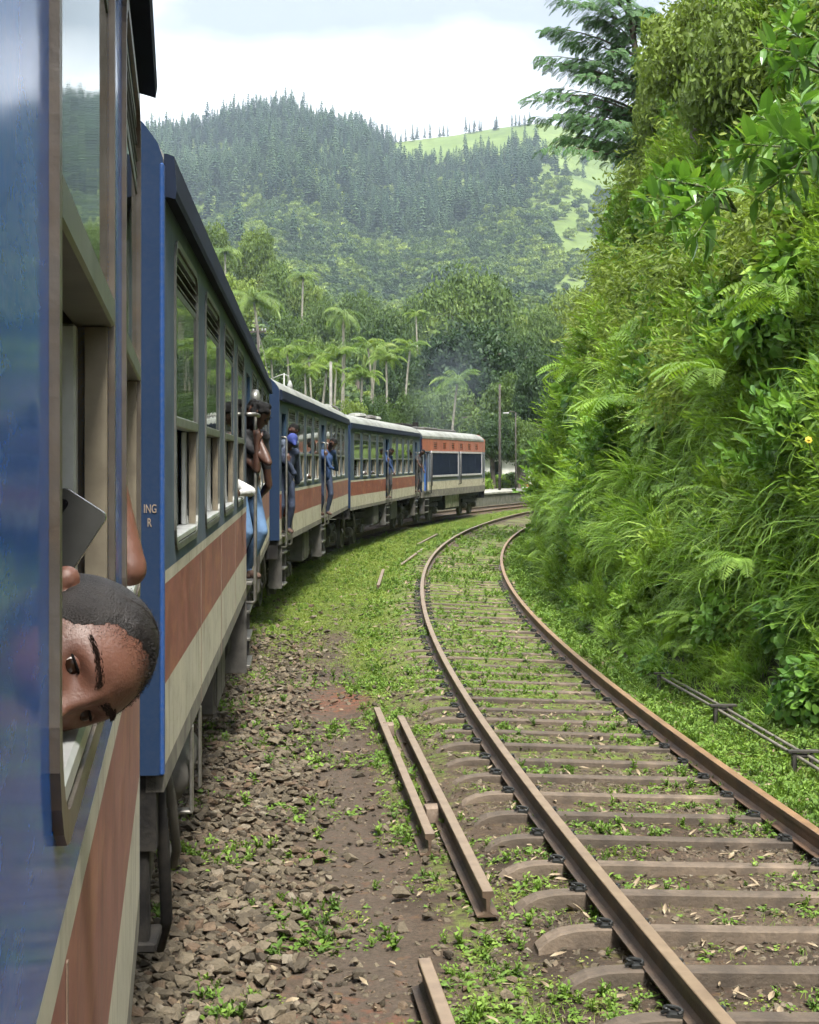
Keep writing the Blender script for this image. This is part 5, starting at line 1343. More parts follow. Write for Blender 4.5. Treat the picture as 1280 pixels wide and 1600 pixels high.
M_DEAD = pm('dry_fallen_leaf', (0.3, 0.25, 0.165), (0.15, 0.105, 0.06), rough=0.8, scale=3)
M_BARK = pm('grey_brown_bark', (0.13, 0.105, 0.08), (0.06, 0.05, 0.04), rough=0.9, scale=3, bump=0.5)
M_STEM = pm('green_stem', (0.10, 0.13, 0.05), (0.06, 0.07, 0.03), rough=0.7, scale=5)

def grass_tuft(n, L0, L1, W, arch0, arch1, spread):
    nb = NB()
    for i in range(n):
        v, f = blade(R(L0, L1), W * R(0.7, 1.3), R(arch0, arch1))
        lean = R(0, spread); a = R(0, 6.28)
        c, s = math.cos(lean), math.sin(lean); Rx = np.array([[1, 0, 0], [0, c, s], [0, -s, c]])
        v = v @ Rx.T @ rz(a).T + np.array([R(-.12, .12), R(-.12, .12), -0.05])
        nb.add(v, f)
    return nb
def sprig(n, H, L0, L1, ratio, tiltlo=0.3, tilthi=1.25, fn=leaf, nstem=3, drop=0.3):
    nb = NB()
    for s in range(nstem):
        a0, lean = R(0, 6.28), R(0.05, 0.5)
        top = np.array([math.cos(a0) * lean, math.sin(a0) * lean, 1.0]) * H * R(0.7, 1.1)
        for i in range(n):
            t = (i + 0.6) / n; p = top * t + np.array([0, 0, 0])
            a = i * 2.4 + R(-.4, .4); el = tilthi + (tiltlo - tilthi) * t + R(-.2, .2)
            d = np.array([math.cos(a) * math.sin(el), math.sin(a) * math.sin(el), math.cos(el)])
            L = R(L0, L1) * (1 - 0.35 * t)
            v = fn(L, L * ratio * R(0.85, 1.15), R(0.1, 0.4), R(0.1, drop)) @ rot_to(d, R(-.5, .5)).T + p
            nb.add(v, LEAF_F)
        for k in range(3):   # stem
            w = 0.006 + L0 * 0.02
            q = np.array([[-w, 0, 0], [w, 0, 0], [w * .5, 0, 1], [-w * .5, 0, 1]]) @ rz(k * 1.05).T
            q = np.stack([q[:, 0] + q[:, 2] * top[0], q[:, 1] + q[:, 2] * top[1], q[:, 2] * top[2]], 1)
            nb.add(q, QUAD_F)
    return nb
def leafball(n, r, L0, L1, ratio, squash=0.8):
    nb = NB()
    for i in range(n):
        d = np.array([random.gauss(0, 1), random.gauss(0, 1), random.gauss(0.2, 1)]); d /= np.linalg.norm(d)
        p = d * r * (R(0.25, 1) ** 0.5) * np.array([1, 1, squash])
        q = d + np.array([R(-.7, .7), R(-.7, .7), R(-.9, .3)])
        L = R(L0, L1)
        nb.add(leaf(L, L * ratio, R(.1, .4), R(.1, .4)) @ rot_to(q, R(-.8, .8)).T + p, LEAF_F)
    return nb
def frond_np(L, n, lw, arch, curl=0.2, a0=0.9, fill=0.85):
    """pinnate frond along +Y, arching; leaflets as folded quads"""
    nb = NB(); t = np.linspace(0, 1, n + 1)
    a = a0 - arch * t
    y = np.concatenate([[0], np.cumsum(np.cos((a[1:] + a[:-1]) / 2)) * L / n]); z = np.concatenate([[0], np.cumsum(np.sin((a[1:] + a[:-1]) / 2)) * L / n])
    for i in range(1, n):
        w = lw * math.sin(math.pi * min(0.98, 0.12 + 0.85 * t[i])) ** 0.7
        for s in (-1, 1):
            d = np.array([s * 1.0, 0.45 * math.cos(a[i]), 0.45 * math.sin(a[i]) - curl + R(-.08, .08)])
            nb.add(quadleaf(w * R(.9, 1.1), L / n * fill, 0.2) @ rot_to(d, 0.0).T + np.array([0, y[i], z[i]]), QUAD_F)
    w = 0.006 * L + 0.003
    pts = np.stack([np.zeros(n + 1), y, z], 1)
    l, r_ = pts.copy(), pts.copy(); l[:, 0] -= w; r_[:, 0] += w
    nb.add(np.stack([l, r_], 1).reshape(-1, 3), [(2*i, 2*i + 1, 2*i + 3, 2*i + 2) for i in range(n)])
    return nb
def merge(nbs_mats):
    out = NB()
    for nb, M, off in nbs_mats:
        v = np.concatenate(nb.v) @ M.T + np.asarray(off); out.add(v, nb.f)
    return out
def fern_nb(n, L):
    parts = []
    for i in range(n):
        parts.append((frond_np(L * R(.75, 1.1), 16, L * 0.2, R(1.2, 1.9)), rz(i * 6.28 / n + R(-.3, .3)), (0, 0, 0)))
    return merge(parts)
def vine_nb(n):
    nb = NB()
    for i in range(n):
        x, y = R(-.35, .35), R(-.35, .35); Lv = R(.6, 1.3); sw = R(-.2, .2)
        for k in range(int(Lv * 16)):
            z = k / 16; a = R(0, 6.28)
            d = np.array([math.cos(a), math.sin(a), R(-1.2, -.2)]); L = R(.08, .15)
            nb.add(leaf(L, L * .3, .2, .3) @ rot_to(d, R(-.6, .6)).T + np.array([x + sw * z, y, z * 1.0 + 0.05]), LEAF_F)
    return nb

bank_protos = [
    proto('p_long_grass', grass_tuft(26, 0.7, 1.25, 0.024, 1.1, 2.5, 0.55).mesh('long_grass', M_GRASS)),
    proto('p_mid_grass', grass_tuft(24, 0.45, 0.85, 0.018, 0.7, 2.1, 0.6).mesh('mid_grass', M_GRASS)),
    proto('p_broad', sprig(9, 0.5, 0.16, 0.27, 0.40).mesh('broad_sprig', M_BROAD)),
    proto('p_small', leafball(110, 0.36, 0.07, 0.12, 0.45).mesh('small_leaf_bush', M_SMALL)),
    proto('p_fern', fern_nb(6, 0.75).mesh('fern_clump', M_FERN)),
    proto('p_vine', vine_nb(9).mesh('vine_curtain', M_VINE)),
    proto('p_herb', sprig(13, 0.65, 0.11, 0.19, 0.24, fn=leaf, nstem=6).mesh('herb', M_HERB)),
    proto('p_heart', leafball(60, 0.4, 0.12, 0.2, 0.8).mesh('round_leaf_climber', M_BROAD)),
    proto('p_finetree', leafball(200, 0.55, 0.07, 0.13, 0.3).mesh('fine_leaf_spray', M_VINE)),
    proto('p_reed', grass_tuft(16, 0.9, 1.5, 0.034, 0.9, 2.2, 0.5).mesh('reed_grass', M_HERB)),
]

# --- cover of the bank: mounded bushes and tussocks with dark gaps between, over a thinner fill
BANK_W = [np.array(w) for w in (
    #long  mid   broad small fern  vine  herb  heart fine  reed
    [0.92, 0.80, 0.50, 0.34, 0.50, 0.10, 0.62, 0.58, 0.0, 0.52],
    [0.34, 0.36, 0.70, 0.64, 0.55, 0.62, 0.72, 0.70, 0.48, 0.32],
    [0.05, 0.10, 0.72, 0.70, 0.35, 0.66, 0.56, 0.70, 0.66, 0.10],
    [0.40, 0.85, 0.42, 0.30, 0.55, 0.00, 0.70, 0.62, 0.0, 0.30])]
def bank_species(s, h, jitter):
    n = len(s); k1, k2, ft_ = sstep(2.4, 4.6, h)[:, None], sstep(7, 11, h)[:, None], sstep(0.8, 0.1, h)[:, None]
    Wt = (BANK_W[0] * (1 - k1) + BANK_W[1] * k1) * (1 - k2) + BANK_W[2] * k2
    Wt = Wt * (1 - ft_) + BANK_W[3] * ft_
    f = np.stack([fbm(s * 0.35 + 31 * k, h * 0.35 + 7 * k, 3, 100 + 7 * k) for k in range(10)], 1)
    return np.argmax(f * 0.9 + Wt + jitter * rng.uniform(-1, 1, (n, 10)), 1)
def bank_frame(al, h):
    n = len(al); r = bank_point(al, h); e = 0.25
    drh = (bank_point(al, h + e) - bank_point(al, h - e)) / (2 * e)
    nr = np.stack([-np.cos(al), np.sin(al), np.zeros(n)], 1) - np.stack([np.zeros(n), np.zeros(n), drh], 1)
    return np.stack([CX - r * np.cos(al), CY + r * np.sin(al), h], 1), nr / np.linalg.norm(nr, axis=1, keepdims=True)
def bank_visible(p):
    u = 640 + FPX * p[:, 0] / p[:, 1]; v = HORIZON - FPX * (p[:, 2] - CAMZ) / p[:, 1]
    return (u > 700) & (u < 1540) & (v > -240) & (v < 1480)
def cover_bank():
    up = np.array([0, 0, 1.0]); out = []
    GROW = np.array([0.35, 0.4, 0.75, 1.0, 0.7, 0.45, 0.6, 1.0, 0.9, 0.4])
    # fill
    n = 42000; al = rng.uniform(ang(7, 186), ang(66, 186), n); h = rng.uniform(0, 1, n) ** 1.25 * 24 - 0.25
    p, nr = bank_frame(al, h); k = bank_visible(p) & (rng.uniform(0, 1, n) < np.clip(1.2 - p[:, 1] / 85, 0.35, 1)); al, h, p, nr = al[k], h[k], p[k], nr[k]; n = len(al)
    idx = bank_species(al * 186, h, 0.22)
    g = GROW[idx][:, None]; z = nr * g + up * (1 - g * 0.45) * np.where(idx == 5, -1.0, 1.0)[:, None] + rng.normal(0, 0.18, (n, 3))
    p = p + nr * (rng.uniform(-0.15, 0.3, n) * sstep(-0.1, 1.2, h))[:, None]; p[:, 2] += np.where(idx == 5, 0.5, 0)
    out.append((p, z, rng.uniform(0.6, 1.1, n) * (1 + sstep(20, 60, p[:, 1]) * 0.3) * (0.5 + 0.5 * sstep(0, 1.2, h)), idx))
    # bushes and tussocks
    nb_ = 2600; al = rng.uniform(ang(8, 186), ang(64, 186), nb_); h = rng.uniform(0, 1, nb_) ** 1.2 * 23 - 0.05
    c, nr = bank_frame(al, h); k = bank_visible(c); al, h, c, nr = al[k], h[k], c[k], nr[k]
    sp = bank_species(al * 186, h, 0.5); far = sstep(18, 55, c[:, 1])
    for i in range(len(al)):
        rb = rng.uniform(0.25, 0.75) * (1 + 0.5 * far[i]) * (0.55 + 0.45 * sstep(0, 2.0, h[i])) * (1 + 0.5 * sstep(7, 14, h[i])); s = sp[i]
        grassy = s in (0, 1, 9)
        m = int((7 if grassy else 10) + (14 if grassy else 46) * rb * rb / (1 + 0.8 * far[i]))
        d = rng.normal(0, 1, (m, 3)) + nr[i] * 1.1 + up * 0.55; d /= np.linalg.norm(d, axis=1, keepdims=True)
        q = c[i] + nr[i] * rb * 0.15 + d * rb * (rng.uniform(0.1, 0.5, (m, 1)) if grassy else rng.uniform(0.55, 1.0, (m, 1)))
        z = (nr[i] * 0.35 + up * 0.8 + d * 0.35) if grassy else (d * 0.8 + up * (-0.5 if s == 5 else 0.4))
        z = z + rng.normal(0, 0.15, (m, 3))
        ss_ = rng.uniform(0.7, 1.15, m) * (0.8 + 0.45 * rb) * (1 + 0.15 * far[i]) * (0.6 + 0.4 * sstep(0, 1.5, h[i]))
        out.append((q, z, ss_, np.full(m, s)))
    P = np.concatenate([o[0] for o in out]); Z = np.concatenate([o[1] for o in out]); S = np.concatenate([o[2] for o in out]); I = np.concatenate([o[3] for o in out])
    return P, euler_from(Z, rng.uniform(0, 6.28, len(P))), S, I
bp_, br_, bs_, bi_ = cover_bank()
scatter('bank_vegetation', bank_protos, bp_, br_, bs_, bi_, 'dense grass, ferns, creepers and leafy bushes covering the steep bank')

# --- weeds along the foot of the bank and by the right rail
weed_protos = [
    proto('p_weed', leafball(16, 0.07, 0.035, 0.065, 0.55, 0.45).mesh('weed', M_WEED)),
    proto('p_weed_big', sprig(6, 0.10, 0.03, 0.06, 0.5, nstem=4, tiltlo=0.6, tilthi=1.5).mesh('weed_sprig', M_WEED)),
    proto('p_short_grass', grass_tuft(14, 0.05, 0.13, 0.007, 0.3, 1.6, 0.6).mesh('short_grass', M_MOSSG)),
    proto('p_moss', leafball(26, 0.09, 0.02, 0.04, 0.6, 0.25).mesh('moss_cushion', M_MOSSG)),
]
def on_ground(rho, al):
    x, y = CX - rho * np.cos(al), CY + rho * np.sin(al)
    return np.stack([x, y, ground_z(rho, y)], 1)
def in_view(p, mu=120, mv=120):
    u = 640 + FPX * p[:, 0] / p[:, 1]; v = HORIZON - FPX * (p[:, 2] - CAMZ) / p[:, 1]
    return (p[:, 1] > 2) & (u > -mu) & (u < 1280 + mu) & (v > -mv) & (v < 1600 + mv)
def ground_scatter(name, label, n, rho0, rho1, d0, d1, dens, protos, weights, smin, smax, zoff=0.0, power=1.0):
    """points spread by distance so that near and far are covered alike"""
    dd = d0 * (d1 / d0) ** (rng.uniform(0, 1, n) ** power)
    al = np.arcsin((dd - CY) / R_MID); rho = rng.uniform(rho0, rho1, n)
    p = on_ground(rho, al); keep = in_view(p) & (rng.uniform(0, 1, n) < dens(rho, p[:, 1]))
    p, rho = p[keep], rho[keep]; n = len(p)
    far = sstep(15, 55, p[:, 1])
    idx = rng.choice(len(protos), n, p=np.array(weights) / sum(weights))
    rot = euler_from(np.array([0, 0, 1.0]) + rng.normal(0, 0.18, (n, 3)), rng.uniform(0, 6.28, n))
    p[:, 2] += zoff
    return scatter(name, protos, p, rot, rng.uniform(smin, smax, n) * (1 + far * 0.9), idx, label)
def clump(rho, y, f, seed, lo, hi): return sstep(lo, hi, fbm(rho * f, y * f, 3, seed))
ground_scatter('weeds', 'low green weeds growing between the rails and around the sleepers', 42000, 187.2, 190.7, 6.0, 60,
               lambda r, y: (0.10 + 0.90 * clump(r, y, 1.6, 200, 0.42, 0.66)) * (0.45 + 0.55 * sstep(10, 19, y)), weed_protos, [5, 1.4, 2, 2.5], 0.32, 0.85)
ground_scatter('low_weeds', 'leafy weeds covering the strip between the empty track and the bank', 30000, 186.2, 187.65, 8.0, 60,
               lambda r, y: 0.55 + 0.45 * clump(r, y, 1.2, 210, 0.35, 0.6), weed_protos, [6, 1.6, 3, 1.5], 0.45, 1.15)
ground_scatter('short_grass', 'short bright grass beside the coaches and along the curve', 60000, 190.3, 193.6, 12, 90,
               lambda r, y: np.clip(moss_amount(r, y) * 1.5 - 0.35, 0, 1), weed_protos, [0.6, 0.12, 5, 4.5], 0.35, 0.8)
ground_scatter('stray_weeds', 'scattered green weeds pushing through the loose stones and bare path', 12000, 190.3, 193.6, 6.3, 20,
               lambda r, y: clump(r, y, 1.5, 220, 0.46, 0.62) * (0.95 - 0.5 * np.exp(-((r - 191.1) / 0.3) ** 2)), weed_protos, [6, 1.6, 3, 0.8], 0.45, 1.0)

# --- ballast: loose broken stones by the coaches
def stone_mesh(seed):
    rs = np.random.default_rng(seed); bm = bmesh.new()
    pts = rs.normal(0, 1, (14, 3)); pts /= np.linalg.norm(pts, axis=1, keepdims=True); pts *= np.array([1.0, 0.72, 0.5]) * rs.uniform(0.75, 1.1, (14, 1))
    for p in pts: bm.verts.new(p)
    bmesh.ops.convex_hull(bm, input=bm.verts[:])
    for v in [v for v in bm.verts if not v.link_faces]: bm.verts.remove(v)
    me = bpy.data.meshes.new('stone'); bm.to_mesh(me); bm.free()
    me.materials.append(M_STONE)
    return me
def stone_mat():
    m, N, L, out = new_mat('broken_stone'); b = N.new('ShaderNodeBsdfPrincipled'); oi = N.new('ShaderNodeObjectInfo'); tc = N.new('ShaderNodeTexCoord')
    c = ramp_node(N, L, oi.outputs['Random'], [(0.0, (0.05, 0.041, 0.03)), (0.35, (0.09, 0.074, 0.052)), (0.65, (0.14, 0.117, 0.083)), (0.88, (0.11, 0.075, 0.05)), (1.0, (0.19, 0.168, 0.13))]).outputs['Color']
    n = noise_node(N, L, tc.outputs['Object'], 2.4, 6, 0.65)
    c = mix_rgb(N, L, 0.8, c, ramp_node(N, L, n.outputs['Fac'], [(0.3, (0.55, 0.54, 0.5)), (0.7, (1.25, 1.22, 1.18))]).outputs['Color'], 'MULTIPLY')
    L.new(c, b.inputs['Base Color']); b.inputs['Roughness'].default_value = 0.85; b.inputs['Specular IOR Level'].default_value = 0.3
    bp2 = N.new('ShaderNodeBump'); bp2.inputs['Strength'].default_value = 0.4; bp2.inputs['Distance'].default_value = 0.1; L.new(n.outputs['Fac'], bp2.inputs['Height']); L.new(bp2.outputs['Normal'], b.inputs['Normal'])
    L.new(b.outputs['BSDF'], out.inputs['Surface']); return m
M_STONE = stone_mat()
stone_mes = [stone_mesh(500 + k) for k in range(10)]
def lay_stones():
    n = 54000
    dd = 5.6 * (30 / 5.6) ** rng.uniform(0, 1, n); al = np.arcsin((dd - CY) / 192); rho = rng.uniform(190.3, 195.2, n)
    p = on_ground(rho, al)
    dens = sstep(191.05, 191.6, rho + 0.5 * (fbm(rho * 2, p[:, 1] * 2, 3, 300) - 0.5)) * (1 - sstep(16, 27, p[:, 1])) + 0.05
    dens = dens * (0.55 + 0.45 * clump(rho, p[:, 1], 0.9, 310, 0.3, 0.5))
    keep = in_view(p, 60, 60) & (rng.uniform(0, 1, n) < dens)
    p, rho = p[keep], rho[keep]; n = len(p)
    scl = np.clip(rng.lognormal(math.log(0.035), 0.38, n), 0.014, 0.075)
    p[:, 2] += scl * rng.uniform(0.0, 0.75, n)
    return p, rng.uniform(0, 6.28, (n, 3)) * np.array([0.12, 0.12, 1]) - np.array([0.36, 0.36, 0]), scl, rng.integers(0, 10, n)
sp, sr, ss, si = lay_stones()
u_ = 640 + FPX * sp[:, 0] / sp[:, 1]
own_edge = (u_ > 190) & (HORIZON - FPX * (sp[:, 2] - CAMZ) / sp[:, 1] < 1600)
order = np.argsort(-(ss / sp[:, 1]) * own_edge)
near, rest = order[:300], order[300:]
for k in near:
    link_mesh('stone', stone_mes[si[k]], ground, sp[k], sr[k], float(ss[k]))
ball = scatter('ballast', [proto('p_stone', m) for m in stone_mes], sp[rest], sr[rest], ss[rest], si[rest], 'loose broken stones heaped beside the coaches')

# --- small gravel and fallen leaves around the sleepers
def litter_mesh():
    nb = NB(); nb.add(leaf(0.10, 0.035, 0.6, -0.25) - np.array([0, 0.05, 0]), LEAF_F); return nb.mesh('fallen_leaf', M_DEAD)
lit = proto('p_leaf_litter', litter_mesh())
def litter():
    n = 4200; dd = 6 * (45 / 6) ** rng.uniform(0, 1, n); al = np.arcsin((dd - CY) / R_MID); rho = rng.uniform(186.6, 192.6, n)
    p = on_ground(rho, al); keep = in_view(p) & (rng.uniform(0, 1, n) < np.where(rho > 190.3, 0.22, 0.75)); p = p[keep]; n = len(p); p[:, 2] += 0.02
    rot = euler_from(np.array([0, 0, 1.0]) + rng.normal(0, 0.25, (n, 3)), rng.uniform(0, 6.28, n))
    return scatter('leaf_litter', [lit], p, rot, rng.uniform(0.25, 0.95, n) * (1 + 0.5 * sstep(15, 40, p[:, 1])), np.zeros(n), 'pale fallen leaves scattered over the track')
litter()
def gravel():
    n = 60000; dd = 5.8 * (26 / 5.8) ** rng.uniform(0, 1, n); al = np.arcsin((dd - CY) / R_MID); rho = rng.uniform(187.2, 191.4, n)
    p = on_ground(rho, al); keep = in_view(p) & (rng.uniform(0, 1, n) < (0.25 + 0.75 * clump(rho, p[:, 1], 2.0, 330, 0.4, 0.6)) * np.where(rho > 190.4, 0.35, 1)); p = p[keep]; n = len(p)
    return scatter('gravel', [proto('p_gravel', m) for m in stone_mes], p, rng.uniform(0, 6.28, (n, 3)) * np.array([0.15, 0.15, 1]), np.clip(rng.lognormal(math.log(0.015), 0.5, n), 0.006, 0.05), rng.integers(0, 10, n), 'small dark gravel between the sleepers')
gravel()

# --- big-leaved shrubs reaching out of the bank, each leaf a piece of its own
M_BIGLEAF = leafmat('large_glossy_leaves', (0.05, 0.12, 0.024), (0.12, 0.24, 0.04), (0.25, 0.38, 0.06), trans=0.28, rough=0.32, scale=1.6, spec=0.45)
def leaf_me(L, W, fold, droop):
    nb = NB(); nb.add(leaf(L, W, fold, droop), LEAF_F); return nb.mesh('leaf', M_BIGLEAF, smooth=False)
big_leaves = [leaf_me(1.0, w, f, d) for w, f, d in ((0.34, 0.3, 0.25), (0.30, 0.2, 0.45), (0.38, 0.35, 0.1), (0.33, 0.15, 0.6))]
def big_shrub(label, base, tips, Lleaf, per):
    base = Vector(base); root = empty('broadleaf_shrub', base); tag(root, label, 'shrub')
    for t in tips:
        t = Vector(t) - base; mid = t * 0.5 + Vector((0, 0, 0.12 * t.length))
        MB().tube([(0, 0, 0), mid * 0.6, mid, (t + mid) * 0.5, t], [0.022, 0.018, 0.014, 0.01, 0.006], 6).build('stem', M_STEM, root, smooth=True)
        dirn = (t - mid).normalized()
        for k in range(per):
            f = 1 - 0.75 * (k / per) ** 1.3
            p = mid * (1 - f) * 1.0 + t * f if f > 0.5 else mid.lerp(t, f)
            a = k * 2.4 + R(-.3, .3)
            side = dirn.orthogonal().normalized(); side.rotate(Matrix.Rotation(a, 3, dirn))
            d = (side + dirn * R(0.1, 0.7) + Vector((0, 0, 0.15))).normalized()
            m3 = rot_to(d, R(-.4, .4)); e = Matrix(m3.tolist()).to_euler()
            link_mesh('leaf', random.choice(big_leaves), root, p, e, Lleaf * R(0.65, 1.15) * (0.75 + 0.25 * (1 - f) * 2))
    return root
big_shrub('shrub with large pale green leaves reaching out of the bank over the track', at(1150, 330, 17.5),
          [at(1010, 315, 16.8), at(1045, 345, 16.4), at(1060, 285, 17.0), at(1085, 370, 16.2), at(1110, 300, 16.4), at(1030, 280, 17.2)], 0.36, 17)
big_shrub('larger glossy leaved shrub by the right edge of the picture, above the pale leaved one', at(1290, 270, 15.5),
          [at(1160, 225, 15.2), at(1130, 250, 15.4), at(1185, 180, 15.5), at(1220, 215, 14.8), at(1215, 275, 14.8), at(1250, 160, 15.2), at(1265, 235, 14.6), at(1180, 310, 15.0)], 0.38, 15)
big_shrub('high shrub with upright bright leaves at the upper right corner of the picture', at(1300, 120, 16.5),
          [at(1195, 75, 16.4), at(1225, 40, 16.6), at(1245, 95, 16.0), at(1280, 60, 16.0), at(1215, 115, 16.2)], 0.36, 13)
# --- single ferns that stand out
frond_me = frond_np(1.0, 18, 0.22, 1.7).mesh('frond', M_FERN)
for (u, v, t, sz, lb) in ((975, 640, 27, 1.3, 'pale fern with long fronds halfway up the bank, over the tall grass'), (1120, 585, 18.5, 0.95, 'fern spreading just below the drooping bright leaves of the bank'),
                          (1225, 470, 15.6, 0.9, 'light green fern near the right edge below the glossy leaved shrub'), (1160, 880, 17, 0.7, 'small fern among the grass low on the bank'),
                          (905, 585, 36, 1.3, 'far fern drooping from the bank toward the engine')):
    f = empty('fern', at(u, v, t)); tag(f, lb, 'fern')
    for k in range(7):
        a = math.pi * 0.5 + (k - 3) * 0.45 + R(-.15, .15)
        link_mesh('frond', frond_me, f, (0, 0, 0), (R(-.35, .1), R(-.1, .1), a), sz * R(.75, 1.05))
M_YELLOW = pm('yellow_petals', (0.5, 0.38, 0.02), (0.4, 0.28, 0.01), rough=0.6, scale=10)
fl = empty('yellow_flower', at(1264, 687, 14.6)); tag(fl, 'single yellow flower among the leaves at the right edge', 'flower')
for k in range(7):
    nb = NB(); nb.add(leaf(0.038, 0.034, 0.2, 0.2) @ rz(k * 0.9).T, LEAF_F); link_mesh('petal', nb.mesh('petal', M_YELLOW), fl, (0, 0, 0), (1.2, 0, 0))
MB().tube([(0, 0, 0), (0.05, 0.1, -0.15), (0.2, 0.3, -0.4)], 0.006, 5).build('stem', M_STEM, fl)
MB().sphere((0, 0, 0.0), (0.018, 0.018, 0.012), 10, 6).build('centre', M_YELLOW, fl)
# ================================================================== trees
M_TREE = leafmat('tree_leaves', (0.03, 0.06, 0.016), (0.095, 0.15, 0.034), (0.185, 0.23, 0.06), trans=0.2, rough=0.55, scale=0.25, spec=0.2)
M_TREE_L = leafmat('yellow_green_tree_leaves', (0.075, 0.12, 0.024), (0.18, 0.245, 0.047), (0.28, 0.33, 0.08), trans=0.25, rough=0.55, scale=0.2, spec=0.2)
M_TREE_D = leafmat('dark_tree_leaves', (0.018, 0.042, 0.015), (0.05, 0.088, 0.028), (0.09, 0.125, 0.042), trans=0.15, rough=0.55, scale=0.25, spec=0.2)
M_PALM = leafmat('palm_leaflets', (0.06, 0.11, 0.025), (0.15, 0.22, 0.05), (0.24, 0.29, 0.08), trans=0.22, rough=0.45, scale=0.3)
M_PALM_L = leafmat('bright_palm_leaflets', (0.065, 0.125, 0.02), (0.15, 0.225, 0.04), (0.23, 0.28, 0.065), trans=0.28, rough=0.45, scale=0.3)
M_CONIF = leafmat('conifer_needles', (0.018, 0.045, 0.024), (0.06, 0.1, 0.045), None, trans=0.08, rough=0.8, scale=0.008, spec=0.1)
M_FEATHER = leafmat('feathery_leaflets', (0.03, 0.085, 0.03), (0.075, 0.155, 0.05), None, trans=0.25, rough=0.5, scale=0.3)
M_TRUNKP = pm('pale_palm_trunk', (0.3, 0.28, 0.23), (0.18, 0.165, 0.13), rough=0.9, scale=5)

def crown_mesh(name, mat, nclump, nleaf, lsize, seed, squash=0.8, flat=0.0):
    """unit crown: leaf faces on the shells of many clumps spread through an uneven volume"""
    rs = np.random.default_rng(seed)
    c = rs.normal(0, 1, (nclump, 3)); c /= np.linalg.norm(c, axis=1, keepdims=True)
    c *= (rs.uniform(0.15, 1, (nclump, 1)) ** 0.45) * np.array([1, 1, squash]) * 0.74
    c[:, 2] = np.where(c[:, 2] < -0.25 * squash, c[:, 2] * (0.4 + flat), c[:, 2])
    r = rs.uniform(0.15, 0.32, nclump)
    d = rs.normal(0, 1, (nclump, nleaf, 3)); d[..., 2] += 0.35; d /= np.linalg.norm(d, axis=2, keepdims=True)
    p = (c[:, None] + d * (r[:, None, None] * rs.uniform(0.55, 1.08, (nclump, nleaf, 1))) * np.array([1, 1, 0.75])).reshape(-1, 3)
    q = d.reshape(-1, 3) * 0.6 + rs.normal(0, 0.6, p.shape); q /= np.linalg.norm(q, axis=1, keepdims=True)
    a = np.cross(q, rs.normal(0, 1, p.shape)); a /= np.linalg.norm(a, axis=1, keepdims=True); b = np.cross(q, a)
    L = lsize * rs.uniform(0.6, 1.4, (len(p), 1))
    v = np.stack([p - a * L, p + b * L * 0.45, p + a * L, p - b * L * 0.45], 1).reshape(-1, 3)
    n = len(p); f = np.arange(n * 4).reshape(n, 4)
    me = bpy.data.meshes.new(name); me.vertices.add(n * 4); me.vertices.foreach_set('co', v.ravel()); me.loops.add(n * 4); me.loops.foreach_set('vertex_index', f.ravel()); me.polygons.add(n); me.polygons.foreach_set('loop_start', np.arange(0, n * 4, 4)); me.update(calc_edges=True)
    me.materials.append(mat); return me
def trunk_mesh(seed):
    """unit tree skeleton: trunk from z=-1.6 with limbs reaching into the crown"""
    rs = random.Random(seed); b = MB()
    b.tube([(0, 0, -2.2), (0.03, 0.02, -1.4), (-0.02, 0.03, -0.7), (0.03, 0, -0.1), (0.05, 0.02, 0.35)], [0.11, 0.085, 0.07, 0.05, 0.02], 8)
    for k in range(7):
        a, z = k * 0.95 + rs.uniform(-.3, .3), rs.uniform(-0.75, 0.1); ln = rs.uniform(0.45, 0.75)
        p = Vector((0, 0, z)); e = Vector((math.cos(a) * ln, math.sin(a) * ln, z + rs.uniform(0.15, 0.5)))
        b.tube([p, p.lerp(e, 0.5) + Vector((0, 0, 0.08)), e], [0.045, 0.028, 0.01], 6)
    return b.mesh('trunk', M_BARK, smooth=True)
CROWNS = {'mid': [crown_mesh('crown', M_TREE, 110, 150, 0.036, 31 + k, 0.8) for k in range(2)],
          'light': [crown_mesh('crown', M_TREE_L, 100, 150, 0.038, 41 + k, 0.75) for k in range(2)],
          'dark': [crown_mesh('crown', M_TREE_D, 110, 150, 0.036, 51 + k, 0.8) for k in range(2)],
          'flat': [crown_mesh('crown', M_TREE, 150, 190, 0.027, 61, 0.55)]}
TRUNKS = [trunk_mesh(70 + k) for k in range(3)]
def tree(label, u, v_top, t, w_px, kind='mid', group=None, stretch=1.0, name='broadleaf_tree', gz=None):
    """a tree whose top shows at (u, v_top), w_px wide, standing at distance t"""
    rad = w_px * t / FPX / 2; top = at(u, v_top, t)
    if gz is None: gz = float(terrain_z(np.array([float(u)]), np.array([float(t)]))[0])
    full = {'flat': 0.62}.get(kind, 0.9)                     # height of the unit crown above its centre
    sz = max(rad * 1.05 * stretch, 0.40 * (top.z - gz) / full)
    cz = top.z - sz * full
    root = empty(name, (top.x, t, gz)); tag(root, label, 'tree', group)
    a = R(0, 6.28)
    link_mesh('crown', random.choice(CROWNS[kind]), root, (0, 0, cz - gz), (0, 0, a), (rad * 1.05, rad * 1.05, sz))
    link_mesh('trunk', random.choice(TRUNKS), root, (0, 0, cz - gz), (0, 0, a), (rad, rad, max(rad, (cz - gz) / 2.2 + 0.1)))
    return root
G = 'trees behind the train'
tree('large dome shaped tree with thick green crown behind the engine', 735, 402, 190, 200, 'flat', G, 1.55)
tree('broad olive crowned tree standing just behind the engine', 738, 478, 132, 190, 'dark', G, 1.1)
tree('leafy tree between the engine and the overgrown bank', 800, 560, 118, 120, 'mid', G, 1.2)
tree('dark tree leaning over the line where the bank hides the curve', 848, 520, 112, 110, 'dark', G, 1.3)
tree('leafy tree screening the white house past the engine', 812, 640, 105, 75, 'mid', G, 0.9)
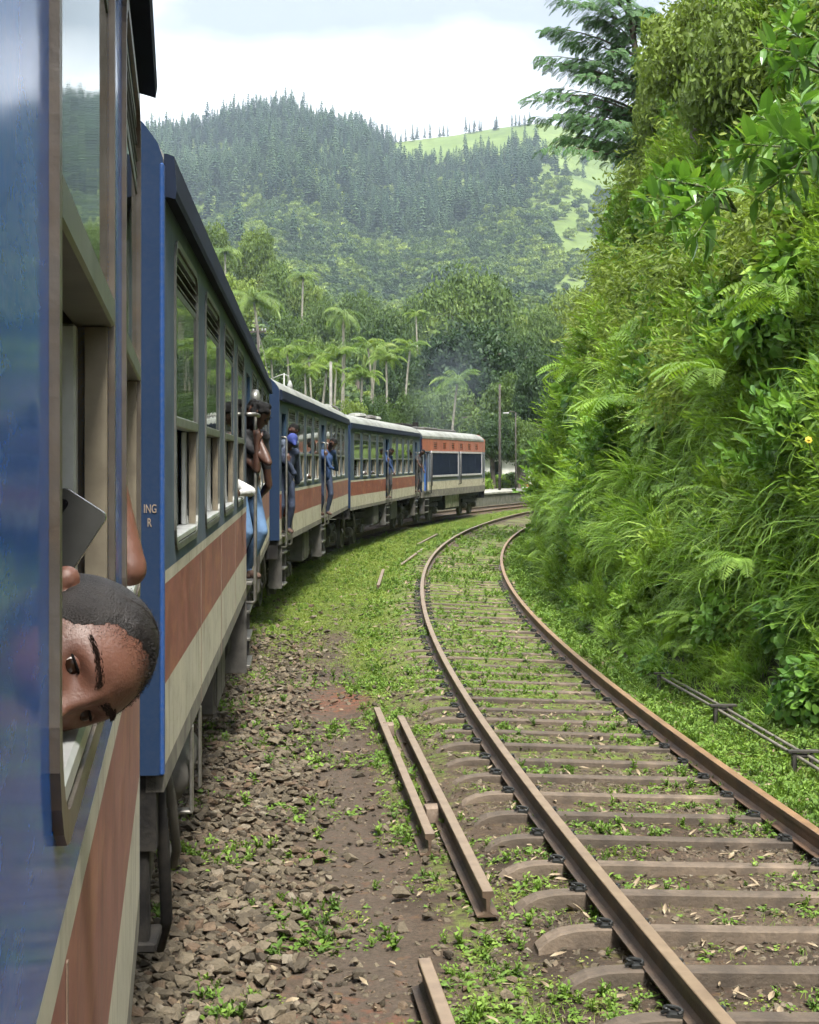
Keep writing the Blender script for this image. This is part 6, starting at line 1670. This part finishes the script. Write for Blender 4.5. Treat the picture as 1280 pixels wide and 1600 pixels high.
tree('low tree at the bend hiding the end of the platform', 838, 660, 100, 70, 'mid', G, 0.9)
tree('low tree right behind the engine roof', 700, 585, 112, 120, 'mid', G, 0.9)
tree('dark bushy tree half hidden behind the far end of the engine', 770, 628, 104, 90, 'dark', G, 0.9)
tree('pale green tree above the fourth coach', 650, 590, 108, 90, 'mid', G)
tree('yellow green tree highest at the left above the coach roof', 332, 328, 225, 75, 'light', G)
tree('yellow green tree beside the highest one on the left slope', 398, 322, 235, 80, 'light', G)
rows = [(305, 385, 200, 90, 'light', 'broad pale tree at the left, just above the roof of the second coach'), (365, 400, 190, 95, 'light', 'bright tree on the left slope below the two yellow green ones'),
        (435, 385, 225, 90, 'mid', 'green tree on the left slope above the tall coconut palm'), (480, 410, 230, 85, 'light', 'pale round tree up the slope over the areca palms'),
        (340, 470, 160, 110, 'light', 'wide light tree right over the second coach gutter'), (455, 470, 170, 100, 'mid', 'mid green tree behind the areca palms at the left'),
        (505, 440, 200, 80, 'mid', 'tree rising between the coconut palm and the fan palm'), (600, 460, 185, 120, 'mid', 'full green tree left of the large dome shaped one'),
        (560, 430, 240, 90, 'mid', 'far green tree over the middle palms'), (655, 440, 220, 80, 'mid', 'small tree touching the left of the dome shaped crown'),
        (390, 540, 120, 80, 'light', 'bright low tree behind the end of the second coach'), (590, 600, 102, 80, 'mid', 'green bush like tree above the roof vents of the fourth coach'),
        (540, 600, 100, 85, 'light', 'light bush like tree above the third coach'), (480, 610, 98, 70, 'mid', 'low green tree just above the third coach roof'),
        (620, 510, 150, 90, 'dark', 'dark tree behind the right hand palms'), (500, 510, 150, 90, 'mid', 'tree filling the gap behind the fan palm'),
        (840, 450, 200, 110, 'mid', 'green tree at the foot of the meadow beside the bank'), (880, 420, 260, 90, 'light', 'pale tree under the meadow right beside the bank'),
        (430, 500, 140, 90, 'mid', 'tree around the foot of the tall coconut palm'), (280, 440, 170, 100, 'light', 'pale tree mostly behind the second coach gutter'),
        (660, 530, 150, 100, 'dark', 'dark tree left of the olive crowned one'), (810, 490, 170, 100, 'mid', 'tree showing between the dome shaped crown and the bank')]
for u, v, t, w, k, lb in rows: tree(lb, u, v, t, w, k, G, R(0.9, 1.25))

for u, v, t, w, lb in ((1090, -40, 36, 230, 'leafy tree crown at the top of the bank behind the feathery one'), (1165, -60, 27, 240, 'dense tree at the top of the bank near the upper right corner'), (1040, 60, 44, 120, 'small tree on the bank just right of the feathery one')):
    tree(lb, u, v, t, w, 'light', 'trees on top of the bank', 0.9, gz=at(u, v, t).z - 5.5)
# --- palms
def palm_trunk(h, bend, r0=0.17, r1=0.11):
    b = MB(); n = 9; pts = [(bend * (i / n) ** 2 * h * 0.12, 0, h * i / n) for i in range(n + 1)]
    b.tube(pts, [r0 + (r1 - r0) * i / n for i in range(n + 1)], 8); return b, pts[-1]
coco_frond = frond_np(3.4, 40, 0.78, 2.2, 0.9, 0.9, 0.6).mesh('frond', M_PALM)
areca_frond = frond_np(2.1, 30, 0.5, 2.3, 0.55, 1.25, 0.6).mesh('frond', M_PALM_L)
def palm(label, u, v, t, kind='areca', sz=1.0):
    c = at(u, v, t); gz = float(terrain_z(np.array([u]), np.array([t]))[0]); h = c.z - gz
    root = empty('coconut_palm' if kind == 'coco' else 'areca_palm', (c.x, t, gz)); tag(root, label, 'palm', 'palms behind the train')
    rr = (0.17, 0.11) if kind == 'coco' else (0.10, 0.07)
    b, top = palm_trunk(h, R(-.6, .6), *rr); b.build('trunk', M_TRUNKP, root, smooth=True)
    n = 19 if kind == 'coco' else 13
    for k in range(n):
        link_mesh('frond', coco_frond if kind == 'coco' else areca_frond, root, (top[0], 0, h - 0.1), (R(-0.75, 0.35) if kind == 'coco' else R(-.55, .45), 0, k * 2.4 + R(-.3, .3)), sz * R(.85, 1.1))
    return root
palm('tall coconut palm with drooping crown over the second coach', 413, 468, 150, 'coco', 1.15)
palm('coconut palm with dark ragged fronds above the third coach', 536, 490, 142, 'coco', 0.85)
palm('coconut palm with bright fronds left of the middle palms', 533, 545, 122, 'coco', 0.75)
palm('coconut palm with arching fronds right of the bright one', 576, 545, 125, 'coco', 0.75)
palm('dark small palm high on the slope at the left', 352, 393, 200, 'coco', 0.9)
palm('small coconut palm rising from the slope behind the areca palms', 470, 432, 190, 'coco', 0.8)
for u, v, t, lb in ((455, 548, 114, 'areca palm over the street lamp'), (478, 582, 108, 'low areca palm beside the street lamp palm'), (497, 578, 110, 'areca palm with upright fronds left of the concrete pole'),
                    (432, 560, 116, 'areca palm just past the end of the second coach'), (562, 588, 106, 'short areca palm right of the concrete pole'), (590, 542, 120, 'tall areca palm among the middle palms'),
                    (606, 562, 118, 'areca palm right of the tall middle one'), (628, 545, 124, 'areca palm with yellowish crown near the dark tree'), (655, 492, 160, 'areca palm showing above the dark trees'),
                    (702, 598, 102, 'yellowing areca palm in front of the engine smoke'), (490, 556, 118, 'thin areca palm behind the upright one'), (520, 560, 112, 'areca palm close behind the concrete pole')):
    palm(lb, u, v, t, 'areca', R(.85, 1.1))

# --- conifers on the mountain: the skyline ones singly, the mass below as one wood
def conifer_mesh(seed, slim):
    rs = np.random.default_rng(seed); nb = NB(); n = 13
    for i in range(n):
        t = i / n; z = 0.16 + 0.84 * t; rad = slim * (1 - t) ** 0.75 * rs.uniform(0.75, 1.2) + 0.012
        for k in range(6):
            a = k * 1.05 + i * 0.6 + rs.uniform(-.3, .3); q = rad * rs.uniform(0.6, 1.2); w = 0.6 * q + 0.012
            c, s = math.cos(a), math.sin(a)
            nb.add(np.array([[0, 0, z + 0.035], [c * q * .6 - s * w * .5, s * q * .6 + c * w * .5, z], [c * q, s * q, z - 0.03], [c * q * .6 + s * w * .5, s * q * .6 - c * w * .5, z]]), QUAD_F)
    nb.add(np.array([[-.012, 0, 0], [.012, 0, 0], [.004, 0, 1], [-.004, 0, 1]]), QUAD_F); nb.add(np.array([[0, -.012, 0], [0, .012, 0], [0, .004, 1], [0, -.004, 1]]), QUAD_F)
    return nb.mesh('conifer', M_CONIF)
conifers = [conifer_mesh(80 + k, s) for k, s in enumerate((0.16, 0.2, 0.25, 0.18))]
def on_hill(u, d):
    return np.stack([(u - 640) / FPX * d, d, terrain_z(u, d)], 1)
# skyline trees, counted one by one
ridge_u = np.concatenate([np.linspace(222, 600, 105) + rng.uniform(-2, 2, 105), np.array([612, 618, 627, 634, 645, 652, 664, 672, 687, 693, 700, 728, 734, 741, 749, 752, 773, 776, 800, 806, 812, 820, 828])])
for k, u in enumerate(ridge_u):
    d = 1292 + R(-22, 10) if u < 605 else 1296 + R(-6, 6)
    p = on_hill(np.array([u]), np.array([d]))[0]; h = R(13, 22) * (0.75 if u > 605 else 1)
    o = link_mesh('conifer', conifers[k % 4], None, p - np.array([0, 0, 0.5]), (0, 0, R(0, 6.28)), h)
    if u < 605: tag(o, 'dark conifer in the dense row along the wooded mountain ridge', 'conifer', 'conifers on the wooded ridge')
    else: tag(o, 'small lone conifer standing on the grassy part of the skyline', 'conifer', 'conifers on the grassy skyline')
def forest():
    n = 26000; u = rng.uniform(-250, 1150, n); d = np.sqrt(rng.uniform(420 ** 2, 1295 ** 2, n))
    nz = fbm(u * 0.008 + 5, d * 0.011, 4, 400)
    edge = np.interp(u, [-250, 300, 500, 700, 860, 960], [760, 840, 880, 900, 960, 1150])
    dens = sstep(-60, 60, d - edge + (nz - 0.5) * 420) * np.where(u > 840, 0.06 + 0.3 * (nz > 0.58), 1.0)
    dens = dens * np.where((u > 615) & (u < 900), 1 - sstep(1120, 1200, d + (nz - 0.5) * 150), 1.0) * (0.35 + 0.65 * sstep(0.3, 0.42, nz))
    keep = rng.uniform(0, 1, n) < dens * 0.42
    u, d = u[keep], d[keep]; n = len(u)
    p = on_hill(u, d); rot = np.stack([rng.normal(0, .03, n), rng.normal(0, .03, n), rng.uniform(0, 6.28, n)], 1)
    idx = rng.integers(0, 4, n); scl = np.clip(rng.lognormal(math.log(16), 0.28, n), 8, 27)
    rnd = rng.uniform(0, 1, n) < 0.28 * sstep(0.45, 0.6, fbm(u * 0.012, d * 0.012, 3, 470)) + 0.04; idx = np.where(rnd, 4, idx); scl = np.where(rnd, scl * 0.24, scl); p[:, 2] += np.where(rnd, scl * 0.7, 0)
    scatter('conifer_forest', [proto('p_conifer', m) for m in conifers] + [proto('p_round_tree', crown_mesh('round_tree', M_TREE_D, 26, 34, 0.13, 97, 0.95))], p, rot, scl, idx, 'blue green conifer wood covering the upper mountainside')
forest()
low_crowns = [crown_mesh('far_crown', m, 26, 34, 0.13, 90 + k, 0.85) for k, m in enumerate((M_TREE, M_TREE_L, M_TREE_D, M_TREE))]
def broad_forest():
    n = 22000; u = rng.uniform(-250, 1150, n); d = np.sqrt(rng.uniform(215 ** 2, 1150 ** 2, n))
    nz = fbm(u * 0.009 + 9, d * 0.012, 4, 420)
    meadow = sstep(820, 880, u) * sstep(430, 520, d) * (1 - sstep(1000, 1080, d))
    dens = (1 - sstep(820, 1000, d + (nz - 0.5) * 300)) * (1 - 0.94 * meadow * sstep(0.34, 0.48, fbm(u * 0.02, d * 0.008, 3, 440)))
    dens = np.maximum(dens, 0.14 * sstep(0.5, 0.6, nz))
    keep = rng.uniform(0, 1, n) < dens * np.clip(0.35 + d / 900, 0, 1)
    u, d, nz = u[keep], d[keep], nz[keep]; n = len(u)
    p = on_hill(u, d); scl = rng.uniform(2.6, 5.2, n) * np.where(rng.uniform(0, 1, n) < 0.12, 1.35, 1); p[:, 2] += scl * 0.55
    kind = np.clip((fbm(u * 0.02, d * 0.02, 3, 450) * 1.0 + rng.uniform(-.35, .35, n)), 0, 0.999)
    idx = np.where(kind < 0.3, 2, np.where(kind < 0.52, 0, np.where(kind < 0.66, 3, 1)))
    idx = np.where((d < 330) & (u < 520) & (rng.uniform(0, 1, n) < 0.6), 1, idx)
    scatter('hillside_woodland', [proto('p_far_crown', m) for m in low_crowns], p, np.stack([np.zeros(n), np.zeros(n), rng.uniform(0, 6.28, n)], 1), scl, idx, 'mixed broadleaf woodland filling the lower slopes of the valley')
broad_forest()
bush_protos = [proto('p_bush', crown_mesh('bush', m, 24, 60, 0.085, 120 + k, 0.8)) for k, m in enumerate((M_TREE, M_TREE_L, M_HERB))]
def undergrowth():
    n = 3600; u = rng.uniform(180, 1000, n); d = np.sqrt(rng.uniform(88 ** 2, 240 ** 2, n)); p = on_hill(u, d)
    rho = np.hypot(p[:, 0] - CX, p[:, 1] - CY); keep = (rho > 201.5); p, u, d = p[keep], u[keep], d[keep]; n = len(p)
    scl = rng.uniform(0.8, 2.6, n); p[:, 2] += scl * 0.4
    idx = rng.choice(3, n, p=[0.4, 0.4, 0.2])
    scatter('undergrowth', bush_protos, p, np.stack([np.zeros(n), np.zeros(n), rng.uniform(0, 6.28, n)], 1), scl, idx, 'green shrubs and undergrowth behind the train')
    n = 420; al = rng.uniform(ang(84, 199), ang(125, 199), n); rho = rng.uniform(199.5, 207, n); p = np.stack([CX - rho * np.cos(al), CY + rho * np.sin(al), np.full(n, 0.35)], 1)
    scl = rng.uniform(0.5, 1.4, n); p[:, 2] += scl * 0.3
    scatter('platform_bushes', bush_protos, p, np.stack([np.zeros(n), np.zeros(n), rng.uniform(0, 6.28, n)], 1), scl, rng.choice(3, n, p=[.2, .3, .5]), 'bright green bushes growing behind the station platform')
undergrowth()

# --- feathery tree leaning out of the top of the bank
pin_me = frond_np(0.42, 12, 0.10, 1.1, 0.1)
PV, PF = np.concatenate(pin_me.v), pin_me.f
ft_base = at(1035, 300, 47); ft = empty('feathery_tree', ft_base); tag(ft, 'feathery leaved tree leaning out over the valley from the top of the bank', 'tree')
fork = at(1000, 130, 47)
MB().tube([(0, 0, 0), at(1030, 230, 47) - ft_base, fork - ft_base, at(985, 20, 47) - ft_base, at(975, -70, 47) - ft_base], [0.17, 0.15, 0.11, 0.08, 0.04], 8).build('trunk', M_BARK, ft, smooth=True)
tips = [(826, 152, 46), (848, 98, 46.5), (858, 42, 47), (872, 0, 46), (838, 182, 47.5), (895, 195, 46), (868, 214, 45.5), (905, 150, 48), (920, 95, 46), (930, 30, 47), (935, -20, 46), (900, 120, 44.5), (870, 140, 48),
        (985, -60, 46), (1010, 10, 47), (1010, 90, 45.5), (930, 225, 46.5), (955, 190, 45.5), (885, 60, 48), (960, 130, 46), (950, 80, 45), (890, 170, 47)]
_rt = random.Random(5)
tips += [(_rt.uniform(840, 1010), _rt.uniform(-40, 235), _rt.uniform(44.5, 48.5)) for _ in range(26)]
cr = NB()
for (u, v, t) in tips:
    tip = at(u, v, t) - ft_base; v0 = min(max(v + 45, -60), 270); st = at(float(np.interp(v0, [-60, 20, 130, 230, 280], [976, 985, 1000, 1030, 1034])), v0, 47) - ft_base
    mid = st.lerp(tip, 0.5) + Vector((R(-.25, .25), R(-.3, .3), R(0.3, 0.6))); MB().tube([st * (1 - f) ** 2 + mid * 2 * f * (1 - f) + tip * f * f for f in (0, .2, .4, .6, .8, 1)], [0.045, 0.036, 0.027, 0.018, 0.01, 0.004], 6).build('branch', M_BARK, ft, smooth=True)
    for k in range(64):
        f = 0.12 + 0.88 * (k / 63); p = (st * (1 - f) ** 2 + mid * 2 * f * (1 - f) + tip * f * f) if True else tip
        dr = (tip - mid).normalized(); a = (1 if k % 2 else -1) * R(0.4, 1.2)
        d = Vector((dr.x, dr.y, 0)); d.rotate(Matrix.Rotation(a, 3, 'Z')); d.z = R(-0.35, 0.05)
        m3 = rot_to(np.array(d), R(-.3, .3)); sc = R(0.7, 1.25)
        tilt = np.array([[1, 0, 0], [0, math.cos(-0.75), -math.sin(-0.75)], [0, math.sin(-0.75), math.cos(-0.75)]])
        q = R(0.0, 0.55) * math.sin(3.1 * min(f, 0.97)) ; cr.add((PV @ tilt.T * sc) @ m3.T + np.array(p + Vector((d.x, d.y, 0)) * q + Vector((R(-.1, .1), R(-.1, .1), R(-.1, .06) - 0.15 * q))), PF)
link_mesh('crown', cr.mesh('crown', M_FEATHER), ft)

# ================================================================== poles, lamps, house
POLEC = pm('concrete_pole', (0.19, 0.185, 0.165), (0.12, 0.115, 0.1), rough=0.9, scale=4)
POLED = pm('dark_timber_pole', (0.06, 0.05, 0.042), (0.035, 0.03, 0.026), rough=0.9, scale=4)
WHITE = pm('white_lamp_paint', (0.32, 0.32, 0.31), (0.24, 0.24, 0.23), rough=0.4, scale=6)
def ground_at(u, t): return float(terrain_z(np.array([float(u)]), np.array([float(t)]))[0])
def pole(label, u, v_top, t, r, mat, extra=None, cat='pole', name='utility_pole'):
    top = at(u, v_top, t); gz = ground_at(u, t); root = empty(name, (top.x, t, gz)); tag(root, label, cat); h = top.z - gz
    MB().tube([(0, 0, 0), (0, 0, h * 0.5), (0, 0, h)], [r, r * 0.85, r * 0.7], 10).build('shaft', mat, root, smooth=True)
    return root, h
pole('grey concrete pole standing behind the third coach', 517, 565, 95, 0.12, POLEC)
pr, ph = pole('leaning dark utility pole with a cross arm by the tall coconut palm', 411, 508, 104, 0.12, POLED)
pr.rotation_euler = (0, -0.03, 0)
MB().bbox((-0.75, -0.05, ph - 0.5), (0.55, 0.05, ph - 0.38), 0.01).build('cross_arm', POLED, pr)
for x in (-0.7, -0.3, 0.3, 0.5): MB().tube([(x, 0, ph - 0.37), (x, 0, ph - 0.3), (x, 0, ph - 0.22)], [0.05, 0.06, 0.03], 8).build('insulator', WHITE, pr)
MB().tube([(0, 0, ph - 0.4), (0.35, 0, ph - 1.8), (0.6, 0, ph - 3.4)], 0.02, 5).build('stay_wire', POLEC, pr)
pole('thin dark pole in front of the dark trees past the engine', 781, 600, 100, 0.1, POLED)
lr, lh = pole('street lamp with a long arm above the third coach roof', 444, 583, 72, 0.045, WHITE, name='street_lamp', cat='street lamp')
MB().tube([(-0.62, 0, lh - 0.28), (-0.2, 0, lh - 0.1), (0, 0, lh - 0.05), (0.2, 0, lh - 0.12), (0.27, 0, lh - 0.35)], 0.022, 6).build('arm', WHITE, lr, smooth=True)
MB().tube([(0.27, 0, lh - 0.35), (0.27, 0, lh - 0.42), (0.27, 0, lh - 0.55), (0.27, 0, lh - 0.75), (0.27, 0, lh - 0.8)], [0.05, 0.07, 0.12, 0.13, 0.05], 10).build('lamp_shade', WHITE, lr, smooth=True)
lr2, lh2 = pole('street lamp with a pale head among the dark trees beyond the engine', 806, 645, 103, 0.06, POLED, name='street_lamp', cat='street lamp')
MB().tube([(0, 0, lh2), (-0.3, 0, lh2 + 0.1), (-0.55, 0, lh2 + 0.02)], 0.03, 6).build('arm', POLED, lr2, smooth=True)
MB().bbox((-0.85, -0.1, lh2 - 0.08), (-0.45, 0.1, lh2 + 0.03), 0.03).build('lamp_head', WHITE, lr2)

WALLW = pm('whitewashed_wall', (0.68, 0.67, 0.62), (0.5, 0.49, 0.45), rough=0.9, scale=2)
TILE = pm('brown_roof_tiles', (0.10, 0.07, 0.055), (0.06, 0.045, 0.04), rough=0.9, scale=6)
ORNG = pm('orange_painted_plinth', (0.5, 0.22, 0.09), (0.4, 0.17, 0.07), rough=0.8, scale=3)
hu, ht = 797, 112; hx = (hu - 640) / FPX * ht; hz = 0.4
house = empty('station_house', (hx, ht, hz - 0.8), 0.2); tag(house, 'small white house half hidden by trees beyond the platform', 'house')
w = wall_bands(7.0, [('wall', 0.8, 3.2)], [(1.0, 1.9, 1.7, 2.7), (3.0, 3.9, 0.85, 2.8), (5.0, 5.9, 1.7, 2.7)], 0.0, -0.2)['wall'].build('wall', WALLW, house, (-2.5, 0, 0), (0, 0, -math.pi / 2))
q = MB(); q.box((-2.5, 0.21, 0.8), (4.5, 4.0, 3.2)); q.build('wall', WALLW, house)
q = MB(); q.box((-2.56, -0.07, 0.6), (4.56, -0.005, 1.05)); q.build('plinth', ORNG, house)
for a in (1.0, 5.0): MB().bbox((-2.5 + a, 0.1, 1.7), (-2.5 + a + 0.9, 0.14, 2.7), 0.01).build('window', GLASS, house)
MB().bbox((0.5, 0.08, 0.85), (1.4, 0.13, 2.8), 0.01).build('door', POLED, house)
q = MB(); q.loft([[(-3.0, -0.6, 3.1), (-3.0, 2.0, 4.6), (-3.0, 4.6, 3.1), (-3.0, 4.6, 3.2), (-3.0, 2.0, 4.72), (-3.0, -0.6, 3.2)], [(5.0, -0.6, 3.1), (5.0, 2.0, 4.6), (5.0, 4.6, 3.1), (5.0, 4.6, 3.2), (5.0, 2.0, 4.72), (5.0, -0.6, 3.2)]]); q.build('roof', TILE, house)

# ================================================================== air: haze over the valley, exhaust over the engine
def volume_mat(name, density, color, aniso=0.0):
    m, N, L, out = new_mat(name); v = N.new('ShaderNodeVolumePrincipled'); v.inputs['Color'].default_value = (*color, 1); v.inputs['Density'].default_value = density; v.inputs['Anisotropy'].default_value = aniso
    L.new(v.outputs['Volume'], out.inputs['Volume']); return m
hz_ = MB(); hz_.box((-1750, -75, -6), (1750, 1850, 420)); haze = hz_.build('haze', volume_mat('pale_haze', 0.00016, (0.68, 0.84, 1.0)))
tag(haze, 'thin pale haze hanging in the air of the valley', None, None, 'stuff')

def smoke():
    m, N, L, out = new_mat('engine_exhaust'); v = N.new('ShaderNodeVolumePrincipled'); tc = N.new('ShaderNodeTexCoord')
    v.inputs['Color'].default_value = (0.62, 0.72, 0.9, 1)
    n = noise_node(N, L, tc.outputs['Object'], 0.55, 3, 0.6)
    ln = N.new('ShaderNodeVectorMath'); ln.operation = 'LENGTH'; mp = N.new('ShaderNodeMapping'); mp.inputs['Scale'].default_value = (1 / 2.6, 1 / 3.2, 1 / 4.4); L.new(tc.outputs['Object'], mp.inputs['Vector']); L.new(mp.outputs['Vector'], ln.inputs[0])
    r = N.new('ShaderNodeMapRange'); L.new(ln.outputs['Value'], r.inputs['Value']); r.inputs['From Min'].default_value = 1.0; r.inputs['From Max'].default_value = 0.1; r.inputs['To Max'].default_value = 0.045
    k = N.new('ShaderNodeMath'); k.operation = 'MULTIPLY'; L.new(r.outputs['Result'], k.inputs[0])
    s2 = N.new('ShaderNodeMapRange'); L.new(n.outputs['Fac'], s2.inputs['Value']); s2.inputs['From Min'].default_value = 0.35; s2.inputs['From Max'].default_value = 0.65; L.new(s2.outputs['Result'], k.inputs[1])
    L.new(k.outputs[0], v.inputs['Density']); L.new(v.outputs['Volume'], out.inputs['Volume'])
    c = at(702, 612, 74)
    b = MB(); b.sphere((0, 0, 0), (2.6, 3.2, 4.4), 20, 12); o = b.build('smoke', m, None, c); tag(o, 'thin blue exhaust smoke rising above the engine roof', None, None, 'stuff')
smoke()
